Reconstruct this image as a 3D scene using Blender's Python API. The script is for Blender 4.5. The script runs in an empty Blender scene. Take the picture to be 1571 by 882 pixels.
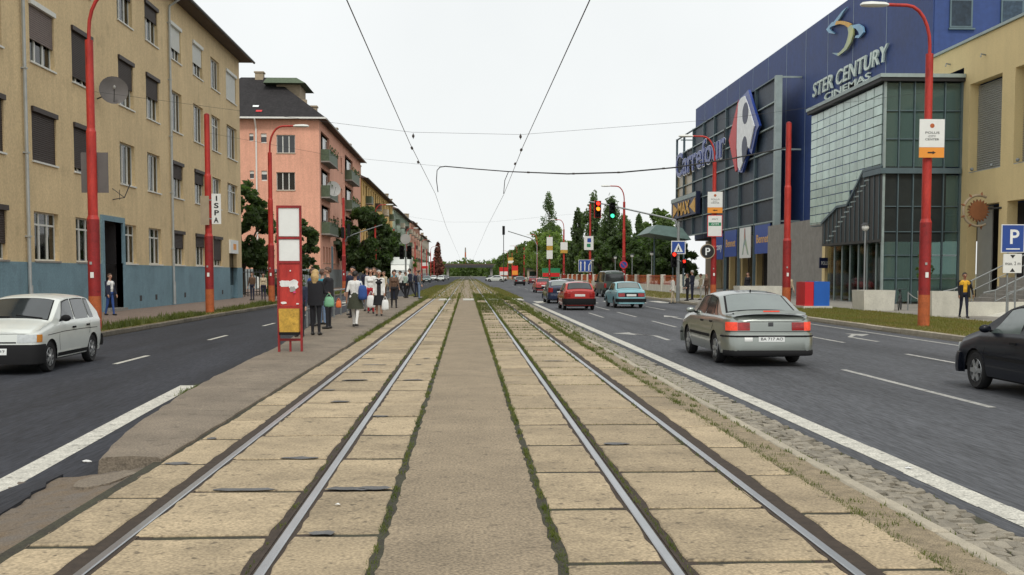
import bpy, bmesh, math, random
import numpy as np
from mathutils import Vector, Matrix, Euler
R = math.radians
random.seed(7); rng = np.random.default_rng(7)
scene = bpy.context.scene
col = scene.collection

# ------------------------------------------------------------------ camera
cam = bpy.data.cameras.new("camera")
cam.lens = 1700 / 1571 * 36; cam.sensor_width = 36
cam.shift_y = 82 / 1571
cam.clip_start = 0.1; cam.clip_end = 6000
camo = bpy.data.objects.new("camera", cam); col.objects.link(camo)
camo.location = (0, 0, 1.67)
camo.rotation_euler = (R(90 - 3.467), 0, R(-2.337))
scene.camera = camo

# ------------------------------------------------------------------ overcast sky, soft sun, exposure
SUN_EL, SUN_AZ = 50, 174           # sun veiled by cloud, behind the camera
world = bpy.data.worlds.new("World"); scene.world = world; world.use_nodes = True
wn = world.node_tree; wn.nodes.clear()
sky = wn.nodes.new("ShaderNodeTexSky"); sky.sky_type = 'NISHITA'; sky.sun_disc = False
sky.sun_elevation = R(SUN_EL); sky.sun_rotation = R(SUN_AZ); sky.air_density = 1.0; sky.dust_density = 4.0
hs = wn.nodes.new("ShaderNodeMixRGB"); hs.blend_type = 'MIX'; hs.inputs[0].default_value = 0.93
tc = wn.nodes.new("ShaderNodeTexCoord"); cn = wn.nodes.new("ShaderNodeTexNoise"); cn.inputs["Scale"].default_value = 2.2; cn.inputs["Detail"].default_value = 5
cr = wn.nodes.new("ShaderNodeValToRGB")               # even cloud deck with faint tone
cr.color_ramp.elements[0].position = .35; cr.color_ramp.elements[0].color = (.88, .905, .90, 1)
cr.color_ramp.elements[1].position = .65; cr.color_ramp.elements[1].color = (.965, .985, .98, 1)
cs_ = wn.nodes.new("ShaderNodeVectorMath"); cs_.operation = 'SCALE'; cs_.inputs["Scale"].default_value = 10.0
wn.links.new(tc.outputs["Generated"], cn.inputs["Vector"]); wn.links.new(cn.outputs["Fac"], cr.inputs[0]); wn.links.new(cr.outputs[0], cs_.inputs[0]); wn.links.new(cs_.outputs[0], hs.inputs[2])
bg = wn.nodes.new("ShaderNodeBackground"); bg.inputs[1].default_value = 0.1
wo = wn.nodes.new("ShaderNodeOutputWorld")
wn.links.new(sky.outputs[0], hs.inputs[1]); wn.links.new(hs.outputs[0], bg.inputs[0]); wn.links.new(bg.outputs[0], wo.inputs[0])
sun = bpy.data.lights.new("sun", 'SUN'); sun.energy = 1.5; sun.angle = R(12); sun.color = (1, 0.955, 0.88)
suno = bpy.data.objects.new("sun", sun); col.objects.link(suno)
suno.rotation_euler = (R(90 - SUN_EL), 0, R(180 - SUN_AZ))
suno.location = (0, 0, 60)
vs = scene.view_settings
vs.view_transform = 'Standard'; vs.look = 'None'; vs.exposure = 0.1; vs.gamma = 1; vs.use_curve_mapping = False

# ------------------------------------------------------------------ materials
MATS = {}
def M(name, c, rough=.8, metal=0.0, var=.12, scale=2.0, bump=0.0, bscale=60.0, c2=None, ior=1.5, coat=0.0,
      speck=0.0, sscale=120.0, objrand=0.0, world_co=False, stretch=None, emit=None, estr=1.0, streak=0.0, rvar=0.0, alpha=None, spots=0.0, spscale=22.0):
    m = bpy.data.materials.new(name); m.use_nodes = True; MATS[name] = m
    nt = m.node_tree; N = nt.nodes; L = nt.links
    b = N["Principled BSDF"]
    b.inputs["Roughness"].default_value = rough; b.inputs["Metallic"].default_value = metal
    b.inputs["IOR"].default_value = ior; b.inputs["Coat Weight"].default_value = coat
    if coat: b.inputs["Coat Roughness"].default_value = .06
    if world_co:
        co = N.new("ShaderNodeNewGeometry").outputs["Position"]
    else:
        co = N.new("ShaderNodeTexCoord").outputs["Object"]
    if stretch:
        mp = N.new("ShaderNodeMapping"); mp.inputs["Scale"].default_value = stretch
        L.new(co, mp.inputs[0]); co = mp.outputs[0]
    if objrand:
        oi = N.new("ShaderNodeObjectInfo")
        va = N.new("ShaderNodeVectorMath"); va.operation = 'ADD'
        sc = N.new("ShaderNodeMath"); sc.operation = 'MULTIPLY'; sc.inputs[1].default_value = 50
        L.new(oi.outputs["Random"], sc.inputs[0]); L.new(co, va.inputs[0]); L.new(sc.outputs[0], va.inputs[1]); co = va.outputs[0]
    c = Vector(c[:3])
    ca = c * (1 - var); cb = Vector(c2[:3]) if c2 else c * (1 + var)
    n1 = N.new("ShaderNodeTexNoise"); n1.inputs["Scale"].default_value = scale; n1.inputs["Detail"].default_value = 6
    n1.inputs["Roughness"].default_value = .65
    L.new(co, n1.inputs["Vector"])
    rp = N.new("ShaderNodeValToRGB"); rp.color_ramp.elements[0].position = .32; rp.color_ramp.elements[1].position = .68
    rp.color_ramp.elements[0].color = (*ca, 1); rp.color_ramp.elements[1].color = (*cb, 1)
    L.new(n1.outputs["Fac"], rp.inputs[0]); out = rp.outputs[0]
    def mul(out, fac_socket, lo, hi):
        mr = N.new("ShaderNodeMapRange"); mr.inputs["To Min"].default_value = lo; mr.inputs["To Max"].default_value = hi
        L.new(fac_socket, mr.inputs["Value"])
        mx = N.new("ShaderNodeVectorMath"); mx.operation = 'SCALE'
        L.new(out, mx.inputs[0]); L.new(mr.outputs[0], mx.inputs["Scale"]); return mx.outputs[0]
    if speck:
        n2 = N.new("ShaderNodeTexNoise"); n2.inputs["Scale"].default_value = sscale; n2.inputs["Detail"].default_value = 3
        L.new(co, n2.inputs["Vector"])
        m2 = N.new("ShaderNodeMapRange"); m2.inputs["From Min"].default_value = .3; m2.inputs["From Max"].default_value = .7
        L.new(n2.outputs["Fac"], m2.inputs["Value"])
        out = mul(out, m2.outputs[0], 1 - speck, 1 + speck)
    if spots:
        ns = N.new("ShaderNodeTexNoise"); ns.inputs["Scale"].default_value = spscale; ns.inputs["Detail"].default_value = 2
        L.new(co, ns.inputs["Vector"])
        ms = N.new("ShaderNodeMapRange"); ms.inputs["From Min"].default_value = .62; ms.inputs["From Max"].default_value = .72
        L.new(ns.outputs["Fac"], ms.inputs["Value"])
        out = mul(out, ms.outputs[0], 1.0, 1 - spots)
    if streak:
        mp2 = N.new("ShaderNodeMapping"); mp2.inputs["Scale"].default_value = (2.2, 2.2, .12)
        L.new(co, mp2.inputs[0])
        n3 = N.new("ShaderNodeTexNoise"); n3.inputs["Scale"].default_value = 1.4; n3.inputs["Detail"].default_value = 5
        L.new(mp2.outputs[0], n3.inputs["Vector"])
        out = mul(out, n3.outputs["Fac"], 1 - streak, 1 + streak)
    if objrand:
        out = mul(out, oi.outputs["Random"], 1 - objrand, 1 + objrand)
    L.new(out, b.inputs["Base Color"])
    if rvar:
        mr = N.new("ShaderNodeMapRange"); mr.inputs["To Min"].default_value = rough - rvar; mr.inputs["To Max"].default_value = rough + rvar
        L.new(n1.outputs["Fac"], mr.inputs["Value"]); L.new(mr.outputs[0], b.inputs["Roughness"])
    if bump:
        nb = N.new("ShaderNodeTexNoise"); nb.inputs["Scale"].default_value = bscale; nb.inputs["Detail"].default_value = 5
        L.new(co, nb.inputs["Vector"])
        bp = N.new("ShaderNodeBump"); bp.inputs["Strength"].default_value = bump; bp.inputs["Distance"].default_value = .01
        L.new(nb.outputs["Fac"], bp.inputs["Height"]); L.new(bp.outputs[0], b.inputs["Normal"])
    if emit:
        b.inputs["Emission Color"].default_value = (*emit, 1); b.inputs["Emission Strength"].default_value = estr
    if alpha is not None:
        b.inputs["Alpha"].default_value = alpha
    return m
def C255(r, g, b):
    f = lambda v: (v / 255 / 12.92) if v < 10 else ((v / 255 + .055) / 1.055) ** 2.4
    return (f(r), f(g), f(b))

M("soil", (.044, .036, .026), .95, var=.35, scale=3, c2=(.050, .050, .026), bump=.6, bscale=50, speck=.4, sscale=60, world_co=True)
M("slab", (.335, .264, .168), .88, var=.24, scale=1.7, bump=.6, bscale=45, speck=.34, sscale=48, objrand=.18, spots=.55, spscale=13)
M("strip", (.255, .202, .135), .9, var=.16, scale=1.3, bump=.7, bscale=60, speck=.45, sscale=48, world_co=True, spots=.35, spscale=9)
M("asphalt", (.028, .030, .037), .85, ior=1.35, var=.36, scale=1.0, bump=.5, bscale=70, speck=.38, sscale=45, world_co=True, stretch=(.9, .07, 1), rvar=.08, spots=.25, spscale=1.6)
M("asphalt_lit", (.066, .069, .076), .8, ior=1.4, var=.46, scale=.8, bump=.5, bscale=70, speck=.38, sscale=45, world_co=True, stretch=(.9, .07, 1), rvar=.08, spots=.3, spscale=1.6)  # brighter asphalt copy: the right road's lighter shading is put into its colour
M("asphalt_pale", (.19, .155, .115), .88, var=.22, scale=1.1, bump=.6, bscale=60, speck=.38, sscale=50, world_co=True, spots=.35, spscale=5)
M("dirt", (.215, .155, .095), .95, var=.3, scale=3.5, bump=.8, bscale=45, speck=.35, sscale=80, world_co=True, c2=(.14, .12, .10), spots=.5, spscale=9)
M("gravel", (.245, .195, .125), .95, var=.3, scale=9, bump=.9, bscale=70, speck=.4, sscale=90, world_co=True)
M("kerb", (.36, .32, .245), .85, var=.16, scale=4, bump=.3, speck=.2, objrand=.12)
M("kerb_dark", (.15, .13, .10), .9, var=.25, scale=4, bump=.3, speck=.25, objrand=.2)  # darker kerb tone, used along the left road
M("mortar", (.115, .115, .115), .9, var=.25, scale=6, speck=.3, world_co=True)
M("cobble", (.23, .205, .16), .8, var=.2, scale=8, bump=.4, speck=.2, objrand=.25)
M("paint", (.50, .485, .425), .78, var=.18, scale=5, speck=.35, sscale=50, world_co=True, spots=.6, spscale=9)
M("paint_worn", (.36, .355, .33), .78, var=.25, scale=5, speck=.35, sscale=50, world_co=True, spots=.6, spscale=7)
M("pavement", (.185, .135, .105), .9, var=.16, scale=1.5, bump=.3, speck=.3, sscale=14, world_co=True)
M("pavement_grey", (.25, .235, .205), .9, var=.14, scale=1.0, bump=.3, speck=.2, sscale=30, world_co=True)
M("verge", (.17, .15, .05), .95, var=.3, scale=1.2, bump=.8, bscale=30, c2=(.25, .18, .07), speck=.3, sscale=25, world_co=True)
M("ground_far", (.12, .125, .07), .95, var=.3, scale=.05, speck=.2, sscale=1, world_co=True)
M("rail", (.40, .41, .42), .3, metal=.9, var=.15, scale=3, stretch=(1, .3, 1))
M("rail_rust", (.050, .036, .026), .9, metal=.2, var=.3, scale=12, speck=.3)
M("blade", (.085, .12, .025), .7, var=.4, scale=.7, world_co=True, c2=(.13, .14, .04))
M("blade_dry", (.27, .215, .075), .8, var=.35, scale=.7, world_co=True, c2=(.13, .15, .04))
M("wall_yellow", (.64, .49, .28), .92, var=.09, scale=.35, bump=.4, bscale=25, speck=.12, sscale=14, world_co=True, streak=.13, spots=.12, spscale=.8)
M("dado_blue", (.170, .275, .325), .88, var=.16, scale=.6, bump=.4, speck=.14, sscale=14, world_co=True, streak=.12, spots=.2, spscale=1.2)
M("wall_pink", (.71, .365, .255), .92, var=.09, scale=.3, bump=.3, bscale=20, speck=.10, sscale=9, world_co=True, streak=.20)
M("dado_grey", (.24, .27, .27), .85, var=.12, scale=.7, world_co=True)
M("wall_ochre", (.66, .43, .15), .9, var=.07, scale=.3, world_co=True, streak=.08)
M("wall_green", (.36, .44, .34), .9, var=.07, scale=.3, world_co=True, streak=.08)
M("wall_salmon", (.60, .32, .22), .9, var=.07, scale=.3, world_co=True, streak=.08)
M("wall_sand", (.50, .44, .34), .9, var=.07, scale=.3, world_co=True)
M("roof_tile", (.020, .018, .019), .95, var=.3, scale=1.5, bump=.8, bscale=6, speck=.35, sscale=6, world_co=True)
M("roof_brown", (.085, .05, .04), .85, var=.25, scale=1.5, speck=.3, sscale=6, world_co=True)
M("eave", (.09, .065, .05), .9, var=.15)
M("zinc", (.42, .44, .43), .5, metal=.3, var=.10, scale=3)
M("white_wood", (.66, .66, .61), .6, var=.07, scale=6)
M("white_paintwork", (.72, .72, .68), .6, var=.06, scale=5)
M("brown_shutter", (.040, .027, .022), .6, var=.15, scale=6)
M("grey_shutter", (.17, .13, .115), .6, var=.12, scale=6)
M("white_shutter", (.66, .67, .63), .6, var=.06, scale=6)
M("curtain", (.62, .62, .58), .9, var=.15, scale=3, stretch=(6, 6, .4))
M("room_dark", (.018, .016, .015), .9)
M("pane_dark", (.020, .022, .024), .08, var=.3, scale=.6, ior=1.7, world_co=True)
M("pane_far", (.045, .042, .042), .15, var=.3, scale=.5, ior=1.6, world_co=True)
M("green_rail", (.075, .105, .06), .6, var=.25, scale=5)
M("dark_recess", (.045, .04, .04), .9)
M("stone_tan", (.36, .29, .2), .9, var=.12, scale=3)
M("blue_clad", (.025, .056, .190), .6, var=.16, scale=.22, world_co=True, rvar=.06, speck=.10, sscale=3, streak=.16)
M("joint_pale", (.26, .33, .42), .6)
M("canopy_teal", (.085, .14, .125), .5, var=.2)
M("steel_blue", (.115, .165, .185), .5, metal=.3, var=.1)
M("steel_pale", (.33, .40, .39), .5, metal=.3, var=.12)
M("panel_dark", (.028, .046, .068), .5, var=.3, scale=.3, ior=1.4, world_co=True, objrand=.35, speck=.3, sscale=5)
M("panel_warm", (.34, .26, .13), .3, var=.35, scale=.8, world_co=True)
M("frosted", (.50, .65, .59), .18, var=.25, scale=.35, objrand=.10, ior=1.5, world_co=True)
M("dark_glass", (.022, .040, .038), .10, var=.4, scale=.35, ior=1.65, world_co=True, objrand=.25)
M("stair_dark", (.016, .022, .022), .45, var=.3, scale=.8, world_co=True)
M("beige_clad", (.74, .585, .30), .85, var=.05, scale=.4, bump=.15, speck=.06, sscale=18, world_co=True, streak=.07)
M("louvre", (.34, .34, .31), .6, var=.06)
M("concrete", (.58, .57, .50), .9, var=.10, scale=2, bump=.4, speck=.12, sscale=30, streak=.10)
M("concrete_grey", (.26, .245, .22), .9, var=.14, scale=2, bump=.4, speck=.15, sscale=30)
M("red_paint", (.46, .018, .014), .55, var=.30, scale=2.0, stretch=(1.5, 1.5, .4), speck=.14, sscale=25, c2=(.55, .045, .03), spots=.35, spscale=5)
M("red_dark", (.27, .015, .015), .6, var=.30, scale=2.5, speck=.16, sscale=25, spots=.4, spscale=5)
M("orange_primer", (.42, .105, .03), .7, var=.25, scale=4, speck=.2, sscale=30)
M("grey_metal", (.28, .30, .30), .5, metal=.4, var=.12)
M("dark_metal", (.05, .052, .055), .5, metal=.3, var=.15)
M("black", (.012, .012, .013), .6)
M("lamp_white", (.70, .71, .67), .4, var=.06)
M("sign_white", (.76, .77, .74), .45, var=.04, scale=4)
M("sign_grey", (.34, .34, .32), .6, var=.10)
M("sign_back", (.115, .105, .10), .6, var=.15)
M("sign_orange", (.80, .30, .035), .5, var=.05)
M("sign_blue", (.018, .065, .30), .45, var=.06)
M("sign_navy", (.010, .018, .065), .45, var=.06)
M("sign_red", (.60, .018, .018), .45, var=.06)
M("sign_green", (.02, .22, .10), .5, var=.06)
M("sign_yellow", (.52, .31, .045), .65, var=.35, scale=5, spots=.5, spscale=9, speck=.15, sscale=30)
M("letter_pale", (.62, .72, .66), .4, var=.08)
M("letter_blue", (.014, .045, .26), .35, var=.06)
M("letter_white", (.80, .82, .82), .4)
M("letter_gold", (.72, .40, .07), .5)
M("swoosh", (.20, .42, .62), .4, var=.3, scale=.5, world_co=True, c2=(.62, .62, .16))
M("swoosh_blue", (.22, .45, .66), .4, var=.2, scale=.5, world_co=True)
M("sun_brown", (.25, .095, .035), .6, var=.2)
M("paper", (.72, .72, .70), .9, var=.12, scale=9)
M("cable", (.02, .02, .02), .6)
M("insulator", (.05, .04, .035), .5)
M("box_red", (.58, .018, .025), .5, var=.05)
M("box_blue", (.012, .11, .46), .5, var=.05)
M("bark", (.085, .065, .045), .95, var=.3, scale=6, bump=.6)
M("leaf_dark", (.050, .082, .026), .6, var=.5, scale=.6, world_co=True, speck=.35, sscale=3, objrand=.12)
M("leaf_mid", (.10, .15, .042), .6, var=.45, scale=.5, world_co=True, speck=.3, sscale=2.5, objrand=.15)
M("leaf_light", (.13, .185, .05), .6, var=.4, scale=.5, world_co=True, speck=.25, sscale=2.5, objrand=.12)
M("leaf_poplar", (.078, .118, .048), .6, var=.45, scale=.5, world_co=True, speck=.3, sscale=2.5, objrand=.15)
M("leaf_rust", (.16, .055, .035), .7, var=.4, scale=.5, world_co=True)
M("tyre", (.016, .016, .017), .85)
M("underbody", (.010, .010, .010), .9)
M("rim_silver", (.42, .43, .43), .35, metal=.6, var=.08)
M("rim_dull", (.20, .20, .20), .5, metal=.4, var=.1)
M("car_white", (.64, .67, .63), .3, var=.03, coat=.6)
M("car_silver", (.30, .325, .30), .30, metal=.75, var=.05, coat=.7)
M("car_black", (.006, .008, .014), .35, var=.1, coat=.2, ior=1.3)
M("car_red", (.42, .020, .014), .3, var=.05, coat=.7)
M("car_blue", (.19, .42, .47), .35, var=.05, coat=.4)
M("car_navy", (.012, .022, .060), .28, var=.05, coat=.8)
M("car_green", (.035, .055, .045), .35, var=.05, coat=.5)
M("car_darkred", (.22, .012, .02), .35, var=.05, coat=.5)
M("car_grey", (.14, .145, .15), .35, metal=.3, var=.05, coat=.5)
M("car_teal", (.06, .14, .13), .35, var=.05, coat=.5)
M("trim_black", (.012, .012, .013), .8, var=.1, ior=1.3)
M("car_glass", (.030, .036, .038), .05, ior=1.75, var=.3, scale=1.5)
M("car_glass_pale", (.12, .15, .14), .06, ior=2.2, var=.15, scale=1.2)
M("tail_red", (.30, .010, .010), .2, coat=.5, var=.5, scale=9, stretch=(1, 1, 3))
M("brake_on", (.6, .04, .02), .3, var=.4, scale=12, emit=(1, .10, .04), estr=.35)
M("lens_clear", (.50, .53, .53), .15, coat=.6, var=.15, scale=14)
M("lens_amber", (.62, .24, .04), .25, coat=.4)
M("plate", (.70, .72, .70), .5, var=.05)
M("skin", (.46, .26, .18), .6, var=.06)
M("skin_tan", (.33, .175, .115), .6, var=.06)
M("hair_dark", (.018, .013, .011), .6, var=.3, scale=14)
M("hair_blond", (.46, .31, .13), .6, var=.25, scale=14)
M("hair_grey", (.42, .40, .37), .7, var=.2, scale=14)
M("hair_brown", (.085, .045, .028), .6, var=.3, scale=14)
for n_, c_ in dict(cl_black=(.014, .014, .018), cl_navy=(.018, .022, .045), cl_white=(.70, .70, .68), cl_beige=(.50, .42, .29), cl_red=(.42, .02, .03),
                   cl_teal=(.04, .30, .40), cl_blue=(.03, .075, .25), cl_jeans=(.15, .22, .34), cl_grey=(.16, .16, .165), cl_brown=(.12, .07, .045),
                   cl_olive=(.045, .05, .032), cl_yellow=(.72, .40, .03), cl_mint=(.45, .58, .50), cl_pale=(.56, .55, .50)).items():
    M(n_, c_, .9, var=.15, scale=7, bump=.3, bscale=25)
M("shoe", (.015, .013, .012), .5)
M("plastic_bag", (.74, .75, .74), .4, var=.06, scale=9, bump=.5, bscale=20)
M("bag_green", (.16, .38, .22), .5, var=.1)
M("bag_orange", (.62, .13, .03), .5)
M("bag_pink", (.60, .06, .2), .5)
for n_ in ("leaf_dark", "leaf_mid", "leaf_light", "leaf_poplar", "blade", "blade_dry"):     # leaves let some light through
    nt = MATS[n_].node_tree; pb = nt.nodes["Principled BSDF"]; tr = nt.nodes.new("ShaderNodeBsdfTranslucent"); mx = nt.nodes.new("ShaderNodeMixShader"); mx.inputs[0].default_value = .42
    src = pb.inputs["Base Color"].links[0].from_socket; gn = nt.nodes.new("ShaderNodeMixRGB"); gn.blend_type = 'MULTIPLY'; gn.inputs[0].default_value = 1; gn.inputs[2].default_value = (2.1, 2.3, 1.2, 1)
    nt.links.new(src, gn.inputs[1]); nt.links.new(gn.outputs[0], tr.inputs[0]); nt.links.new(pb.outputs[0], mx.inputs[1]); nt.links.new(tr.outputs[0], mx.inputs[2])
    nt.links.new(mx.outputs[0], [q for q in nt.nodes if q.type == 'OUTPUT_MATERIAL'][0].inputs[0])
def lit(name, c, s): M(name, c, .4, emit=c, estr=s)
lit("signal_red", (.95, .03, .015), 2.2); lit("signal_amber", (.98, .30, .02), 1.8); lit("signal_green", (.06, .80, .42), 1.6)
# clear glass with a real see-through body
def glass_mat(name, tint, refl_ior=1.5):
    m = bpy.data.materials.new(name); m.use_nodes = True; MATS[name] = m
    nt = m.node_tree; N = nt.nodes; L = nt.links; N.clear()
    o = N.new("ShaderNodeOutputMaterial"); t = N.new("ShaderNodeBsdfTransparent"); g = N.new("ShaderNodeBsdfGlossy")
    t.inputs[0].default_value = (*tint, 1); g.inputs["Roughness"].default_value = .04
    f = N.new("ShaderNodeFresnel"); f.inputs[0].default_value = refl_ior
    x = N.new("ShaderNodeMixShader")
    L.new(f.outputs[0], x.inputs[0]); L.new(t.outputs[0], x.inputs[1]); L.new(g.outputs[0], x.inputs[2]); L.new(x.outputs[0], o.inputs[0])
def milky_glass(name, tint, body, k):
    m = bpy.data.materials.new(name); m.use_nodes = True; MATS[name] = m
    nt = m.node_tree; N = nt.nodes; L = nt.links; N.clear()
    o = N.new("ShaderNodeOutputMaterial"); t = N.new("ShaderNodeBsdfTransparent"); g = N.new("ShaderNodeBsdfGlossy"); d = N.new("ShaderNodeBsdfDiffuse")
    t.inputs[0].default_value = (*tint, 1); d.inputs[0].default_value = (*body, 1); g.inputs["Roughness"].default_value = .05
    f = N.new("ShaderNodeFresnel"); f.inputs[0].default_value = 1.55; a = N.new("ShaderNodeMixShader"); b = N.new("ShaderNodeMixShader"); a.inputs[0].default_value = k
    L.new(t.outputs[0], a.inputs[1]); L.new(d.outputs[0], a.inputs[2]); L.new(f.outputs[0], b.inputs[0]); L.new(a.outputs[0], b.inputs[1]); L.new(g.outputs[0], b.inputs[2]); L.new(b.outputs[0], o.inputs[0])
glass_mat("clear_glass", (.62, .70, .68), 1.5)
milky_glass("teal_glass", (.45, .58, .55), (.17, .27, .25), .42)

# ------------------------------------------------------------------ helpers
def link(o, parent=None):
    col.objects.link(o)
    if parent is not None: o.parent = parent
    return o
def tag(o, label=None, cat=None, group=None, kind=None):
    if label: o['label'] = label
    if cat: o['category'] = cat
    if group: o['group'] = group
    if kind: o['kind'] = kind
    return o
def thing(name, label, cat, loc=(0, 0, 0), rz=0.0, group=None):
    o = bpy.data.objects.new(name, None); o.empty_display_size = .2
    col.objects.link(o); o.location = loc; o.rotation_euler = (0, 0, rz)
    return tag(o, label, cat, group)
def root_of(o):
    while o.parent is not None: o = o.parent
    return o
class MB:
    """collects faces; build() links them as ONE mesh object (world coordinates in, shifted to the thing's base)"""
    def __init__(s): s.v = []; s.f = []; s.mi = []; s.m = 0
    def add(s, vs, fs):
        b = len(s.v); s.v.extend([tuple(p) for p in vs])
        for f in fs: s.f.append(tuple(i + b for i in f)); s.mi.append(s.m)
        return s
    def quad(s, a, b, c, d): return s.add([a, b, c, d], [(0, 1, 2, 3)])
    def box(s, x0, x1, y0, y1, z0, z1):
        return s.add([(x0, y0, z0), (x1, y0, z0), (x1, y1, z0), (x0, y1, z0), (x0, y0, z1), (x1, y0, z1), (x1, y1, z1), (x0, y1, z1)],
                     [(0, 3, 2, 1), (4, 5, 6, 7), (0, 1, 5, 4), (1, 2, 6, 5), (2, 3, 7, 6), (3, 0, 4, 7)])
    def prism(s, pts, off):
        """polygon pts (3D) extruded by vector off"""
        n = len(pts); o = Vector(off)
        vs = [Vector(p) for p in pts] + [Vector(p) + o for p in pts]
        fs = [tuple(range(n)), tuple(range(2 * n - 1, n - 1, -1))] + [(i, i + n, (i + 1) % n + n, (i + 1) % n) for i in range(n)]
        return s.add(vs, fs)
    def tube(s, path, r, n=8, cap=True):
        P = [Vector(p) for p in path]; k = len(P)
        rs = r if isinstance(r, (list, tuple)) else [r] * k
        vs = []; fs = []
        up = None
        for i in range(k):
            d = (P[min(i + 1, k - 1)] - P[max(i - 1, 0)])
            if d.length < 1e-9: d = Vector((0, 0, 1))
            d.normalize()
            if up is None:
                a = d.orthogonal().normalized()
            else:
                a = (up - d * up.dot(d))
                a = a.normalized() if a.length > 1e-6 else d.orthogonal().normalized()
            up = a; b = d.cross(a)
            for j in range(n):
                t = 2 * math.pi * j / n
                vs.append(P[i] + (a * math.cos(t) + b * math.sin(t)) * rs[i])
        for i in range(k - 1):
            for j in range(n):
                fs.append((i * n + j, i * n + (j + 1) % n, (i + 1) * n + (j + 1) % n, (i + 1) * n + j))
        if cap:
            fs.append(tuple(range(n - 1, -1, -1))); fs.append(tuple((k - 1) * n + j for j in range(n)))
        return s.add(vs, fs)
    def bar(s, a, b, w, h=None):
        """rectangular bar from a to b"""
        a = Vector(a); b = Vector(b); h = h or w; d = (b - a).normalized()
        u = d.cross(Vector((0, 0, 1)))
        u = u.normalized() if u.length > 1e-4 else Vector((1, 0, 0))
        v = u.cross(d).normalized()
        c = [a + u * sx * w / 2 + v * sy * h / 2 for sx, sy in ((-1, -1), (1, -1), (1, 1), (-1, 1))]
        e = [p + (b - a) for p in c]
        return s.add(c + e, [(3, 2, 1, 0), (4, 5, 6, 7), (0, 1, 5, 4), (1, 2, 6, 5), (2, 3, 7, 6), (3, 0, 4, 7)])
    def lathe(s, c, prof, n=16, axis='z'):
        """prof: (r, h) along axis"""
        c = Vector(c); vs = []; fs = []; k = len(prof)
        for r, h in prof:
            for j in range(n):
                t = 2 * math.pi * j / n
                a, b = r * math.cos(t), r * math.sin(t)
                vs.append(c + Vector((a, b, h) if axis == 'z' else ((h, a, b) if axis == 'x' else (a, h, b))))
        for i in range(k - 1):
            for j in range(n):
                fs.append((i * n + j, i * n + (j + 1) % n, (i + 1) * n + (j + 1) % n, (i + 1) * n + j))
        fs.append(tuple(range(n - 1, -1, -1))); fs.append(tuple((k - 1) * n + j for j in range(n)))
        return s.add(vs, fs)
    def ball(s, c, r, nu=10, nv=6):
        c = Vector(c); r = r if isinstance(r, (tuple, list)) else (r, r, r)
        vs = []; fs = []
        for i in range(nv + 1):
            ph = math.pi * i / nv
            for j in range(nu):
                t = 2 * math.pi * j / nu
                vs.append(c + Vector((r[0] * math.sin(ph) * math.cos(t), r[1] * math.sin(ph) * math.sin(t), r[2] * math.cos(ph))))
        for i in range(nv):
            for j in range(nu):
                fs.append((i * nu + j, (i + 1) * nu + j, (i + 1) * nu + (j + 1) % nu, i * nu + (j + 1) % nu))
        return s.add(vs, fs)
    def mesh(s, name, mats, off=(0, 0, 0), smooth=None):
        me = bpy.data.meshes.new(name)
        ox, oy, oz = off
        me.from_pydata([(x - ox, y - oy, z - oz) for x, y, z in s.v], [], s.f)
        for m in (mats if isinstance(mats, (list, tuple)) else [mats]): me.materials.append(MATS[m])
        me.polygons.foreach_set("material_index", s.mi)
        me.validate(); me.update()
        fix_normals(me)
        if smooth is not None:
            me.polygons.foreach_set("use_smooth", [True] * len(me.polygons))
            me.set_sharp_from_angle(angle=R(smooth))
        return me
    def build(s, name, mats, parent=None, smooth=None, local=False, fixn=True):
        off = (0, 0, 0)
        if parent is not None and not local:
            off = tuple(root_of(parent).location)
        me = s.mesh(name, mats, off, smooth)
        return link(bpy.data.objects.new(name, me), parent)
def fix_normals(me):
    bm = bmesh.new(); bm.from_mesh(me)
    bmesh.ops.recalc_face_normals(bm, faces=bm.faces); bm.to_mesh(me); bm.free()
def inst(name, me, parent, loc, rot=(0, 0, 0), scale=None):
    o = bpy.data.objects.new(name, me); o.location = loc; o.rotation_euler = rot
    if scale: o.scale = scale
    return link(o, parent)
def struct(mb, name, mats, smooth=None):
    return tag(mb.build(name, mats, None, smooth), kind='structure')
def np_mesh(name, V, F, mat, k=4):
    """fast mesh from numpy arrays, all faces k-gons"""
    me = bpy.data.meshes.new(name)
    V = np.asarray(V, np.float32).reshape(-1, 3); F = np.asarray(F, np.int32).reshape(-1, k)
    me.vertices.add(len(V)); me.vertices.foreach_set("co", V.ravel())
    me.loops.add(F.size); me.loops.foreach_set("vertex_index", F.ravel())
    me.polygons.add(len(F)); me.polygons.foreach_set("loop_start", np.arange(0, F.size, k, dtype=np.int32))
    me.materials.append(MATS[mat]); me.update(calc_edges=True); me.validate()
    return me
def text_mesh(name, s, mat, u, n, origin, width=None, height=1.0, depth=.03, bold=0.0, xs=1.0, align='LEFT', shear=0.0):
    """lettering standing on a surface: u = reading direction, n = outward normal, z up; origin = base line start, height = cap height"""
    cu = bpy.data.curves.new(name, 'FONT'); cu.body = s; cu.size = height / .73; cu.extrude = depth; cu.offset = bold; cu.align_x = align
    cu.shear = shear; cu.resolution_u = 3
    ob = bpy.data.objects.new(name, cu); col.objects.link(ob)
    dg = bpy.context.evaluated_depsgraph_get()
    me = bpy.data.meshes.new_from_object(ob.evaluated_get(dg))
    col.objects.unlink(ob); bpy.data.objects.remove(ob)
    u = Vector(u).normalized(); n = Vector(n).normalized(); w = Vector((0, 0, 1))
    if width:
        xs_ = [v.co.x for v in me.vertices]; xs = width / (max(xs_) - min(xs_))
    o = Vector(origin)
    for v in me.vertices: v.co = o + u * (v.co.x * xs) + w * v.co.y + n * v.co.z
    me.materials.clear(); me.materials.append(MATS[mat]); me.name = name
    return me
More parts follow.
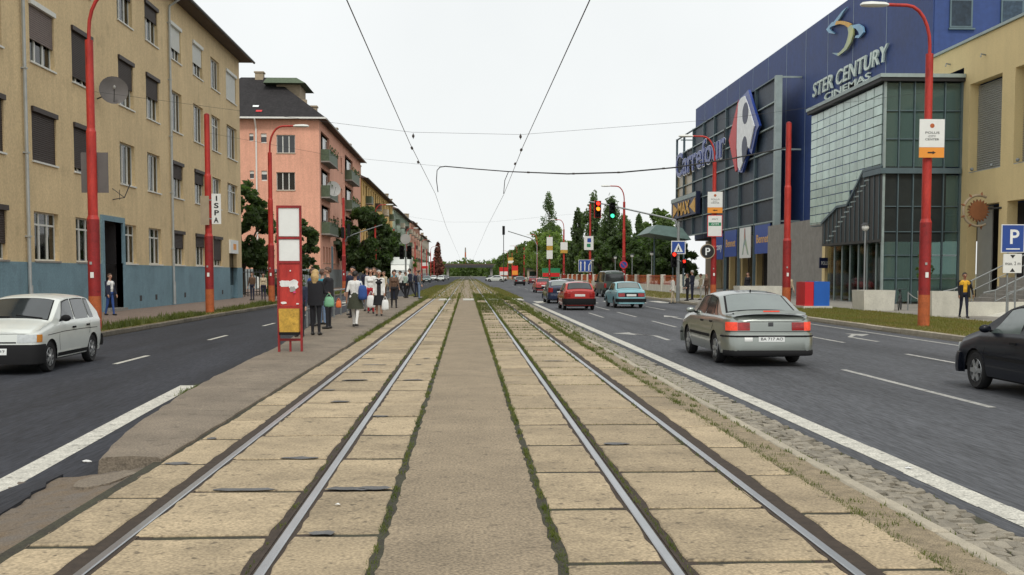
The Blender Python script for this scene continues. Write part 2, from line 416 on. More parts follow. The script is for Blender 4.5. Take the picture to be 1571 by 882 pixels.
def text(name, s, mat, parent, u, n, origin, split=False, **k):
    base = (root_of(parent).location if parent else Vector())
    me = text_mesh(name, s, mat, u, n, Vector(origin) - base, **k)
    if not split: return link(bpy.data.objects.new(name, me), parent)
    # one object per letter: group the islands whose extents along u overlap
    uv = Vector(u).normalized(); bm = bmesh.new(); bm.from_mesh(me); bm.verts.ensure_lookup_table(); seen = set(); isl = []
    for v in bm.verts:
        if v.index in seen: continue
        st = [v]; seen.add(v.index); g_ = []
        while st:
            q = st.pop(); g_.append(q.index)
            for e in q.link_edges:
                w = e.other_vert(q)
                if w.index not in seen: seen.add(w.index); st.append(w)
        a = [bm.verts[i].co.dot(uv) for i in g_]; isl.append([min(a), max(a), set(g_)])
    isl.sort(key=lambda t_: t_[0]); grp = []
    for a, b, g_ in isl:
        if grp and min(b, grp[-1][1]) - max(a, grp[-1][0]) > .4 * min(b - a, grp[-1][1] - grp[-1][0]): grp[-1][1] = max(b, grp[-1][1]); grp[-1][2] |= g_
        else: grp.append([a, b, set(g_)])
    bm.free(); vv = [tuple(v.co) for v in me.vertices]
    for a, b, g_ in grp:
        ids = sorted(g_); mp = {q: i for i, q in enumerate(ids)}
        m2 = bpy.data.meshes.new(name); m2.from_pydata([vv[q] for q in ids], [], [tuple(mp[q] for q in p.vertices) for p in me.polygons if p.vertices[0] in g_]); m2.materials.append(MATS[mat]); m2.update()
        link(bpy.data.objects.new(name, m2), parent)
# ================================================================== SETTING: ground, roads, tramway
RZ = -0.17                                   # carriageways lie lower than the tram slabs
g = MB(); g.quad((-3000, -200, -.30), (3000, -200, -.30), (3000, 5000, -.30), (-3000, 5000, -.30)); struct(g, "ground", "ground_far")
g = MB(); g.box(-10.55, -2.6, -15, 700, -.29, RZ); struct(g, "road_left", "asphalt")
g = MB(); g.box(2.9, 13.3, -15, 700, -.29, RZ); struct(g, "road_right", "asphalt_lit")
def sheet(mb, x0, x1, y0, y1, z): mb.box(x0, x1, y0, y1, z - .02, z); return mb

# left pavement, verge, kerb
g = MB(); g.box(-26, -11.75, -5, 700, -.28, 0.0); struct(g, "pavement_left", "pavement")
g = MB(); g.box(-11.74, -10.72, -5, 700, -.28, -.02); struct(g, "verge_left", "verge")
g = MB(); g.box(13.5, 18.2, -5, 57, -.28, -.01); g.box(13.5, 18.2, 76, 700, -.28, -.01); struct(g, "verge_right", "verge")
g = MB(); g.box(18.22, 70, -5, 700, -.28, 0.0); g.box(13.5, 18.21, 57.01, 75.99, -.28, 0.0); struct(g, "pavement_right", "pavement_grey")

def jitter_outline(x0, x1, y0, y1, step, j, rnd):
    pts = []
    def edge(ax, ay, bx, by):
        n = max(2, int(round(math.hypot(bx - ax, by - ay) / step)))
        for i in range(n):
            t = i / n; q = 0 if i == 0 else j
            pts.append((ax + (bx - ax) * t + rnd.uniform(-q, q), ay + (by - ay) * t + rnd.uniform(-q, q)))
    edge(x0, y0, x1, y0); edge(x1, y0, x1, y1); edge(x1, y1, x0, y1); edge(x0, y1, x0, y0)
    return pts
def stone_mesh(name, sx, sy, h, mat, j=.008, step=.3, bev=.015, seed=0, dome=0.0):
    """one paving stone: uneven outline, chamfered upper edge, top at z=0"""
    rnd = random.Random(seed); mb = MB()
    P = jitter_outline(-sx / 2, sx / 2, -sy / 2, sy / 2, step, j, rnd); n = len(P)
    def ins(p, d): return (p[0] * (1 - 2 * d / sx), p[1] * (1 - 2 * d / sy))
    top = [(*ins(p, bev), rnd.uniform(-.002, .002)) for p in P]
    mid = [(p[0], p[1], -bev * .8) for p in P]; bot = [(p[0], p[1], -h) for p in P]
    vs = top + mid + bot
    fs = [(n + i, n + (i + 1) % n, (i + 1) % n, i) for i in range(n)] + [(2 * n + i, 2 * n + (i + 1) % n, n + (i + 1) % n, n + i) for i in range(n)]
    if dome:
        vs.append((0, 0, dome)); c = len(vs) - 1
        fs += [(i, (i + 1) % n, c) for i in range(n)]
    else:
        fs.append(tuple(range(n)))
    mb.add(vs, fs)
    return mb.mesh(name, mat)

# kerb stones, each its own piece
def kerb_run(x, y0, y1, L, w, top, h, parent, mat="kerb", taper=None):
    me = [stone_mesh("kerb_stone", w, L - .018, h, mat, j=.006, step=.25, bev=.02, seed=50 + k) for k in range(3)]
    n = int((y1 - y0) / L); o = None
    for i in range(n):
        yy = y0 + (i + .5) * L
        inst("kerb_stone", me[i % 3], parent, (x + random.uniform(-.008, .008), yy, top + random.uniform(-.008, .008)), (0, 0, random.uniform(-.006, .006)))
kl = struct(MB().box(-10.70, -10.56, -5, 25, -.28, -.025).box(-10.70, -10.56, 131.4, 700, -.28, -.025).box(-10.69, -10.57, 25, 131.4, -.28, -.12), "kerb_left", "kerb_dark")
kerb_run(-10.63, 25, 131.4, 1.2, .15, -.02, .12, kl, "kerb_dark")
kr = struct(MB().box(13.32, 13.48, -5, 20, -.28, -.025).box(13.32, 13.48, 136.5, 700, -.28, -.025).box(13.33, 13.47, 20, 136.5, -.28, -.12), "kerb_right", "kerb")
kerb_run(13.40, 20, 136.5, 1.5, .16, -.015, .12, kr)

# ---- tramway: bed, slabs, rails
bed = struct(MB().box(-2.80, 3.02, -6, 700, -.28, -.008), "tramway", "soil")
RAILS = [-2.16, -1.16, 1.18, 2.18]
strip = MB()                                           # centre strip with slightly ragged edges
ys = np.concatenate([np.arange(-5, 40, .13), np.arange(40, 300, 3)])
L_ = [(-.528 + random.uniform(-.016, .012), y) for y in ys]; R_ = [(.533 + random.uniform(-.012, .016), y) for y in ys]
vs = []; fs = []
for i, y in enumerate(ys):
    vs += [(L_[i][0], y, -.03), (L_[i][0] + .02, y, -.006), (0, y, .004), (R_[i][0] - .02, y, -.006), (R_[i][0], y, -.03)]
for i in range(len(ys) - 1):
    for k in range(4): fs.append((i * 5 + k, i * 5 + k + 1, (i + 1) * 5 + k + 1, (i + 1) * 5 + k))
strip.add(vs, fs); so = struct(strip, "track_centre_path", "strip", smooth=40)

COLS = [(-2.70, -2.295), (-2.115, -1.26), (-1.115, -.57), (.575, 1.135), (1.285, 2.13), (2.33, 2.72)]
PITCH = 1.475
for ci, (a, b) in enumerate(COLS):
    me = [stone_mesh("slab", b - a - .012, PITCH - .085, .06, "slab", j=.013, step=.17, bev=.009, seed=ci * 9 + k) for k in range(5)]
    ph = (7.04 if ci < 3 else 6.28) + random.uniform(-.03, .03) - PITCH * 3
    if ci in (0,): ph -= .25
    if ci in (5,): ph -= .18
    n_ind = 48
    for i in range(n_ind):
        y = ph + (i + .5) * PITCH
        inst("slab", random.choice(me), bed, ((a + b) / 2 + random.uniform(-.008, .008), y, random.uniform(-.003, .005)),
             (random.uniform(-.002, .002), random.uniform(-.003, .003), random.uniform(-.008, .008) + (math.pi if random.random() < .5 else 0)))
    far = MB()
    for i in range(n_ind, n_ind + 130):
        y = ph + (i + .5) * PITCH
        far.box(a, b, y - PITCH / 2 + .03, y + PITCH / 2 - .03, -.06, random.uniform(-.003, .004))
    if ci == 0: farall = MB()
    farall.v, farall.f, farall.mi = (farall.v + far.v, farall.f + [tuple(q + len(farall.v) for q in f) for f in far.f], farall.mi + far.mi)
tag(farall.build("distant_slabs", "slab", bed), kind="stuff")
for x in RAILS:                                        # grooved rails: worn bright head, rusty lip beside it
    s = 1 if x > 0 else -1
    m = MB(); e = 700
    m.m = 0; m.add([(x - .031, -6, -.04), (x - .031, -6, .001), (x - .024, -6, .006), (x + .024, -6, .006), (x + .031, -6, .001), (x + .031, -6, -.04),
           (x - .031, e, -.04), (x - .031, e, .001), (x - .024, e, .006), (x + .024, e, .006), (x + .031, e, .001), (x + .031, e, -.04)],
          [(0, 6, 7, 1)] + [(4, 10, 11, 5)] + [(1, 7, 8, 2), (2, 8, 9, 3), (3, 9, 10, 4)])
    ro = m.build("rail", "rail", bed)
    ix = x + (.058 if (x in (-2.16, 1.18)) else -.058)  # lip lies on the gauge side
    MB().box(ix - .011, ix + .011, -6, e, -.06, .001).build("rail_lip", "rail_rust", ro)
    MB().box(x - .16, x + .16, -6, e, -.03, -.006).build("groove_fill", "rail_rust", ro)

# grey mortar smeared over some joints and chipped corners
for k in range(26):
    rnd = random.Random(300 + k); c = rnd.choice((0, 1, 1, 1, 2, 2, 4)); a, b = COLS[c]; i = rnd.randrange(0, 12)
    y = (7.04 if c < 3 else 6.28) + PITCH * (i - 1) - (.25 if c == 0 else 0); w = (b - a) * rnd.uniform(.25, .6); x = rnd.uniform(a + w / 2, b - w / 2); n = 16
    P = [(x + w / 2 * math.cos(2 * math.pi * q / n) * rnd.uniform(.75, 1.1), y + .075 * rnd.uniform(.5, 1.2) * math.sin(2 * math.pi * q / n) + .04, .0065) for q in range(n)]
    MB().add([(q[0], q[1], .0062 + k * .0003) for q in P], [tuple(range(n))]).build("mortar_patch", "mortar", bed)

# ---- right of the track: gravel, flush kerb, cobbles
def wavy(name, mat, x0, x1, y0, y1, z0, z1, amp, nx=4, step=.25, zamp=.01):
    m = MB(); ys = np.arange(y0, y1 + step / 2, step); vs = []; fs = []
    for y in ys:
        for k in range(nx + 1):
            t = k / nx; edge = amp if k in (0, nx) else 0
            vs.append((x0 + (x1 - x0) * t + random.uniform(-edge, edge), y, z0 + (z1 - z0) * t + random.uniform(-zamp, zamp)))
    for i in range(len(ys) - 1):
        for k in range(nx): a = i * (nx + 1) + k; fs.append((a, a + 1, a + nx + 2, a + nx + 1))
    m.add(vs, fs); return struct(m, name, mat, smooth=60)
wavy("gravel_strip", "gravel", 2.70, 3.01, -5, 75, -.003, .000, .012, step=.2, zamp=.003)
fk = struct(MB().box(3.03, 3.13, -5, 90, -.28, -.06), "flush_kerb", "kerb")
kerb_run(3.08, 4.0, 76, 1.0, .125, .006, .06, fk)
cb = struct(MB().add([(3.14, -5, -.042), (3.84, -5, -.158), (3.84, 75, -.158), (3.14, 75, -.042)], [(0, 1, 2, 3)]), "cobbled_gutter", "soil")
cm = [stone_mesh("cobble", .104, .104, .05, "cobble", j=.008, step=.05, bev=.007, seed=90 + k) for k in range(6)]
def cob_z(x): return -.022 - (x - 3.14) * .165
ncob = 0; faco = MB()
for i in range(560):
    y = 5.9 + i * .126
    for k in range(5):
        x = 3.205 + k * .126 + random.uniform(-.012, .012) + (.012 if i % 2 else -.012); yy = y + random.uniform(-.012, .012)
        if k == 4 and random.random() < .25: continue
        if ncob < 300:
            inst("cobble", random.choice(cm), cb, (x, yy, cob_z(x) + random.uniform(-.008, .006)), (random.uniform(-.015, .015), .16 + random.uniform(-.02, .02), random.uniform(-.12, .12) + random.randrange(4) * math.pi / 2)); ncob += 1
        else:
            faco.box(x - .057, x + .057, yy - .057, yy + .057, -.12, cob_z(x) + random.uniform(-.008, .006))
tag(faco.build("distant_cobbles", "cobble", cb), kind="stuff")

# ---- left of the track: tram stop island and the crumbling shoulder before it
sh = MB(); ys = np.arange(-5, 9.96, .11); nx = 12; vs = []; fs = []
for y in ys:
    for k in range(nx + 1):
        t = k / nx; x = -2.705 - 1.25 * t
        z = -.012 - .155 * (t ** .8) + random.uniform(-.010, .010)
        vs.append((x, y + random.uniform(-.02, .02) * (y < 9.8), z))
for i in range(len(ys) - 1):
    for k in range(nx): a = i * (nx + 1) + k; fs.append((a, a + 1, a + nx + 2, a + nx + 1))
sh.add(vs, fs)
struct(sh, "broken_shoulder", "dirt")
def crumb(seed, cx, cy, rx, ry, z0, tilt):
    rnd = random.Random(seed); n = 14; m = MB()
    P = [(cx + rx * math.cos(2 * math.pi * i / n) * rnd.uniform(.7, 1.15), cy + ry * math.sin(2 * math.pi * i / n) * rnd.uniform(.7, 1.15)) for i in range(n)]
    m.prism([(x, y, z0 + tilt * (x - cx)) for x, y in P], (0, 0, .03)); return m
for k, (cx, cy, rx, ry) in enumerate(((-3.62, 7.6, .22, 1.9), (-3.05, 9.35, .26, .38), (-3.72, 9.3, .18, .8))):
    struct(crumb(k, cx, cy, rx, ry, -.012 - .155 * (((-2.705 - cx) / 1.25) ** .8) - .012, .12), "asphalt_patch", "asphalt_pale" if k == 1 else "asphalt")
LE = [(9.93, -3.30), (12, -3.62), (15, -3.90), (18, -4.06), (22, -4.18), (25, -4.26), (30, -4.55), (36, -4.85), (42, -4.95), (76, -4.95)]
def plat_left(y): return float(np.interp(y, [p[0] for p in LE], [p[1] for p in LE]))
def plat_z(y): return float(np.interp(y, [9.9, 14, 27, 34], [.035, .035, .06, .12]))
pl = MB(); ys = list(np.arange(9.93, 40, .3)) + list(np.arange(40, 76.1, 2)); vs = []; fs = []
for i, y in enumerate(ys):
    j = random.uniform(-.02, .02); l = plat_left(y) + j; z = plat_z(y); r = -2.735 + random.uniform(-.012, .012)
    yy = y + (random.uniform(-.03, .03) if i == 0 else 0)
    vs += [(l - .02, yy, -.2), (l, yy, z - .03), (l + .04, yy, z), (l * .5 + r * .5, yy, z + .012), (r - .03, yy, z), (r, yy, z - .02), (r + .005, yy, -.2)]
for i in range(len(ys) - 1):
    for k in range(6): fs.append((i * 7 + k, i * 7 + k + 1, (i + 1) * 7 + k + 1, (i + 1) * 7 + k))
fs += [(6, 5, 4, 3, 2, 1, 0), tuple((len(ys) - 1) * 7 + k for k in range(7))]
pl.add(vs, fs); struct(pl, "tram_stop_island", "asphalt_pale", smooth=40)

# ---- road paint (sheets 4 mm proud)
def paint(mb, pts): mb.add([(x, y, RZ + .004) for x, y in pts], [tuple(range(len(pts)))])
m = MB(); E0 = [(5.0, -3.66), (9, -3.86), (12, -4.06), (15, -4.26), (18.4, -4.46)]
for (ya, xa), (yb, xb) in zip(E0, E0[1:]): paint(m, [(xa - .26, ya), (xa, ya), (xb, yb), (xb - .26, yb)])
struct(m, "edge_line_left", "paint")
m = MB(); yy = list(np.arange(4, 70, 1.5))
for a, b in zip(yy, yy[1:]):
    j = random.uniform(-.008, .008); paint(m, [(4.03 + j, a), (4.29 + j, a), (4.29 + j, b), (4.03 + j, b)])
struct(m, "edge_line_right", "paint")
m = MB(); k = 0
while 14.6 + k * 8.25 < 400:
    a = 14.6 + k * 8.25; k += 1
    if 68 < a < 80: continue
    paint(m, [(-7.24, a), (-7.12, a), (-7.12, a + 2.35), (-7.24, a + 2.35)])
struct(m, "lane_dashes_left", "paint")
m = MB()
for a, b, x in ((14.9, 20.95, 7.23), (29.2, 33.5, 10.08), (21.0, 25.0, 10.08), (38, 43, 7.23), (47, 53, 7.23), (43, 47, 10.08), (56, 62, 7.23), (56, 62, 10.08),
                (46.5, 52, 5.75), (84, 90, 7.23), (96, 102, 7.23), (108, 114, 7.23), (120, 126, 7.23), (84, 90, 10.08), (96, 102, 10.08), (132, 138, 7.23), (150, 156, 7.23), (170, 176, 7.23)):
    paint(m, [(x - .06, a), (x + .06, a), (x + .06, b), (x - .06, b)])
struct(m, "lane_dashes_right", "paint_worn")
m = MB(); yy = list(np.arange(14, 56, 2.0))
for a, b in zip(yy, yy[1:]): paint(m, [(12.56, a), (12.68, a), (12.68, b), (12.56, b)])
struct(m, "edge_line_kerbside", "paint_worn")
def lane_arrow(x, y, s=1):
    m = MB()
    paint(m, [(x - .07, y), (x + .07, y), (x + .07, y + 2.6), (x - .07, y + 2.6)])
    paint(m, [(x - .34, y + 2.45), (x + .34, y + 2.45), (x, y + 4.4)]); return m
def turn_arrow(x, y, s):
    m = MB()
    paint(m, [(x - .07, y), (x + .07, y), (x + .07, y + 2.2), (x - .07, y + 2.2)])
    paint(m, [(x - .07, y + 2.21), (x + .07, y + 2.21), (x + s * .5, y + 3.1), (x + s * .5, y + 3.5)] if s > 0 else [(x + .07, y + 2.21), (x + s * .5, y + 3.1), (x + s * .5, y + 3.5), (x - .07, y + 2.21)])
    paint(m, [(x + s * .5, y + 2.6), (x + s * 1.1, y + 3.6), (x + s * .5, y + 4.1)]); return m
struct(turn_arrow(11.15, 29.6, 1), "lane_arrow_kerbside", "paint_worn")
struct(turn_arrow(5.6, 30.5, -1), "lane_arrow_near_tracks", "paint_worn")
struct(lane_arrow(8.75, 44.5), "lane_arrow_middle", "paint_worn")
m = MB(); x = -9.6
while x < 13.1:
    on_track = -2.8 < x < 2.9
    z = (.016 if on_track else RZ + .004)
    if not (-5.1 < x < -2.7): m.add([(x, 69.5, z), (x + .75, 69.5, z), (x + .75, 74.5, z), (x, 74.5, z)], [(0, 1, 2, 3)])
    x += 1.56
struct(m, "zebra_crossing", "paint")

# ---- weeds and grass (nobody could count the blades)
def blades(name, pts, hmin, hmax, wid, mat, lean=.6):
    P = np.asarray(pts, float); n = len(P)
    a = rng.uniform(0, 2 * np.pi, n); h = rng.uniform(hmin, hmax, n) * P[:, 3]; w = wid * P[:, 3] * rng.uniform(.6, 1.4, n)
    t = np.stack([np.cos(a), np.sin(a), np.zeros(n)], 1); b = np.stack([-np.sin(a), np.cos(a), np.zeros(n)], 1)
    base = P[:, :3]; ln = rng.uniform(.1, lean, n)[:, None]
    v0 = base - t * w[:, None]; v1 = base + t * w[:, None]
    v2 = base + b * (h[:, None] * ln) + np.array([0, 0, 1]) * h[:, None] * (1 - .3 * ln)
    V = np.stack([v0, v1, v2], 1).reshape(-1, 3); F = np.arange(3 * n).reshape(-1, 3)
    o = link(bpy.data.objects.new(name, np_mesh(name, V, F, mat, 3)))
    return o
def line_pts(x, y0, y1, dens, spread, z, clump=.6, far=1.0, freq=1.0):
    out = []; y = y0
    while y < y1:
        sc = 1 + max(0, y - 10) / 14
        if random.random() < clump:
            k = random.randrange(int(2 * dens), int(5 * dens) + 2)
            q = random.uniform(.5, 1.3)
            for _ in range(k):
                out.append((x + random.gauss(0, spread), y + random.gauss(0, .05 * sc), z, sc * q))
        y += random.uniform(.03, .09) * sc * freq
    return out
pts = []
pts += line_pts(-.55, 5, 90, 4, .014, -.010, .42); pts += line_pts(.555, 5, 90, 5, .015, -.010, .6)
pts += line_pts(2.73, 5, 75, 7, .035, -.014, .85); pts += line_pts(2.87, 5, 75, 7, .04, -.008, .12); pts += line_pts(1.25, 5, 75, 4, .010, -.010, .7); pts += line_pts(-1.235, 5, 75, 2, .010, -.010, .3)
pts += line_pts(2.11, 8, 75, 2, .010, -.010, .4); pts += line_pts(3.14, 5, 75, 2, .02, -.03, .35); pts += line_pts(3.0, 5, 60, 5, .02, -.008, .2)
pts += line_pts(-2.73, 27, 76, 8, .05, .02, .95); pts += line_pts(-4.22, 18.2, 22, 3, .03, -.15, .5); pts += line_pts(-4.32, 16.8, 18.2, 12, .05, -.16, .9)
for x in np.arange(3.25, 3.8, .126): pts += line_pts(x, 5.8, 40, 1.5, .012, -.06 - (x - 3.2) * .16, .18)
for i in range(60):                                     # in the cross joints
    y = 6.28 - PITCH * 3 + i * PITCH
    sc = 1 + max(0, y - 10) / 14
    for (a, b), p in zip(COLS[3:], (.7, .9, .6)):
        if random.random() > p: continue
        for _ in range(int(420 * random.uniform(.15, 1))):
            pts.append((random.uniform(a, b), y + random.gauss(0, .012), -.024, sc * random.uniform(.35, .9)))
    if random.random() < .4:
        y2 = y + .76
        for _ in range(25): pts.append((random.uniform(-1.10, -.8), y2 + random.gauss(0, .012), -.024, sc * .6))
o = blades("weeds_between_slabs", pts, .016, .046, .0045, "blade", lean=.9); tag(o, "green weeds growing in the joints beside the rails", "weeds", kind="stuff")
pts = []
for _ in range(9000):
    y = 75 + 250 * random.random() ** 1.6; xx = random.choice((-2.7, -1.66, -.75, .75, 1.68, 2.7, -2.4, 2.5)) + random.gauss(0, .3)
    pts.append((xx, y, -.04, random.uniform(3, 6)))
for _ in range(5000):
    y = 76 + 60 * random.random(); pts.append((random.uniform(2.8, 3.9), y, -.1, random.uniform(3, 5)))
    pts.append((random.uniform(-4.6, -2.7), 77 + 90 * random.random(), -.1, random.uniform(3, 5)))
o = blades("track_grass", pts, .02, .05, .006, "blade_dry"); tag(o, "patchy grass grown over the far tram tracks", "grass", kind="stuff")
pts = []
for _ in range(26000):
    y = 24 + 110 * random.random() ** 1.3
    d = .5 + .5 * math.sin(y * .55) * math.sin(y * .21 + 1)
    if random.random() > .25 + .75 * d: continue
    pts.append((-10.78 - abs(random.gauss(0, .36)), y, -.03, random.uniform(2.2, 5.2) * (.5 + .8 * d)))
o = blades("verge_grass_left", pts, .02, .065, .006, "blade"); tag(o, "rough grass along the left kerb", "grass", kind="stuff")
pts = []
for _ in range(60000):
    y = 22 + 35 * random.random(); x = random.uniform(13.5, 18.2)
    pts.append((x, y, -.015, random.uniform(1.2, 3.0)))
for _ in range(9000): pts.append((random.uniform(13.5, 18.2), random.uniform(76, 140), -.015, random.uniform(2, 4)))
o = blades("verge_grass_right", pts, .015, .045, .006, "blade_dry"); tag(o, "half dry lawn between the right kerb and the pavement", "grass", kind="stuff")
# leaf litter and scraps
def scrap(name, label, mat, x, y, z, s, seed):
    rnd = random.Random(seed); n = 7
    P = [(x + s * math.cos(i * 2 * math.pi / n) * rnd.uniform(.5, 1.2), y + s * .7 * math.sin(i * 2 * math.pi / n) * rnd.uniform(.5, 1.2), z + rnd.uniform(0, .012)) for i in range(n)]
    c = (x, y, z + .018); m = MB(); m.add(P + [c], [(i, (i + 1) % n, n) for i in range(n)])
    m.add([(p[0], p[1], p[2] - .006) for p in P], [tuple(range(n))])
    return tag(m.build(name, mat), label, "litter")
scrap("paper_scrap", "crumpled white paper scrap on the broken shoulder", "paper", -3.16, 7.38, -.055, .06, 1)
scrap("paper_scrap", "small white scrap beside the left edge line near the island", "paper", -3.72, 10.9, -.160, .05, 2)
scrap("paper_scrap", "tiny white scrap on the slab left of the centre path", "paper", -.93, 7.95, .004, .025, 3)
scrap("paper_scrap", "pale scrap lying on the right edge line", "paper", 4.16, 10.2, -.163, .05, 4)
# ================================================================== LEFT ROW OF HOUSES
class Fac:
    """a wall plane: u along the wall, n outward, z up"""
    def __init__(s, o, u, n): s.o = Vector(o); s.u = Vector(u); s.n = Vector(n)
    def p(s, u, z, d=0.0): return s.o + s.u * u + s.n * d + Vector((0, 0, z))
    def box(s, mb, u0, u1, z0, z1, d0, d1):
        P = [s.p(u, z, d) for d in (d0, d1) for u, z in ((u0, z0), (u1, z0), (u1, z1), (u0, z1))]
        mb.add(P, [(3, 2, 1, 0), (4, 5, 6, 7), (0, 1, 5, 4), (1, 2, 6, 5), (2, 3, 7, 6), (3, 0, 4, 7)]); return mb
    def wall(s, mb, U0, U1, Z0, Z1, holes, depth=.2):
        us = sorted({U0, U1, *[h[0] for h in holes], *[h[1] for h in holes]}); zs = sorted({Z0, Z1, *[h[2] for h in holes], *[h[3] for h in holes]})
        us = [u for u in us if U0 <= u <= U1]; zs = [z for z in zs if Z0 <= z <= Z1]
        for a, b in zip(us, us[1:]):
            run = None
            for c, d in zip(zs, zs[1:]):
                um, zm = (a + b) / 2, (c + d) / 2
                if any(h[0] < um < h[1] and h[2] < zm < h[3] for h in holes): continue
                mb.quad(s.p(a, c), s.p(b, c), s.p(b, d), s.p(a, d))
        for a, b, c, d in holes:
            c = max(c, Z0); d = min(d, Z1)
            if c >= d: continue
            mb.quad(s.p(a, c), s.p(b, c), s.p(b, c, -depth), s.p(a, c, -depth)); mb.quad(s.p(a, d), s.p(b, d), s.p(b, d, -depth), s.p(a, d, -depth))
            mb.quad(s.p(a, c), s.p(a, d), s.p(a, d, -depth), s.p(a, c, -depth)); mb.quad(s.p(b, c), s.p(b, d), s.p(b, d, -depth), s.p(b, c, -depth))
        return mb
def no_fix(mb, name, mats, parent):
    return mb.build(name, mats, parent)

def window(fac, parent, u0, u1, z0, z1, panes=3, transom=True, shutter=0.0, smat="brown_shutter", box=None, curtain=False, sill="white_wood", dep=.16, frame="white_wood", glass="clear_glass"):
    """frame mesh (the window) with sub-parts pane, shutter, shutter_box, sill, curtain"""
    m = MB(); fw = .06
    fac.box(m, u0, u0 + fw, z0, z1, -dep - .05, -dep); fac.box(m, u1 - fw, u1, z0, z1, -dep - .05, -dep)
    fac.box(m, u0 + fw, u1 - fw, z0, z0 + fw, -dep - .05, -dep); fac.box(m, u0 + fw, u1 - fw, z1 - fw, z1, -dep - .05, -dep)
    zt = z0 + (z1 - z0) * .74 if transom else z1 - fw
    if transom: fac.box(m, u0 + fw, u1 - fw, zt - .035, zt + .035, -dep - .048, -dep + .012)
    us = [u0 + (u1 - u0) * k / panes for k in range(panes + 1)]
    for u in us[1:-1]:
        fac.box(m, u - .05, u + .05, z0 + fw, zt - .036, -dep - .05, -dep + .02)
        if transom: fac.box(m, u - .04, u + .04, zt + .036, z1 - fw, -dep - .05, -dep + .01)
    w = m.build("window", frame, parent)
    for a, b in zip(us, us[1:]):
        q = MB(); fac.box(q, a + .05, b - .05, z0 + fw, zt - .035 if transom else z1 - fw, -dep - .035, -dep - .028); q.build("pane", glass, w)
        if transom:
            q = MB(); fac.box(q, a + .05, b - .05, zt + .035, z1 - fw, -dep - .035, -dep - .028); q.build("pane", glass, w)
    q = MB(); fac.box(q, u0 - .05, u1 + .05, z0 - .07, z0 - .005, -.04, .07); q.build("sill", sill, w)
    if curtain:
        q = MB(); n = 14; vs = []
        for k in range(n + 1):
            u = u0 + .03 + (u1 - u0 - .06) * k / n; d = -dep - .14 + (.03 if k % 2 else -.03)
            vs += [fac.p(u, z0 + .03, d), fac.p(u, z1 - .03, d)]
        q.add(vs, [(2 * k, 2 * k + 2, 2 * k + 3, 2 * k + 1) for k in range(n)]); q.build("curtain", "curtain", w)
    if shutter > 0:
        zb = z1 - (z1 - z0) * shutter; q = MB(); nn = max(3, int((z1 - zb) / .075)); vs = []
        for k in range(nn + 1):
            z = z1 - (z1 - zb) * k / nn
            for d, dz in ((-.075, 0), (-.058, -.012), (-.058, -.055)):
                zz = max(zb, z + dz); vs += [fac.p(u0 + .01, zz, d), fac.p(u1 - .01, zz, d)]
        q.add(vs, [(2 * k, 2 * k + 2, 2 * k + 3, 2 * k + 1) for k in range(len(vs) // 2 - 1)]); q.build("shutter", smat, w)
        bx = box or smat; q = MB(); fac.box(q, u0 - .03, u1 + .03, z1 - .12, z1 + .06, -.05, .09); q.build("shutter_box", bx, w)
    return w

WX = -15.9
# ---- the near yellow block
yb = thing("apartment_block", "long mustard yellow apartment block with blue-grey base and dark roller shutters on the left", "building", (WX, 58, 0))
fy = Fac((WX, 0, 0), (0, 1, 0), (1, 0, 0))
YC = [(37.0, 39.2), (41.65, 44.1), (46.0, 48.4), (52.0, 54.3), (56.4, 58.7), (61.1, 63.35), (66.0, 68.4), (70.6, 73.0), (75.0, 78.2)]
ZR = [(2.16, 3.98), (5.84, 7.75), (9.45, 11.62), (13.3, 15.2)]
DOOR = (49.3, 51.95, 0.0, 4.0); SHOP = (75.2, 77.6, .0, 3.9)
holes = []
for c, (a, b) in enumerate(YC):
    for r, (z0, z1) in enumerate(ZR):
        if c == 8 and r == 0: continue
        holes.append((a, b, z0, z1))
holes += [DOOR, SHOP]
m = MB(); fy.wall(m, 24, 79.3, 2.10, 16.55, holes, .24)
m.quad((WX, 79.3, 0), (-29, 79.3, 0), (-29, 79.3, 16.55), (WX, 79.3, 16.55)); m.quad((-29, 24, 0), (WX, 24, 0), (WX, 24, 16.55), (-29, 24, 16.55))
m.quad((-29, 24, 0), (-29, 79.3, 0), (-29, 79.3, 16.55), (-29, 24, 16.55)); m.build("wall", "wall_yellow", yb)
m = MB(); fd = Fac((WX + .045, 0, 0), (0, 1, 0), (1, 0, 0)); fd.wall(m, 24, 79.32, 0, 2.10, [DOOR, SHOP], .3); m.quad((WX + .045, 24, 2.1), (WX + .045, 79.32, 2.1), (WX - .05, 79.32, 2.1), (WX - .05, 24, 2.1))
m.quad((WX + .045, 79.32, 0), (-29, 79.32, 0), (-29, 79.32, 2.1), (WX + .045, 79.32, 2.1)); m.build("base_band", "dado_blue", yb)
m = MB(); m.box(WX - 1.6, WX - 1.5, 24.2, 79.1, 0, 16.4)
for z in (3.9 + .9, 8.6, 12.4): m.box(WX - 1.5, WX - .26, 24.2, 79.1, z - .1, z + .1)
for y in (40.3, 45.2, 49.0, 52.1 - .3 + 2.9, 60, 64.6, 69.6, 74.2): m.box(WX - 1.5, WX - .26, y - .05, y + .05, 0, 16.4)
m.build("room_partitions", "room_dark", yb)
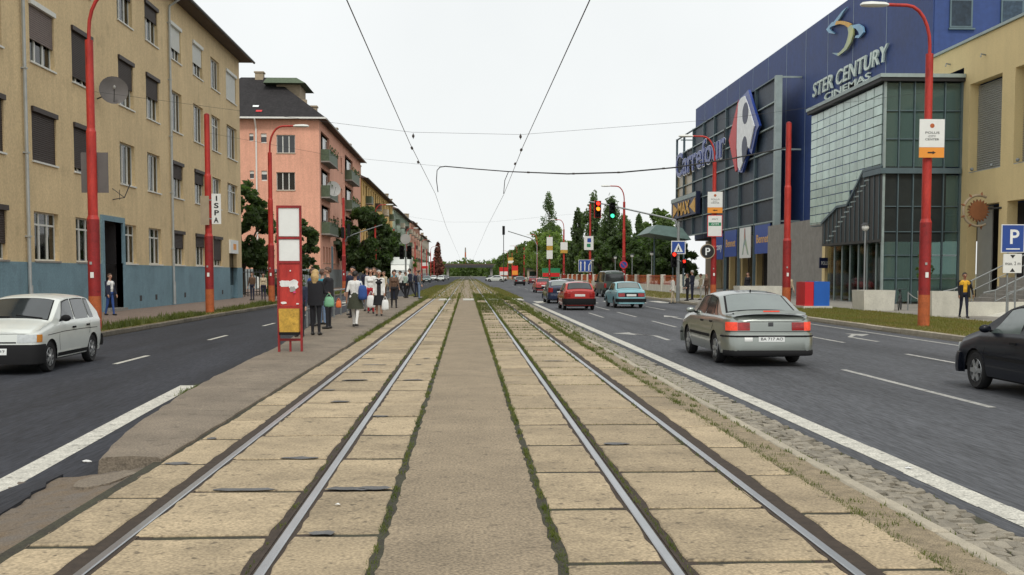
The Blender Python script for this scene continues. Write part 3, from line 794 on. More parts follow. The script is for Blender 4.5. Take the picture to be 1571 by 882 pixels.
# per window: shutter amount, shutter material, box material, curtain
S = {(1, 2): (.62, "grey_shutter", "white_wood", 0), (1, 1): (1, "brown_shutter", None, 0), (1, 0): (0, "", None, 0),
     (2, 2): (.9, "brown_shutter", None, 0), (2, 1): (.92, "brown_shutter", None, 0), (2, 0): (0, "", None, 0), (2, 3): (.5, "brown_shutter", None, 0),
     (3, 3): (.35, "brown_shutter", None, 0), (3, 2): (.58, "brown_shutter", None, 1), (3, 1): (0, "", None, 1), (3, 0): (0, "", None, 0),
     (4, 3): (.4, "brown_shutter", None, 1), (4, 2): (.5, "brown_shutter", None, 1), (4, 1): (0, "", None, 1), (4, 0): (0, "", None, 0),
     (5, 3): (.68, "white_shutter", "white_wood", 0), (5, 2): (0, "", None, 0), (5, 1): (.45, "brown_shutter", None, 0), (5, 0): (.5, "brown_shutter", None, 0),
     (6, 3): (.62, "white_shutter", "white_wood", 0), (6, 2): (0, "", None, 1), (6, 1): (.4, "brown_shutter", None, 0), (6, 0): (.4, "brown_shutter", None, 0),
     (7, 3): (0, "", None, 0), (7, 2): (0, "", None, 1), (7, 1): (0, "", None, 1), (7, 0): (.8, "brown_shutter", None, 0),
     (8, 3): (1, "white_shutter", "white_wood", 0), (8, 2): (0, "", None, 1), (8, 1): (0, "", None, 1),
     (0, 2): (1, "brown_shutter", None, 0), (0, 1): (1, "brown_shutter", None, 0), (0, 0): (.7, "brown_shutter", None, 0), (0, 3): (1, "brown_shutter", None, 0), (1, 3): (0, "", None, 1)}
for c, (a, b) in enumerate(YC):
    for r, (z0, z1) in enumerate(ZR):
        if c == 8 and r == 0: continue
        sh_, sm_, bx_, cu_ = S.get((c, r), (0, "", None, 0))
        window(fy, yb, a, b, z0, z1, 3, r == 0 or (c + r) % 3 == 0, sh_, sm_, bx_, cu_, sill="concrete_grey" if (r == 0 and c < 3) else "white_wood")
# street door: blue surround, dark recess, panelled leaf
m = MB(); fy.box(m, 49.02, 49.30, 0, 4.24, -.3, .10); fy.box(m, 51.95, 52.23, 0, 4.24, -.3, .10); fy.box(m, 49.30, 51.95, 4.0, 4.24, -.3, .10); do = m.build("door_surround", "dado_blue", yb)
m = MB(); fy.box(m, 49.3, 51.95, 0.12, 4.0, -.95, -.88)
for a, b, c, d in ((49.5, 50.5, .5, 1.4), (50.75, 51.75, .5, 1.4), (49.5, 50.5, 1.6, 2.9), (50.75, 51.75, 1.6, 2.9)): fy.box(m, a, b, c, d, -.88, -.85)
m.build("door", "brown_shutter", do)
m = MB(); fy.box(m, 49.3, 51.95, 0.0, .12, -.9, .25); m.build("doorstep", "concrete_grey", do)
m = MB(); fy.box(m, 49.30, 49.33, .12, 4.0, -.88, -.24); fy.box(m, 51.92, 51.95, .12, 4.0, -.88, -.24); fy.box(m, 49.33, 51.92, 3.97, 4.0, -.88, -.24); m.build("door_reveal", "dark_recess", do)
# shop door with a white light box above
m = MB(); fy.box(m, 75.2, 77.6, 0, .9, -.3, -.22); so_ = m.build("shop_front", "dado_blue", yb)
m = MB(); fy.box(m, 75.3, 77.5, .9, 3.0, -.3, -.26); m.build("pane", "pane_dark", so_)
m = MB(); fy.box(m, 75.15, 77.65, 3.05, 3.95, -.2, .12); lb = m.build("light_box", "sign_white", so_)
m = MB(); fy.box(m, 76.0, 76.9, 3.3, 3.7, .121, .13); m.build("sign_patch", "sign_orange", so_)
# roof: overhanging eave, gutter
m = MB(); m.box(WX - .2, WX + .78, 23.5, 80.1, 16.56, 16.62); m.build("eave_soffit", "eave", yb)
m = MB(); m.add([(WX + .85, 23.4, 16.63), (WX + .85, 80.3, 16.63), (-22.5, 76, 20.2), (-22.5, 27, 20.2), (-29.7, 23.4, 16.63), (-29.7, 80.3, 16.63)], [(0, 1, 2, 3), (3, 2, 5, 4), (1, 5, 2), (0, 3, 4), (0, 4, 5, 1)]); ro = m.build("roof", "roof_brown", yb)
m = MB(); m.tube([(WX + .88, 23.4, 16.6), (WX + .88, 80.3, 16.6)], .085, 8); m.build("gutter", "dark_metal", ro)
for y in (40.85, 60.6):
    m = MB(); m.tube([(WX + .85, y, 16.5), (WX + .75, y, 16.3), (WX + .14, y, 15.9), (WX + .11, y, 15.6), (WX + .11, y, 1.2)], .065, 8)
    m.tube([(WX + .13, y, 1.25), (WX + .13, y, .05)], .085, 8)
    for z in (3, 6, 9, 12, 15): m.box(WX + .0, WX + .19, y - .09, y + .09, z, z + .05)
    m.build("downpipe", "zinc", yb, smooth=40)
# cellar slits in the base
for y in (54.5, 57.2, 63.0, 68.5, 72.6):
    m = MB(); fy.box(m, y, y + .35, .35, .62, .046, .052); m.build("cellar_vent", "dark_recess", yb)

def dish(name, label, c, r, aim, post, mat="grey_metal"):
    """satellite dish: shallow bowl, feed arm, receiver, wall bracket"""
    t = thing(name, label, "satellite dish", post)
    a = Vector(aim).normalized(); s1 = a.orthogonal().normalized(); s2 = a.cross(s1); c = Vector(c)
    m = MB(); vs = []; fs = []; n = 20
    rings = [(.05, 0), (.35, .012), (.7, .055), (1.0, .12), (1.0, .135), (.7, .07), (.05, .012)]
    for q, h in rings:
        for j in range(n): tt = 2 * math.pi * j / n; vs.append(c + (s1 * math.cos(tt) + s2 * math.sin(tt)) * r * q + a * h * r * 1.4)
    for i in range(len(rings) - 1):
        for j in range(n): fs.append((i * n + j, i * n + (j + 1) % n, (i + 1) * n + (j + 1) % n, (i + 1) * n + j))
    fs.append(tuple(range(n))); m.add(vs, fs); m.build("bowl", mat, t, smooth=40)
    f = c + a * r * .95
    m = MB(); m.tube([c - Vector((0, 0, r * .95)) + a * .1, f - Vector((0, 0, .05))], .018, 6); m.build("feed_arm", "dark_metal", t)
    m = MB(); m.ball(f, (.06, .06, .08), 8, 5); m.build("receiver", "sign_grey", t)
    m = MB(); m.tube([post, c - a * .12, c], .03, 6); m.build("bracket", "dark_metal", t)
    return t
dish("satellite_dish", "dark round satellite dish on the yellow block beside the nearest red post", (-15.1, 48.7, 9.5), .60, (.35, -.93, .12), (WX + .01, 49.0, 9.2), "sign_back")
t = thing("flag_holder", "thin metal flag holder bracket on the yellow wall above the street door", "bracket", (WX, 50.8, 5.0))
m = MB(); m.tube([(WX, 50.8, 5.0), (WX + .5, 50.9, 5.1), (WX + .75, 51.0, 5.75)], .022, 6); m.tube([(WX, 50.8, 5.5), (WX + .5, 50.9, 5.1)], .018, 6); m.tube([(WX + .3, 50.85, 5.45), (WX + .3, 50.85, 5.0)], .015, 6); m.build("arm", "dark_metal", t)

# ---- pink block with a hipped black roof; gable faces the camera
PY = 121.7
pk = thing("apartment_block", "salmon pink apartment block with steep black hipped roof and green balconies", "building", (WX, 145, 0))
fp = Fac((WX, 0, 0), (0, 1, 0), (1, 0, 0)); fg = Fac((0, PY, 0), (1, 0, 0), (0, -1, 0))
PH = 18.3; PE = 168.5
gw = [(-20.5, -18.5, 14.7, 16.65), (-20.55, -18.55, 10.7, 12.65), (-20.5, -18.5, 6.7, 8.65), (-23.4, -22.95, 15.95, 16.8), (-22.15, -21.55, 15.75, 16.8), (-23.4, -22.95, 11.9, 12.8), (-22.15, -21.55, 11.7, 12.8), (-20.5, -18.5, 2.8, 4.7)]
m = MB(); fg.wall(m, -30, WX, 2.2, PH, gw, .2)
LOG = [(123.0, 130.5, 14.0, 17.3), (123.0, 130.5, 10.1, 13.3), (123.0, 130.5, 6.1, 9.3), (147, 157, 14.0, 17.3), (147, 157, 10.1, 13.3), (147, 157, 6.1, 9.3)]
sw = []
for z0, z1 in ((14.5, 16.4), (10.6, 12.5), (6.7, 8.6), (2.9, 4.7)):
    for y in (133.6, 137.8, 142.0, 159.6, 163.6):
        sw.append((y, y + 1.6, z0, z1))
    if z0 < 4:
        for y in (124, 126.6, 129, 148, 151, 154): sw.append((y, y + 1.5, z0, z1))
fp.wall(m, PY, PE, 2.2, PH, LOG + sw, .25)
m.quad((-30, PY, 2.2), (-30, PE, 2.2), (-30, PE, PH), (-30, PY, PH)); m.quad((WX, PE, 2.2), (-30, PE, 2.2), (-30, PE, PH), (WX, PE, PH)); m.build("wall", "wall_pink", pk)
m = MB(); m.box(-30.03, WX + .05, PY - .05, PE + .02, 0, 2.2); m.build("base_band", "dado_grey", pk)
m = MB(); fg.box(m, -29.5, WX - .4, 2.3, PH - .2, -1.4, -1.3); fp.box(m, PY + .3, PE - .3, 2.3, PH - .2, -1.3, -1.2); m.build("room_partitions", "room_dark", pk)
for a, b, c, d in gw:
    if b - a > 1: window(fg, pk, a, b, c, d, 3, False, glass="pane_dark", sill="stone_tan")
    else:
        m = MB(); fg.box(m, a, b, c, c + (d - c) * .12, -.19, -.12); w = m.build("window", "white_wood", pk)
        m = MB(); fg.box(m, a, b, d - (d - c) * .35, d, -.19, -.12); m.build("upper_frame", "white_wood", w)
        m = MB(); fg.box(m, a, b, c + (d - c) * .12, d - (d - c) * .35, -.19, -.15); m.build("pane", "pane_dark", w)
for a, b, c, d in sw: window(fp, pk, a, b, c, d, 2, False, glass="pane_dark", sill="stone_tan", dep=.18)
for a, b, c, d in LOG:                                   # loggias with projecting green balconies
    m = MB(); fp.box(m, a - .3, b + .3, c - .15, c, -1.1, .95); bo = m.build("balcony_floor", "concrete_grey", pk)
    m = MB(); fp.box(m, a - .25, b + .25, c, c + 1.25, .86, .92); fp.box(m, a - .25, a - .19, c, c + 1.25, .02, .86); fp.box(m, b + .19, b + .25, c, c + 1.25, .02, .86); m.build("parapet", "green_rail", bo)
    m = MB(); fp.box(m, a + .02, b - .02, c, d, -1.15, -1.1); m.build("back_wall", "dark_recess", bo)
    m = MB(); fp.box(m, a + (b - a) * .45, b - .2, c + .1, d - .3, -.3, -.24); w = m.build("glazed_screen", "white_wood", bo)
    for k in range(3):
        m = MB(); q = a + (b - a) * .45 + .15 + k * (b - a) * .17; fp.box(m, q, q + (b - a) * .12, c + .9, d - .45, -.239, -.23); m.build("pane", "pane_dark", bo)
    m = MB(); rr = np.array([[a + (b - a) * random.random(), c + 1.25 + random.uniform(-.4, .35)] for _ in range(60)])
    for u, z in rr: p = fp.p(u, z, .95 + random.uniform(-.1, .15)); m.add([p, p + Vector((random.uniform(-.2, .2), .25, .1)), p + Vector((0, .1, .3))], [(0, 1, 2)])
    tag(m.build("balcony_plants", "leaf_dark", bo), kind="stuff")
m = MB(); fp.box(m, 133.6, 142.5, 5.2, 5.6, 0.0, .5); m.build("flower_box", "green_rail", pk)
for a in (131.4,):
    m = MB(); fp.box(m, a, a + 1.6, 2.25, 4.9, .002, .03); m.build("street_door", "dado_blue", pk)
m = MB(); m.box(-30.6, WX + .75, PY - .75, PE + .3, PH, PH + .12); m.build("eave_soffit", "eave", pk)
ex, wx = WX + .8, -30.8
m = MB(); zt = 24.0; xr = -23.6
m.add([(ex, PY - .8, PH + .13), (ex, PE + .3, PH + .13), (wx, PE + .3, PH + .13), (wx, PY - .8, PH + .13), (xr + 1.5, PY + 7.2, zt), (xr - 2, PY + 7.2, zt), (xr + 1.5, PE - 6, zt), (xr - 2, PE - 6, zt)],
      [(3, 0, 4, 5), (0, 1, 6, 4), (1, 2, 7, 6), (2, 3, 5, 7), (4, 6, 7, 5), (0, 3, 2, 1)]); rf = m.build("roof", "roof_tile", pk)
m = MB(); m.box(-30.9, ex + .03, PY - .95, PY - .82, PH - .02, PH + .16); m.tube([(-22.65, PY - .9, PH - .02), (-22.65, PY - .5, PH - .5), (-22.65, PY - .12, PH - 1.0), (-22.65, PY - .12, .1)], .09, 8); m.build("gutter", "white_paintwork", rf)
m = MB(); m.tube([(ex + .05, PY - .8, PH + .03), (ex + .05, PE + .3, PH + .03)], .09, 6); m.build("gutter", "zinc", rf)
# roof tower with an overhanging flat lid, chimneys, roof lights
m = MB(); m.box(-21.3, -18.7, 127.0, 131.5, 19.0, 22.9); m.box(-20.6, -17.9, 126.6, 127.0, 19, 21.2); tw = m.build("roof_tower", "stone_tan", rf)
m = MB(); m.add([(-22.6, 125.8, 22.9), (-17.9, 125.8, 22.9), (-17.9, 133, 22.9), (-22.6, 133, 22.9), (-22.3, 126.6, 23.6), (-19.0, 126.6, 23.6), (-19.0, 132, 23.6), (-22.3, 132, 23.6)], [(0, 3, 2, 1), (4, 5, 6, 7), (0, 1, 5, 4), (1, 2, 6, 5), (2, 3, 7, 6), (3, 0, 4, 7)]); m.build("tower_lid", "green_rail", rf)
m = MB(); m.box(-21.0, -20.3, 126.95, 126.99, 21.8, 22.4); m.build("tower_vent", "dark_recess", rf)
for x, y, z in ((-16.9, 124.2, 20.1), (-16.6, 141, 19.9), (-23.5, 128.9, 24.6), (-16.7, 158, 19.9)):
    m = MB(); m.box(x - .45, x + .45, y - .5, y + .5, z - 2.2, z - .15); m.box(x - .55, x + .55, y - .6, y + .6, z - .15, z); m.build("chimney", "stone_tan", rf)
for x, y, mt_ in ((-22.9, 122.7, "letter_white"), (-22.4, 121.8, "sign_red")):
    z = PH + .13 + (y - (PY - .8)) / 8 * (zt - PH); m = MB(); m.add([(x - .3, y, z + .06), (x + .35, y, z + .06), (x + .35, y + .35, z + .29), (x - .3, y + .35, z + .29)], [(0, 1, 2, 3)]); m.build("roof_light", mt_, rf)
dish("satellite_dish", "pale satellite dish on a balcony at the pink block corner", (WX + 1.2, 123.6, 11.0), .85, (.5, -.85, .2), (WX + .95, 123.8, 10.4), "sign_grey")

# ---- the blocks beyond
def far_block(label, y0, y1, h, wall, base, roof, seed, balc=True):
    rnd = random.Random(seed)
    b = thing("apartment_block", label, "building", (WX, (y0 + y1) / 2, 0)); f = Fac((WX, 0, 0), (0, 1, 0), (1, 0, 0)); fe = Fac((0, y0, 0), (1, 0, 0), (0, -1, 0))
    n = int((y1 - y0 - 2) / 4.4); hs_ = []; bl = []
    for k in range(n):
        u = y0 + 2 + k * (y1 - y0 - 3) / n
        for r, z in enumerate((2.7, 6.4, 10.1, 13.7)):
            if z + 2 > h: continue
            if balc and k % 4 == 1 and r > 0: bl.append((u - .3, u + 2.6, z - .9, z + 1.9))
            else: hs_.append((u, u + 1.9, z, z + 1.9))
    m = MB(); f.wall(m, y0, y1, 1.8, h, hs_ + bl, .25); fe.wall(m, -29, WX, 1.8, h, [], .1); m.quad((-29, y0, 1.8), (-29, y1, 1.8), (-29, y1, h), (-29, y0, h)); m.quad((WX, y1, 1.8), (-29, y1, 1.8), (-29, y1, h), (WX, y1, h)); m.build("wall", wall, b)
    MB().box(-29.02, WX + .05, y0 - .03, y1 - .01, 0, 1.8).build("base_band", base, b)
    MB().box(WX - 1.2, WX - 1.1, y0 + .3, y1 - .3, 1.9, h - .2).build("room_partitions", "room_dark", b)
    for a, c, d, e in hs_:
        m = MB(); f.box(m, a, c, d, d + .12, -.2, -.12); f.box(m, a, c, e - .12, e, -.2, -.12); f.box(m, (a + c) / 2 - .08, (a + c) / 2 + .08, d + .12, e - .12, -.2, -.11); f.box(m, a, a + .1, d + .12, e - .12, -.2, -.12); w = m.build("window", "white_wood", b)
        m = MB(); f.box(m, a + .1, c, d + .12, e - .12, -.2, -.17); m.build("pane", "pane_far", w)
    for a, c, d, e in bl:
        m = MB(); f.box(m, a - .2, c + .2, d - .15, d, -1.0, 1.0); bo = m.build("balcony_floor", "concrete_grey", b)
        m = MB(); f.box(m, a - .18, c + .18, d, d + 1.1, .9, .97); f.box(m, a - .18, a - .1, d, d + 1.1, .02, .9); m.build("parapet", rnd.choice(("green_rail", "eave", "wall_sand")), bo)
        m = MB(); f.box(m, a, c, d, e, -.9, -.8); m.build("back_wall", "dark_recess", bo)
    m = MB(); ex = WX + .9; m.add([(ex, y0 - .5, h), (ex, y1 + .3, h), (-22.5, y1 - 4, h + 3.6), (-22.5, y0 + 4, h + 3.6), (-30, y0 - .5, h), (-30, y1 + .3, h)], [(0, 1, 2, 3), (3, 2, 5, 4), (1, 5, 2), (0, 3, 4), (0, 4, 5, 1)]); rf = m.build("roof", roof, b)
    m = MB(); m.tube([(ex + .05, y0 - .5, h - .04), (ex + .05, y1 + .3, h - .04)], .1, 6); m.build("gutter", "dark_metal", rf)
    for k in range(max(2, int((y1 - y0) / 25))):
        y = y0 + 5 + k * (y1 - y0 - 8) / max(1, int((y1 - y0) / 25) - 1 or 1); m = MB(); m.box(-17.6, -16.6, y, y + 1.2, h + .3, h + 2.3); m.box(-17.7, -16.5, y - .1, y + 1.3, h + 2.3, h + 2.45); m.build("chimney", "stone_tan", rf)
    return b
far_block("ochre yellow apartment block just beyond the pink one", 170.5, 240, 16.2, "wall_ochre", "dado_grey", "roof_brown", 1)
far_block("pale green apartment block beyond the ochre one", 244, 312, 15.9, "wall_green", "dado_grey", "roof_brown", 2)
far_block("small salmon apartment block beyond the pale green one", 316, 380, 16.5, "wall_salmon", "dado_grey", "roof_brown", 3)
far_block("sand coloured apartment block at the far end of the row", 386, 470, 15.0, "wall_sand", "dado_grey", "roof_brown", 4)
# iron gate between the yellow and the pink block
gt = thing("iron_gate", "dark iron gate between the yellow and the pink apartment blocks", "gate", (-16.2, 98, 0))
for k in range(34):
    y = 80.6 + k * 1.15
    m = MB(); m.bar((-16.2, y, 0), (-16.2, y, 2.0), .06); m.build("bar", "dark_metal", gt)
for z in (.3, 1.8): MB().bar((-16.2, 80, z), (-16.2, 119.4, z), .06).build("cross_rail", "dark_metal", gt)
# ================================================================== THE SHOPPING CENTRE ON THE RIGHT
BX = 27.4; BT = 21.3
ml = thing("shopping_centre", "dark blue clad shopping centre with glass stair box and rooftop cinema lettering", "building", (BX, 95, 0))
# --- blue volume: core box and big cladding panels, one object each
MB().box(BX + .12, 75, 65.1, 132.6, 5.7, BT - .05).build("core", "blue_clad", ml)
MB().box(BX + .10, 75, 65.08, 132.62, BT - .05, BT + .02).build("parapet_cap", "joint_pale", ml)
ye = [65, 72.3, 78.6, 84.1, 89.6, 95.0, 100.8, 106.2, 111.4, 116.7, 122.4, 127.6, 132.7]
for a, b in zip(ye, ye[1:]):
    m = MB(); m.box(BX, BX + .11, a + .04, b - .04, 5.75, BT); m.build("cladding_panel", "blue_clad", ml)
    MB().box(BX - .015, BX + .115, b - .035, b + .035, 5.75, BT - .01).build("joint_strip", "joint_pale", ml)
for k in range(7):                                          # end wall towards the camera
    x0 = BX + .02 + k * 6
    m = MB(); m.box(x0 + .04, x0 + 5.96, 64.98, 65.09, 13, BT); m.build("cladding_panel", "blue_clad", ml)
    MB().box(x0 + 5.965, x0 + 6.035, 64.965, 65.1, 13, BT).build("joint_strip", "joint_pale", ml)
for x0 in (28.35, 31.4):
    m = MB(); m.box(x0, x0 + 1.35, 64.88, 64.97, 16.1, 17.75); m.box(x0 - .06, x0 + 1.5, 64.82, 64.975, 15.98, 16.07); w = m.build("window", "steel_blue", ml)
    MB().box(x0 + .1, x0 + 1.25, 64.86, 64.875, 16.2, 17.65).build("pane", "panel_dark", w)
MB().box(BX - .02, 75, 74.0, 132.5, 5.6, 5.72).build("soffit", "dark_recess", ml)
# --- recessed ground floor
m = MB(); m.box(BX + 1.6, BX + 1.9, 74, 134, 0, 5.6); m.build("ground_floor_wall", "stone_tan", ml)
for y, w_, mt in ((84, 6.5, "concrete_grey"), (92, 3.5, "room_dark"), (97.5, 4, "pane_dark"), (103, 4, "room_dark"), (109, 3.5, "pane_dark"), (114, 3.2, "panel_warm"), (119, 4, "room_dark"), (125, 5, "panel_warm")):
    MB().box(BX + 1.5, BX + 1.59, y, y + w_, 0, 4.4 if mt != "concrete_grey" else 5.55).build("shop_front", mt, ml)
for y in (82.6, 90.7, 96.4, 101.9, 107.4, 113.0, 118.3):
    MB().box(BX + .9, BX + 1.45, y, y + .55, 0, 5.6).build("pillar", "beige_clad", ml)
# --- steel frame with dark glazed panels in front of the blue wall
FX = 25.3
fy_ = [90.5, 96.9, 102.5, 107.9, 113.0, 118.2, 123.7, 129.0, 133.4]; fz = [6.0, 7.95, 9.9, 11.85, 13.8, 15.75, 17.7]
for i, y in enumerate(fy_):
    w_ = .5 if i == 0 else .16
    z0 = 0.0 if i in (0, 1, 2, 3, 4, 7, 8) else 6.0
    m = MB(); m.box(FX - .12, FX + (.4 if i == 0 else .12), y - w_ / 2, y + w_ / 2, z0, 17.8); m.build("frame_post", "steel_blue" if i else "steel_pale", ml)
for z in fz:
    for a, b in zip(fy_, fy_[1:]):
        m = MB(); m.box(FX - .10, FX + .10, a + (.255 if a < 91 else .085), b - .085, z - .05, z + .05); m.build("frame_rail", "steel_pale" if z < 17 else "steel_blue", ml)
pm = {}
for i, (a, b) in enumerate(zip(fy_, fy_[1:])):
    for j, (c, d) in enumerate(zip(fz, fz[1:])):
        if i >= 6 and j == 5: continue
        if i in (5, 6, 7) and j == 0 and i < 7: pass
        warm_reflection = i >= 6 and j in (1, 2, 3)  # far cells tinted yellowish: reflections put into the panel colour
        m = MB(); m.box(FX + .11, FX + .16, a + .02, b - .02, c + .02, d - .02); m.build("glazed_panel", "panel_warm" if warm_reflection else "panel_dark", ml)
for y in (90.55, 133.3):                                     # return rails that tie the frame back to the wall
    for z in (17.7, 11.85, 6.0):
        if y > 100 and z < 17: continue
        m = MB(); m.box(FX + .42, BX - .01, y - .07, y + .07, z - .07, z + .07); m.build("tie_rail", "steel_pale", ml)
# --- lettering and marks on the frame
UF, NF = (0, -1, 0), (-1, 0, 0)
t = thing("store_lettering", "blue store name lettering with white edges on the dark frame", "sign", (FX, 120, 13))
text("letter_backing", "Carrefour", "letter_white", t, UF, NF, (FX - .22, 132.9, 13.05), width=25.6, height=2.85, depth=.02, bold=.11, split=True)
text("letter", "Carrefour", "letter_blue", t, UF, NF, (FX - .30, 132.7, 13.12), width=25.2, height=2.75, depth=.05, bold=.05, split=True)
for a in range(3): MB().box(FX - .2, FX - .13, 108 + a * 9, 108.12 + a * 9, 13.2, 15.8).build("bracket", "dark_metal", t)
# emblem: a diamond cut in a red left half and a blue right half by a white C (illustrated as in the photograph)
t = thing("store_emblem", "large red, white and blue store emblem standing proud of the frame", "sign", (FX, 98.5, 14.4))
def plate(name, mat, pts, x, th, parent):
    m = MB(); m.prism([(x, y, z) for y, z in pts], (-th, 0, 0)); return m.build(name, mat, parent)
plate("red_wing", "sign_red", [(101.5, 17.55), (105.1, 14.3), (103.6, 12.5), (102.3, 11.1), (101.75, 11.2), (102.2, 13.2), (102.1, 15.2)], FX - .2, .25, t)
plate("blue_body", "letter_blue", [(101.55, 17.5), (99.2, 17.75), (98.1, 17.9), (94.2, 14.25), (95.0, 13.9), (96.6, 12.1), (97.6, 12.5), (99.9, 10.8), (101.4, 11.0), (102.0, 13.2), (101.9, 15.2)], FX - .21, .22, t)
plate("white_body", "letter_white", [(101.2, 17.2), (100.2, 17.5), (99.0, 17.5), (97.8, 16.6), (95.5, 14.4), (97.0, 12.6), (97.6, 12.9), (99.4, 11.6), (100.3, 11.0), (101.1, 11.4), (101.6, 13.2), (101.6, 15.2)], FX - .44, .10, t)
def arc(cy, cz, ry, rz, a0, a1, n): return [(cy + ry * math.cos(R(a0 + (a1 - a0) * i / n)), cz + rz * math.sin(R(a0 + (a1 - a0) * i / n))) for i in range(n + 1)]
plate("dark_opening", "sign_navy", arc(98.5, 15.9, 1.05, .95, 0, 345, 16), FX - .545, .01, t)
plate("dark_opening", "sign_navy", arc(98.7, 12.9, .95, 1.0, 0, 180, 10) + [(97.9, 12.2), (99.3, 11.7)], FX - .545, .01, t)
# dark fascia sign with orange bow-tie mark
t = thing("fascia_sign", "dark fascia sign with orange pointed letters low on the glazed frame", "sign", (FX, 126, 9.2))
MB().box(FX - .65, FX - .18, 118.9, 133.2, 8.15, 10.55).build("box", "sign_navy", t)
MB().box(FX - .72, FX - .66, 118.9, 133.2, 10.05, 10.5).build("upper_band", "steel_pale", t)
for pts in ([(131.9, 9.9), (131.9, 8.3), (129.2, 9.1)], [(119.3, 9.9), (119.3, 8.3), (122.2, 9.1)]): plate("orange_point", "letter_gold", pts, FX - .66, .06, t)
text("letter", "MAX", "letter_gold", t, UF, NF, (FX - .70, 129.0, 8.4), width=6.6, height=1.5, depth=.03, bold=.04, split=True)
# banners between the posts
def banner(label, y0, y1, z0, z1, bgm, txt=None, tm="letter_gold"):
    t = thing("banner", label, "banner", (FX, (y0 + y1) / 2, z0))
    MB().box(FX - .16, FX - .11, y0, y1, z0, z1).build("cloth", bgm, t)
    MB().box(FX - .17, FX - .10, y0, y1, z1, z1 + .06).build("top_bar", "steel_blue", t)
    if txt: text("lettering", txt, tm, t, UF, NF, (FX - .165, y1 - (y1 - y0) * .1, z0 + (z1 - z0) * .38), width=(y1 - y0) * .8, height=(z1 - z0) * .3, depth=.004, bold=.01)
    return t
banner("blue banner with yellow lettering nearest the corner post", 91.4, 96.2, 3.4, 5.85, "sign_blue", "Bennet")
tb = banner("white poster with a red figure between two blue banners", 97.6, 101.6, 3.1, 5.85, "sign_white")
plate("figure", "swoosh", [(99.9, 5.7), (99.5, 5.7), (99.3, 4.9), (98.6, 3.9), (98.2, 3.35), (98.7, 3.4), (99.4, 4.2), (99.8, 4.3), (100.2, 3.4), (100.6, 3.4), (100.0, 4.6)], FX - .162, .004, tb)
plate("figure", "sign_red", [(99.75, 5.8), (99.62, 5.8), (99.5, 5.0), (99.7, 4.6)], FX - .168, .004, tb)
banner("blue banner with yellow lettering left of the white poster", 102.8, 107.5, 3.3, 5.8, "sign_blue", "Bennet")
banner("blue banner with white lettering farthest from the corner post", 108.3, 112.6, 3.1, 5.6, "sign_blue", "Roxy", "letter_white")
# --- roof lettering and swoosh on the blue wall
t = thing("cinema_lettering", "pale green cinema name in raised letters on the blue wall", "sign", (BX, 79, 15.5))
text("letter", "STER CENTURY", "letter_pale", t, UF, NF, (BX - .16, 87.2, 15.5), width=15.6, height=1.1, depth=.06, bold=.012, shear=.15, split=True)
t = thing("cinema_lettering", "small raised word half hidden above the glass box roof", "sign", (BX, 79, 14.4))
text("letter", "CINEMAS", "letter_pale", t, UF, NF, (BX - .12, 84.4, 14.82), width=9.6, height=.5, depth=.06, bold=.005, split=True)
t = thing("cinema_emblem", "curved blue and yellow figure emblem above the cinema lettering", "sign", (BX, 80, 17.2))
def ribbon(name, mat, pts, ws, x, K=3.0):
    m = MB(); n = len(pts); L2 = []; R2 = []
    for i, (y, z) in enumerate(pts):
        a = pts[max(0, i - 1)]; b = pts[min(n - 1, i + 1)]; d = Vector(((b[0] - a[0]) / K, b[1] - a[1])); d.normalize(); q = Vector((-d.y, d.x)) * ws[i] / 2
        L2.append((y + q.x * K, z + q.y)); R2.append((y - q.x * K, z - q.y))
    vs = [(x, *p) for p in L2] + [(x, *p) for p in R2] + [(x - .12, *p) for p in L2] + [(x - .12, *p) for p in R2]; fs = []
    for i in range(n - 1):
        fs += [(i, i + 1, n + i + 1, n + i), (2 * n + i, 3 * n + i, 3 * n + i + 1, 2 * n + i + 1), (i, 2 * n + i, 2 * n + i + 1, i + 1), (n + i, n + i + 1, 3 * n + i + 1, 3 * n + i)]
    fs += [(0, n, 3 * n, 2 * n), (n - 1, 3 * n - 1, 4 * n - 1, 2 * n - 1)]
    m.add(vs, fs); return m.build(name, mat, t)
ribbon("horn", "swoosh_blue", [(79.46, 20.69), (80.34, 20.58), (80.95, 20.41), (82.02, 20.15)], [.02, .14, .24, .30], BX - .10)
ribbon("left_arm", "swoosh_blue", [(81.9, 19.35), (83.0, 19.72), (83.5, 20.05), (82.6, 20.18), (81.6, 20.05)], [.02, .16, .26, .30, .26], BX - .13)
ribbon("shoulder", "letter_gold", [(81.65, 20.06), (80.6, 19.88), (79.5, 19.55), (78.6, 19.18)], [.24, .18, .18, .24], BX - .16)
ribbon("right_loop", "swoosh_blue", [(78.5, 19.1), (77.2, 18.86), (76.5, 18.5), (76.3, 18.2), (76.8, 18.08), (77.5, 18.2)], [.15, .26, .32, .3, .22, .12], BX - .13)
ribbon("tail", "swoosh", [(78.6, 19.15), (78.3, 18.76), (78.37, 18.42), (78.72, 18.06), (79.4, 17.76), (80.8, 17.62), (82.2, 18.0)], [.25, .32, .36, .36, .30, .2, .02], BX - .18)

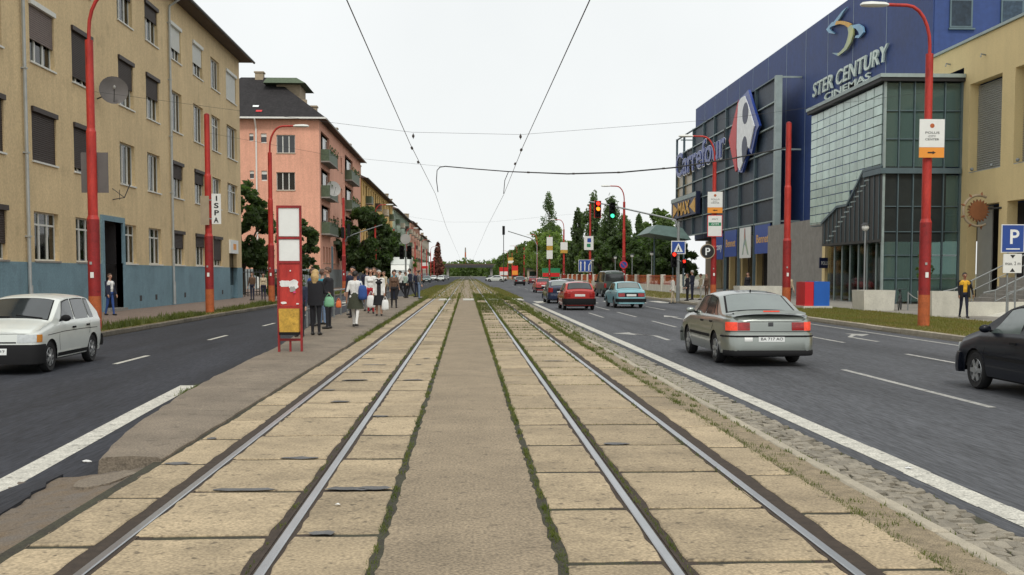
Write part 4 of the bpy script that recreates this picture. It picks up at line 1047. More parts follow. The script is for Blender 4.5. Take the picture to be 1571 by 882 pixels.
# --- glass stair box
GX, G0, G1, GT = 23.0, 60.8, 73.8, 12.4
gb = thing("glass_stair_box", "glazed stair and lobby box with frosted side and sloping dark underside", "building", (GX, 67, 0))
nc, nr = 10, 15; zb0 = 3.9
def under(y): return float(np.interp(y, [60.8, 63.6, 66.3, 68.1, 71.1, 73.8], [7.6, 7.6, 5.8, 5.8, 4.9, 4.9]))
ps = (G1 - G0 - .3) / nc; hs2 = (GT - .25 - zb0) / nr
fm = MB(); fm.box(0, .05, -ps / 2 + .04, ps / 2 - .04, -hs2 / 2 + .026, hs2 / 2 - .026); fme = fm.mesh("frosted_pane", "frosted")
for i in range(nc):
    y = G0 + .3 + (i + .5) * ps
    for j in range(nr):
        z = zb0 + (j + .5) * hs2
        if z - hs2 / 2 < under(y) - .05:
            if z + hs2 / 2 > under(y) + .02:
                m = MB(); a = under(y - ps / 2 + .025) + .03; b = under(y + ps / 2 - .025) + .03; zt_ = z + hs2 / 2 - .022
                if zt_ > max(a, b): m.prism([(GX + .05, y - ps / 2 + .025, a), (GX + .05, y + ps / 2 - .025, b), (GX + .05, y + ps / 2 - .025, zt_), (GX + .05, y - ps / 2 + .025, zt_)], (-.05, 0, 0)); m.build("frosted_pane", "frosted", gb)
            continue
        inst("frosted_pane", fme, gb, (GX - gb.location.x + random.uniform(-.006, .006), y - gb.location.y, z))
for i in range(nc + 1):
    y = G0 + .3 + i * ps; m = MB(); m.box(GX + .051, GX + .12, y - .03, y + .03, under(y) + .02, GT - .2); m.build("mullion", "steel_blue", gb)
MB().box(GX + .06, GX + .4, G0 + .3, G1, zb0 + .9, zb0 + .95).build("inner_ledge", "steel_blue", gb)
# roof edge with upstand
m = MB(); m.box(GX - .35, BX - .02, G0 - .35, G1 + .1, GT + .02, GT + .22); m.build("roof_slab", "steel_pale", gb)
m = MB(); m.box(GX - .30, BX - .03, G0 - .3, G1, GT - .18, GT + .018); m.build("roof_fascia", "black", gb)
# sloping dark stair soffit below the frosted side
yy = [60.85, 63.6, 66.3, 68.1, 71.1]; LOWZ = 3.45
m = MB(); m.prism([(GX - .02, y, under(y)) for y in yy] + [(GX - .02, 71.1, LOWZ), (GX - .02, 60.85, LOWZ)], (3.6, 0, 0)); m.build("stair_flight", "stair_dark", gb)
for k in range(13):
    y = 61.2 + k * .78
    MB().box(GX - .06, GX - .025, y, y + .05, LOWZ + .15, under(y) - .1).build("balustrade_bar", "steel_blue", gb)
for k in range(14):
    z = 3.75 + k * .27; y = 62.2 + (13 - k) * .55
    if z < under(y + .9) - .15: MB().box(GX - .05, GX - .022, y, y + .85, z, z + .07).build("stair_tread", "steel_pale", gb)
for a, b in zip(yy, yy[1:]):
    m = MB(); m.bar((GX - .10, a, under(a) + .01), (GX - .10, b, under(b) + .01), .07, .14); m.build("edge_rail", "steel_blue", gb)
# camera-side glazing: mullions, transoms, panes, floor slab
xs = [GX + .05, GX + .85, GX + 1.7, GX + 2.55, GX + 3.4, BX - .05]
zs_ = [0.1, 1.4, 2.7, 4.0, 5.4, 7.15, 7.55, 9.1, 10.65, 12.2]
for x in xs:
    w_ = .12 if x in (xs[0], xs[-1]) else .06
    MB().box(x - w_ / 2, x + w_ / 2, G0 - .06, G0 + .10, 0, GT - .18).build("mullion", "steel_blue" if x != xs[0] else "steel_pale", gb)
for z in zs_[1:-1]:
    for a, b in zip(xs, xs[1:]):
        if z in (7.15, 7.55): continue
        MB().box(a + .065, b - .065, G0 - .03, G0 + .05, z - .025, z + .025).build("transom", "steel_blue", gb)
for a, b in zip(xs, xs[1:]):
    for c, d in zip(zs_, zs_[1:]):
        if c == 7.15: continue
        MB().box(a + .05, b - .05, G0 + .055, G0 + .075, c + .03, d - .03).build("clear_pane", "teal_glass", gb)
MB().box(GX - .2, BX - .06, G0 - .2, G0 + 2.6, 7.2, 7.5).build("floor_slab", "steel_blue", gb)
MB().box(BX - 1.9, BX - .1, G0 + .5, G0 + 1.2, 5.3, 7.1).build("inner_beam", "beige_clad", gb)
MB().box(GX + .5, BX - .3, G0 + 3.0, G0 + 3.2, .0, GT - .3).build("inner_wall", "steel_pale", gb)
for k in range(7): MB().box(GX + .7, GX + 2.9, G0 + .8 + k * .28, G0 + 1.1 + k * .28, 3.6 + k * .45, 3.72 + k * .45).build("stair_tread", "concrete_grey", gb)
m = MB(); m.tube([(GX + .6, G0 + 1.6, 0), (GX + .6, G0 + 1.6, 4.3)], .16, 10); m.build("round_column", "concrete", gb)
m = MB(); m.tube([(GX + 2.2, G0 + 1.9, 0), (GX + 2.2, G0 + 1.9, 4.3)], .16, 10); m.build("round_column", "panel_warm", gb)
# street-side lower glazing
for k in range(7):
    y = 61.0 + k * 1.44
    MB().box(GX + .35, GX + .40, y + .05, y + 1.38, .1, LOWZ - .05).build("clear_pane", "clear_glass", gb)
    MB().box(GX + .30, GX + .42, y - .04, y + .04, 0, LOWZ - .01).build("mullion", "steel_pale", gb)
for k, mt in enumerate(("concrete", "panel_warm", "concrete", "stone_tan", "concrete", "beige_clad")):
    m = MB(); m.tube([(GX + 1.2, 62.0 + k * 1.6, 0), (GX + 1.2, 62.0 + k * 1.6, 3.4)], .24, 10); m.build("round_column", mt, gb)
MB().box(GX + 2.6, GX + 2.8, 64.5, 73.5, 0, 3.4).build("inner_wall", "stone_tan", gb)
# grey wall beside the entrance and the navy entrance sign
MB().box(24.6, 24.9, 74.3, 90, 0, 5.55).build("entrance_side_wall", "concrete_grey", ml)
MB().box(24.2, 24.58, 74.2, 74.8, 0, 4.2).build("entrance_pillar", "beige_clad", ml)
t = thing("entrance_sign", "navy entrance sign with white shopping centre name under the glass box", "sign", (24.6, 74.0, 2.0))
MB().box(23.75, 25.5, 73.9, 74.05, 2.05, 2.75).build("panel", "sign_navy", t)
text("lettering", "POLUS CITY CENTER", "letter_white", t, (1, 0, 0), (0, -1, 0), (23.86, 73.895, 2.27), width=1.55, height=.26, depth=.004, bold=.004)
for x in (23.8, 25.45): MB().bar((x, 73.98, 2.75), (x, 73.98, 2.80), .04).build("hanger", "dark_metal", t)

# --- beige wing
bw = thing("beige_wing", "beige concrete wing with grey louvred bays beside the glass box", "building", (BX, 48, 0))
fb = Fac((BX, 0, 0), (0, -1, 0), (-1, 0, 0))
bays = []
y = 59.95
upper = [(56.3, 59.95), (51.0, 54.95), (45.6, 49.6), (40.3, 44.3), (35, 39)]; lower = [(56.3, 59.95), (51.0, 55.45), (45.6, 50.2), (40.3, 44.9), (35, 39.6)]
hl = [(-b, -a, 7.15, 11.95) for a, b in upper] + [(-b, -a, 0, 5.35) for a, b in lower]
m = MB(); fb.wall(m, -60.75, -26, 0, 14.3, hl, .55)
m.quad((BX, 26, 0), (70, 26, 0), (70, 26, 14.3), (BX, 26, 14.3)); m.quad((BX, 60.75, 13), (BX, 64.97, 13), (BX, 64.97, 14.3), (BX, 60.75, 14.3)); m.quad((BX, 26, 14.3), (70, 26, 14.3), (70, 64.9, 14.3), (BX, 64.9, 14.3)); m.build("wall", "beige_clad", bw)
MB().box(BX - .12, 70, 25.9, 64.95, 14.31, 14.45).build("coping", "steel_pale", bw)
for a, b in upper:
    q = MB(); n = 40
    vs = []
    for k in range(n):
        z = 7.2 + k * 4.7 / n; vs += [fb.p(-b + .02, z, -.5), fb.p(-a - .02, z, -.5), fb.p(-b + .02, z + .06, -.44), fb.p(-a - .02, z + .06, -.44)]
    q.add(vs, [(2 * k, 2 * k + 2, 2 * k + 3, 2 * k + 1) for k in range(2 * n - 1)]); lo = q.build("louvre_bay", "louvre", bw)
    MB().box(BX + .02, BX + .5, a, b, 7.152, 7.2).build("bay_sill", "zinc", bw)
    for y in (a + .7, b - .7): MB().ball((BX - .12, y, 7.3), (.1, .1, .1), 8, 5).build("floodlight", "grey_metal", bw)
for k, (a, b) in enumerate(lower):
    MB().box(BX + 1.6, BX + 1.7, a - .3, b + .3, 0, 5.4).build("bay_back", "dark_recess" if k != 1 else "eave", bw)
MB().box(BX + .58, BX + .64, 58.2, 59.9, 0, 5.3).build("white_panel", "louvre", bw)
for y, z in ((62.5, 13.5), (58.2, 13.2), (53, 13.2)):
    MB().tube([(BX - .01, y, z), (BX - .25, y, z + .05), (BX - .28, y, z - .12)], .04, 6).build("wall_lamp", "grey_metal", bw)
# sun-shaped sign hanging from the pilaster
t = thing("sun_sign", "round orange sun-shaped sign with toothed rim on the beige wing", "sign", (BX, 57.2, 4.2))
c = Vector((26.65, 57.0, 4.95))
m = MB(); n = 40; P = []
for i in range(n): rr = .60 if i % 2 else .44; P.append(c + Vector((rr * math.cos(2 * math.pi * i / n), -.06, rr * math.sin(2 * math.pi * i / n))))
m.prism(P, (0, .12, 0)); m.build("toothed_disc", "sun_brown", t)
m = MB(); pa = [c + Vector((.80 * math.cos(R(a)), 0, .80 * math.sin(R(a)))) for a in range(60, 301, 12)]; m.tube(pa, .07, 8); m.build("rim", "stone_tan", t, smooth=50)
for a in (80, 120, 160, 200, 240, 280):
    p = c + Vector((.80 * math.cos(R(a)), 0, .80 * math.sin(R(a)))); q = c + Vector((1.0 * math.cos(R(a)), 0, 1.0 * math.sin(R(a)))); MB().tube([p, q], [.09, .01], 6).build("ray", "sun_brown", t)
MB().tube([c + Vector((.5, .05, .1)), Vector((BX, 56.0, 5.05))], .05, 6).build("bracket", "dark_metal", t)
# --- stair with railings and low white walls in front of the beige wing
t = thing("entrance_stairs", "grey entrance stairs with metal railings in front of the beige wing", "stairs", (22, 46, 0))
for k in range(9): MB().box(21.4 + k * .34, 25.4, 44.2, 48.2, k * .16, (k + 1) * .16 - .003).build("step", "concrete_grey", t)
MB().box(25.41, 27.35, 40, 52, 0, 1.5).build("landing", "concrete_grey", t)
for y in (44.3, 48.1):
    m = MB(); m.tube([(21.0, y, .9), (21.5, y, 1.0), (24.6, y, 2.5), (27.2, y, 2.5)], .03, 6); m.tube([(21.5, y, .55), (24.6, y, 2.05), (27.2, y, 2.05)], .02, 6); m.build("railing", "grey_metal", t)
    for k in range(5): x = 21.5 + k * .78; MB().tube([(x, y, max(0, (x - 21.4) / .34 * .16 - .05)), (x, y, 1.0 + (x - 21.5) * 1.5 / 3.1)], .022, 6).build("railing_post", "grey_metal", t)
t = thing("ramp", "pale concrete access ramp with grey handrail beside the parking sign", "ramp", (21, 40, 0))
m = MB(); m.prism([(20.6, 41.5, 0), (26.8, 41.5, 0), (26.8, 41.5, 1.45)], (0, 2.2, 0)); m.build("slope", "concrete", t)
m = MB(); m.tube([(20.6, 41.4, 0), (20.6, 41.4, .95), (26.8, 41.4, 2.4)], .03, 6); m.build("handrail", "grey_metal", t)
tag(MB().box(19.6, 23.2, 43.2, 43.5, 0, .55).build("low_wall", "concrete"), "low white concrete wall behind the planters", "wall")
# ================================================================== POSTS, SIGNS, WIRES, STREET FURNITURE
ORD = ["nearest", "second", "third", "fourth", "fifth", "sixth", "seventh", "eighth", "ninth", "tenth", "eleventh", "twelfth"]
def tapered(t, name, mat, x, y, z0, z1, r, n=12):
    return MB().tube([(x, y, z0), (x, y, z1)], r, n).build(name, mat, t, smooth=40)
def post(label, x, y, arm=0, h=8.5, k=1.0, orange=True, group=None, tilt=0.0, stickers=True):
    """red stepped steel post; arm = +1 / -1 carries a lamp to the right / left"""
    t = thing("lamp_post" if arm else "catenary_post", label, "street lamp" if arm else "post", (x, y, 0), 0, group)
    zt = 8.6 if arm else h
    if orange:
        tapered(t, "primer_base", "orange_primer", x, y, -.05, 1.0, .185 * k); tapered(t, "base_section", "red_dark", x, y, 1.0, 3.3, .182 * k)
    else:
        tapered(t, "base_section", "red_paint", x, y, -.05, 3.3, .182 * k)
    tapered(t, "collar", "red_paint", x, y, 3.3, 3.42, [.182 * k, .145 * k])
    tapered(t, "middle_section", "red_paint", x, y, 3.42, 5.9, .145 * k)
    tapered(t, "collar", "red_paint", x, y, 5.9, 6.0, [.145 * k, .118 * k])
    tapered(t, "upper_section", "red_paint", x, y, 6.0, zt, .118 * k)
    if arm:
        p = [(x, y, zt)] + [(x + arm * (0.75 - .75 * math.cos(R(a))), y, zt + .25 + 1.25 * math.sin(R(a))) for a in range(0, 91, 15)] + [(x + arm * 1.55, y, zt + 1.52)]
        MB().tube(p, .055 * max(1, k * .9), 8).build("arm", "red_paint", t, smooth=50)
        m = MB(); xa = x + arm * 1.35; pts = []
        vs = []; fs = []
        for i, (d, hw, hh) in enumerate(((0, .07, .05), (.12, .14, .10), (.55, .17, .12), (.82, .12, .09), (.9, .03, .03))):
            for a in range(8): q = 2 * math.pi * a / 8; vs.append((xa + arm * d, y + hw * math.cos(q), zt + 1.5 + hh * math.sin(q) * (1 if math.sin(q) > 0 else .55)))
        for i in range(4):
            for a in range(8): fs.append((i * 8 + a, i * 8 + (a + 1) % 8, (i + 1) * 8 + (a + 1) % 8, (i + 1) * 8 + a))
        fs += [tuple(range(8)), tuple(32 + a for a in range(8))]; m.add(vs, fs); m.build("lamp_head", "lamp_white", t, smooth=50)
    else:
        MB().lathe((x, y, zt), [(.118 * k, 0), (.118 * k, .04), (.04, .09)], 12).build("cap", "red_dark", t)
    if stickers:
        MB().box(x - .055, x + .045, y - .19 * k - .004, y - .186 * k, 1.55, 1.72).build("sticker", "sign_white", t)
        MB().box(x - .07, x + .0, y - .19 * k - .004, y - .186 * k, 1.95, 2.03).build("sticker", "sign_grey", t)
    return t
LP = [(-11.2, 33.9, 1), (-11.2, 48.85, 0), (-11.25, 64.5, 1), (-11.2, 102, 0), (-11.2, 137, 1), (-11.2, 172, 0), (-11.2, 207, 1), (-11.2, 242, 0), (-11.2, 277, 1), (-11.2, 312, 0), (-11.2, 347, 1), (-11.2, 382, 0)]
for i, (x, y, a) in enumerate(LP):
    post(ORD[i] + " red post from the camera along the left kerb" + (", carrying a white lamp" if a else ", without lamp"), x, y, a, 8.5, group="red posts along the left kerb")
RP = [(14.62, 34.9, -1), (15.75, 54.1, 0), (15.27, 68.2, -1), (15.2, 107, -1), (15.2, 136.5, 0), (15.2, 173.5, -1), (15.2, 203.6, 0), (15.2, 240, -1), (15.2, 294, 0), (15.2, 336, -1), (15.2, 372, 0), (15.2, 410, -1)]
for i, (x, y, a) in enumerate(RP):
    post(ORD[i] + " red post from the camera along the right kerb" + (", carrying a white lamp" if a else ", without lamp"), x, y, a, 9.0 if i == 1 else (10.2 if i == 4 else 8.6), k=1.12 if i == 1 else 1.0, group="red posts along the right kerb")

# --- overhead line
t = thing("overhead_line", "left tram contact wire running along above the left track", "wire", (-1.66, 60, 5.5))
MB().tube([(-1.66, -8, 5.45), (-1.66, 33, 5.5), (-1.5, 54, 5.52), (-1.66, 90, 5.5), (-1.66, 400, 5.5)], .009, 5).build("contact_wire", "cable", t)
for y in (34.2, 38.5): MB().tube([(-1.66, y - .14, 5.5), (-1.66, y + .14, 5.5)], .04, 6).build("clamp", "insulator", t)
t = thing("overhead_line", "right tram contact wire running along above the right track", "wire", (1.68, 60, 5.5))
MB().tube([(1.68, -8, 5.3), (1.68, 33, 5.45), (1.8, 54, 5.5), (1.68, 90, 5.5), (1.68, 400, 5.5)], .009, 5).build("contact_wire", "cable", t)
for y in (34.2, 38.5): MB().tube([(1.68, y - .14, 5.46), (1.68, y + .14, 5.46)], .04, 6).build("clamp", "insulator", t)
t = thing("span_wire", "thin span wire between the nearest posts above both tracks", "wire", (0, 34.4, 6))
MB().tube([(-11.1, 33.95, 7.1), (-5, 34.1, 6.35), (-1.66, 34.2, 5.98), (1.68, 34.4, 5.95), (8, 34.7, 6.5), (14.55, 34.85, 7.4)], .0045, 5).build("wire", "cable", t)
for x in (-1.62, 1.66):
    MB().tube([(x, 34.25, 5.96), (x, 34.25, 5.78)], .009, 5).build("dropper", "cable", t); MB().ball((x, 34.25, 5.87), (.04, .04, .06), 8, 6).build("insulator", "insulator", t)
t = thing("span_wire", "heavy curved feeder cable from the lampless right post to a hook over the left track", "wire", (0, 54.1, 6.8))
cu = [(-1.38, 54.1, 5.62), (-1.45, 54.1, 6.2), (-1.42, 54.1, 6.66), (-1.28, 54.1, 6.82), (-1.02, 54.1, 6.86), (.4, 54.1, 6.74), (2.03, 54.1, 6.62), (4.9, 54.1, 6.52), (7.5, 54.1, 6.6), (10.2, 54.1, 6.85), (13, 54.1, 7.3), (15.65, 54.1, 7.82)]
MB().tube(cu, [.02] * 3 + [.025] * 4 + [.034] * 5, 6).build("cable", "cable", t, smooth=60)
MB().tube([(2.03, 54.1, 6.6), (1.86, 54.1, 6.2), (1.80, 54.1, 5.55)], .018, 6).build("hanger", "cable", t)
for x in (3.0, 5.2, 7.4, 9.6): MB().tube([(x - .06, 54.1, float(np.interp(x, [p[0] for p in cu[5:]], [p[2] for p in cu[5:]]))), (x + .06, 54.1, float(np.interp(x + .1, [p[0] for p in cu[5:]], [p[2] for p in cu[5:]])))], .045, 6).build("clip", "insulator", t)
tag(MB().tube([(-11.15, 48.85, 7.75), (-6.0, 51.5, 7.05), (-1.2, 54.1, 6.86)], .005, 5).build("span_wire", "cable"), "thin wire from the second left post to the curved feeder cable", "wire")
tag(MB().tube([(-11.2, 102, 7.8), (-2, 102, 6.4), (2, 102, 6.4), (15.2, 107, 7.9)], .005, 5).build("span_wire", "cable"), "far thin span wire across the road beyond the crossing", "wire")

# --- signs on posts
def sign_board(name, label, x, y, z0, z1, w, parts, n=(0, -1, 0), frame=None, cat="sign", tk=.03):
    t = thing(name, label, cat, (x, y, z0))
    for nm, mt, fx0, fx1, fz0, fz1, d in parts:
        MB().box(x + (fx0 - .5) * w, x + (fx1 - .5) * w, y - tk - d, y - (tk if d else 0), z0 + (z1 - z0) * fz0, z0 + (z1 - z0) * fz1).build(nm, mt, t)
    for z in (z0 + (z1 - z0) * .2, z0 + (z1 - z0) * .8): MB().box(x - .16, x + .16, y + .001, y + .05, z - .02, z + .02).build("clamp", "grey_metal", t)
    return t
def polus(label, x, y, z0, z1, w, left=False, small=False):
    t = sign_board("direction_sign", label, x, y, z0, z1, w, [("panel", "sign_white", 0, 1, .27, 1, 0), ("arrow_panel", "sign_orange", 0, 1, 0, .265, 0)])
    H = z1 - z0; y_ = y - .034
    MB().lathe((x, y_ + .002, z0 + H * .83), [(w * .09, 0), (w * .09, -.004), (w * .03, -.008)], 14, 'y').build("emblem", "orange_primer", t)
    for s_, f, hh in (("POLUS", .62, .062), ("CITY", .53, .05), ("CENTER", .45, .055)):
        text("lettering", s_, "black", t, (1, 0, 0), (0, -1, 0), (x - w * (.28 if s_ != "CITY" else .15), y_, z0 + H * f), width=w * (.56 if s_ != "CITY" else .3), height=H * hh, depth=.002)
    d = -1 if left else 1; zc = z0 + H * .13
    P = [(-.18, -.03), (.04, -.03), (.04, -.07), (.18, 0), (.04, .07), (.04, .03), (-.18, .03)]
    MB().prism([(x + d * a * w * .9, y_ + .002, zc + b * w * .9) for a, b in P], (0, -.004, 0)).build("arrow", "black", t)
    return t
polus("white and orange direction sign with arrow on the nearest right lamp post", 14.66, 34.7, 5.33, 6.53, .80)
polus("white and orange direction sign on the third right post above a second plate", 15.27, 67.98, 5.40, 6.70, .92, left=True)
t = sign_board("notice_plate", "white notice plate with red border and green band on the third right post", 15.27, 67.98, 3.95, 5.28, .92, [("border", "sign_red", 0, 1, 0, 1, 0), ("panel", "sign_white", .04, .96, .03, .97, .006), ("green_band", "sign_green", .08, .92, .50, .66, .010)])
text("lettering", "GYM", "letter_white", t, (1, 0, 0), (0, -1, 0), (15.05, 67.938, 4.66), width=.44, height=.14, depth=.002)
text("lettering", "start", "black", t, (1, 0, 0), (0, -1, 0), (15.08, 67.941, 5.0), width=.36, height=.10, depth=.002)
t = thing("round_sign", "round black and white parking sign beside the third right post", "sign", (14.85, 68.0, 2.6))
MB().lathe((14.83, 67.95, 3.05), [(.46, 0), (.46, -.03)], 24, 'y').build("rim", "stone_tan", t); MB().lathe((14.83, 67.92, 3.05), [(.40, 0), (.40, -.008)], 24, 'y').build("disc", "black", t)
text("letter", "P", "letter_white", t, (1, 0, 0), (0, -1, 0), (14.66, 67.905, 2.83), width=.30, height=.46, depth=.003, bold=.01)
MB().tube([(14.83, 67.98, 3.05), (15.1, 68.1, 3.05)], .03, 6).build("bracket", "grey_metal", t)
sign_board("sign_panel", "large dark sign panel seen from behind on the nearest left post", -11.14, 33.98, 4.1, 5.3, .80, [("panel", "sign_back", 0, 1, 0, 1, 0)], tk=.03)
t = sign_board("advertising_sign", "pole sign with vertical black lettering on the second left post", -11.04, 48.62, 3.78, 5.12, .88, [("beige_half", "stone_tan", 0, .42, 0, .93, 0), ("white_half", "sign_white", .55, 1, .03, 1, 0)])
for k, ch in enumerate("ISPA"): text("letter", ch, "black", t, (1, 0, 0), (0, -1, 0), (-10.90 if ch != "I" else -10.83, 48.585, 4.82 - k * .31), width=.20 if ch != "I" else .06, height=.22, depth=.002, bold=.008)
# far plates on the right posts
def far_plate(label, x, y, z0, z1, w, bands):
    return sign_board("post_plate", label, x, y - .2, z0, z1, w, bands)
far_plate("white plate with a blue mark on the tall post above the lane sign", 15.0, 136.4, 4.6, 6.3, 1.15, [("panel", "sign_white", 0, 1, 0, 1, 0), ("mark", "sign_blue", .35, .75, .55, .85, .006), ("mark", "sign_green", .3, .7, .2, .45, .006)])
far_plate("white and yellow plate on the sixth right post", 15.2, 173.4, 4.9, 6.6, 1.1, [("panel", "sign_white", 0, 1, .3, 1, 0), ("foot", "sign_yellow", 0, 1, 0, .29, 0)])
far_plate("long white and orange plate on the seventh right post", 15.2, 203.5, 4.4, 8.4, 1.1, [("upper", "sign_white", 0, 1, .6, 1, 0), ("middle", "sign_yellow", 0, 1, .4, .59, 0), ("lower", "sign_white", 0, 1, 0, .39, 0)])
t = sign_board("lane_sign", "blue lane sign with three white arrows below a white plate", 14.55, 136.2, 1.9, 3.4, 1.6, [("panel", "sign_white", 0, 1, 0, 1, 0), ("face", "sign_blue", .03, .97, .03, .97, .006)])
for k in range(3):
    x = 14.02 + k * .5
    MB().box(x - .06, x + .06, 136.14, 136.163, 2.05, 2.95 if k < 2 else 2.7).build("arrow_shaft", "sign_white", t)
    if k == 2: MB().bar((x, 136.15, 2.68), (x + .2, 136.15, 3.05), .02, .12).build("arrow_shaft", "sign_white", t)
    MB().prism([(x - .13 + (.2 if k == 2 else 0), 136.14, 2.96), (x + .13 + (.2 if k == 2 else 0), 136.14, 2.96), (x + (.22 if k == 2 else 0), 136.14, 3.25)], (0, .022, 0)).build("arrow_head", "sign_white", t)
t = thing("no_parking_sign", "round blue and red no parking sign on the fourth right post", "sign", (15.2, 106.8, 2.0))
MB().lathe((15.15, 106.78, 2.55), [(.40, 0), (.40, -.02)], 22, 'y').build("rim", "sign_red", t); MB().lathe((15.15, 106.755, 2.55), [(.31, 0), (.31, -.006)], 22, 'y').build("disc", "sign_blue", t)
MB().bar((14.95, 106.745, 2.75), (15.35, 106.745, 2.35), .006, .07).build("bar", "sign_red", t)
MB().box(15.08, 15.22, 106.79, 106.85, 2.2, 2.9).build("clamp", "grey_metal", t)
# parking sign on its own post, right edge
t = thing("parking_sign", "blue parking sign with white P over a white extra plate on twin grey posts", "sign", (19.37, 38.8, 0))
for x in (19.25, 19.55): MB().tube([(x, 38.8, 0), (x, 38.8, 3.35)], .032, 8).build("post", "grey_metal", t)
MB().box(18.95, 19.78, 38.70, 38.74, 2.42, 3.42).build("border", "sign_white", t); MB().box(18.98, 19.75, 38.69, 38.699, 2.45, 3.39).build("face", "sign_blue", t)
text("letter", "P", "letter_white", t, (1, 0, 0), (0, -1, 0), (19.22, 38.686, 2.74), width=.33, height=.52, depth=.002, bold=.012)
MB().box(19.12, 19.62, 38.682, 38.689, 2.53, 2.57).build("underline", "letter_white", t)
MB().box(19.04, 19.71, 38.70, 38.74, 1.70, 2.38).build("extra_plate", "sign_white", t)
for pts in ([(19.28, 2.34), (19.47, 2.34), (19.375, 2.22)], [(19.28, 1.74), (19.47, 1.74), (19.375, 1.87)]): MB().prism([(a, 38.697, b) for a, b in pts], (0, -.004, 0)).build("triangle", "black", t)
text("lettering", "max. 2 m", "black", t, (1, 0, 0), (0, -1, 0), (19.10, 38.697, 1.98), width=.55, height=.13, depth=.002)
# --- traffic lights: gantry and pedestrian signal
def signal_head(t, x, y, z, lamps, w=.34, h=.98, back=True):
    hd = MB().box(x - w / 2, x + w / 2, y, y + .25, z - h / 2, z + h / 2).build("signal_head", "trim_black", t)
    n = len(lamps)
    for k, mt in enumerate(lamps):
        zz = z + h / 2 - (k + .5) * h / n
        MB().lathe((x, y - .002, zz), [(w * .38, 0), (w * .38, -.02), (w * .2, -.05)], 14, 'y').build("lens", mt, hd)
        MB().tube([(x, y, zz + .02), (x, y - .18, zz + .02)], [w * .44, w * .42], 12, cap=False).build("hood", "trim_black", hd)
    return hd
t = thing("traffic_light_gantry", "grey traffic light mast with long arm, red-amber and green heads over the right road", "traffic light", (13.2, 68.9, 0))
MB().tube([(13.2, 68.9, -.05), (13.2, 68.9, 4.9)], [.12, .085], 10).build("mast", "grey_metal", t, smooth=40)
MB().tube([(13.2, 68.9, 4.4), (13.0, 68.9, 5.0), (12.4, 68.9, 5.15), (8.6, 68.9, 5.98), (7.6, 68.9, 6.15)], [.07, .065, .06, .045, .04], 8).build("arm", "grey_metal", t, smooth=40)
MB().box(7.92, 8.36, 68.95, 69.0, 5.15, 6.2).build("back_board", "sign_red", t)
signal_head(t, 8.14, 68.7, 5.68, ["signal_red", "signal_amber", "trim_black"]); signal_head(t, 9.03, 68.7, 5.58, ["trim_black", "trim_black", "signal_green"])
signal_head(t, 12.9, 68.65, 2.55, ["signal_red", "trim_black", "trim_black"], .32, .95); signal_head(t, 13.52, 68.65, 2.3, ["signal_red", "trim_black"], .26, .55)
MB().tube([(12.9, 68.8, 2.6), (13.52, 68.8, 2.4)], .03, 6).build("bracket", "grey_metal", t)
t = thing("crossing_sign", "square blue pedestrian crossing sign on the traffic light mast", "sign", (13.2, 68.8, 2.9))
MB().box(12.72, 13.62, 68.72, 68.75, 2.9, 3.72).build("panel", "sign_white", t); MB().box(12.77, 13.57, 68.71, 68.719, 2.95, 3.67).build("face", "sign_blue", t)
MB().prism([(12.88, 68.708, 3.02), (13.46, 68.708, 3.02), (13.17, 68.708, 3.58)], (0, -.004, 0)).build("triangle", "sign_white", t)
MB().prism([(13.10, 68.702, 3.06), (13.17, 68.702, 3.20), (13.24, 68.702, 3.06), (13.28, 68.702, 3.06), (13.2, 68.702, 3.3), (13.17, 68.702, 3.42), (13.13, 68.702, 3.3), (13.06, 68.702, 3.06)], (0, -.003, 0)).build("walker", "black", t)
t = thing("traffic_light", "grey traffic light post with dark heads at the far end of the tram island", "traffic light", (-4.1, 75, 0))
MB().tube([(-4.1, 75, 0), (-4.1, 75, 4.2)], .06, 8).build("mast", "grey_metal", t)
signal_head(t, -4.35, 74.8, 3.1, ["trim_black", "trim_black", "trim_black"], .3, .9); signal_head(t, -3.85, 74.8, 3.1, ["trim_black", "trim_black", "trim_black"], .3, .9)
MB().box(-4.35, -3.85, 74.97, 75.03, 3.3, 3.36).build("bracket", "grey_metal", t); MB().lathe((-4.1, 74.9, 4.0), [(.34, 0), (.34, -.03)], 18, 'y').build("disc", "sign_grey", t)
t = thing("signal_arm", "pale grey signal arm reaching over the left road from the fourth left post", "traffic light", (-11.0, 101.6, 4.5))
MB().tube([(-11.05, 101.8, 4.6), (-10.8, 101.5, 5.0), (-10.2, 101.4, 5.25), (-7.6, 101, 6.1)], [.06, .055, .05, .04], 8).build("arm", "grey_metal", t)
MB().box(-11.35, -11.1, 101.4, 101.62, 4.9, 5.9).build("signal_head", "trim_black", t); MB().box(-10.8, -10.55, 101.2, 101.42, 5.2, 6.2).build("signal_head", "trim_black", t)
t = thing("traffic_light_gantry", "far grey traffic light mast with curved arm and dark head over the right road", "traffic light", (13.6, 215, 0))
MB().tube([(13.6, 215, 0), (13.6, 215, 7.2), (13.2, 215, 8.0), (12.3, 215, 8.6), (8, 215, 9.9)], .09, 8).build("mast", "grey_metal", t)
MB().box(6.9, 7.4, 214.8, 215.1, 9.2, 10.9).build("signal_head", "trim_black", t)
MB().tube([(7.15, 215, 0), (7.15, 215, 9.2)], .07, 6).build("post", "dark_metal", t)

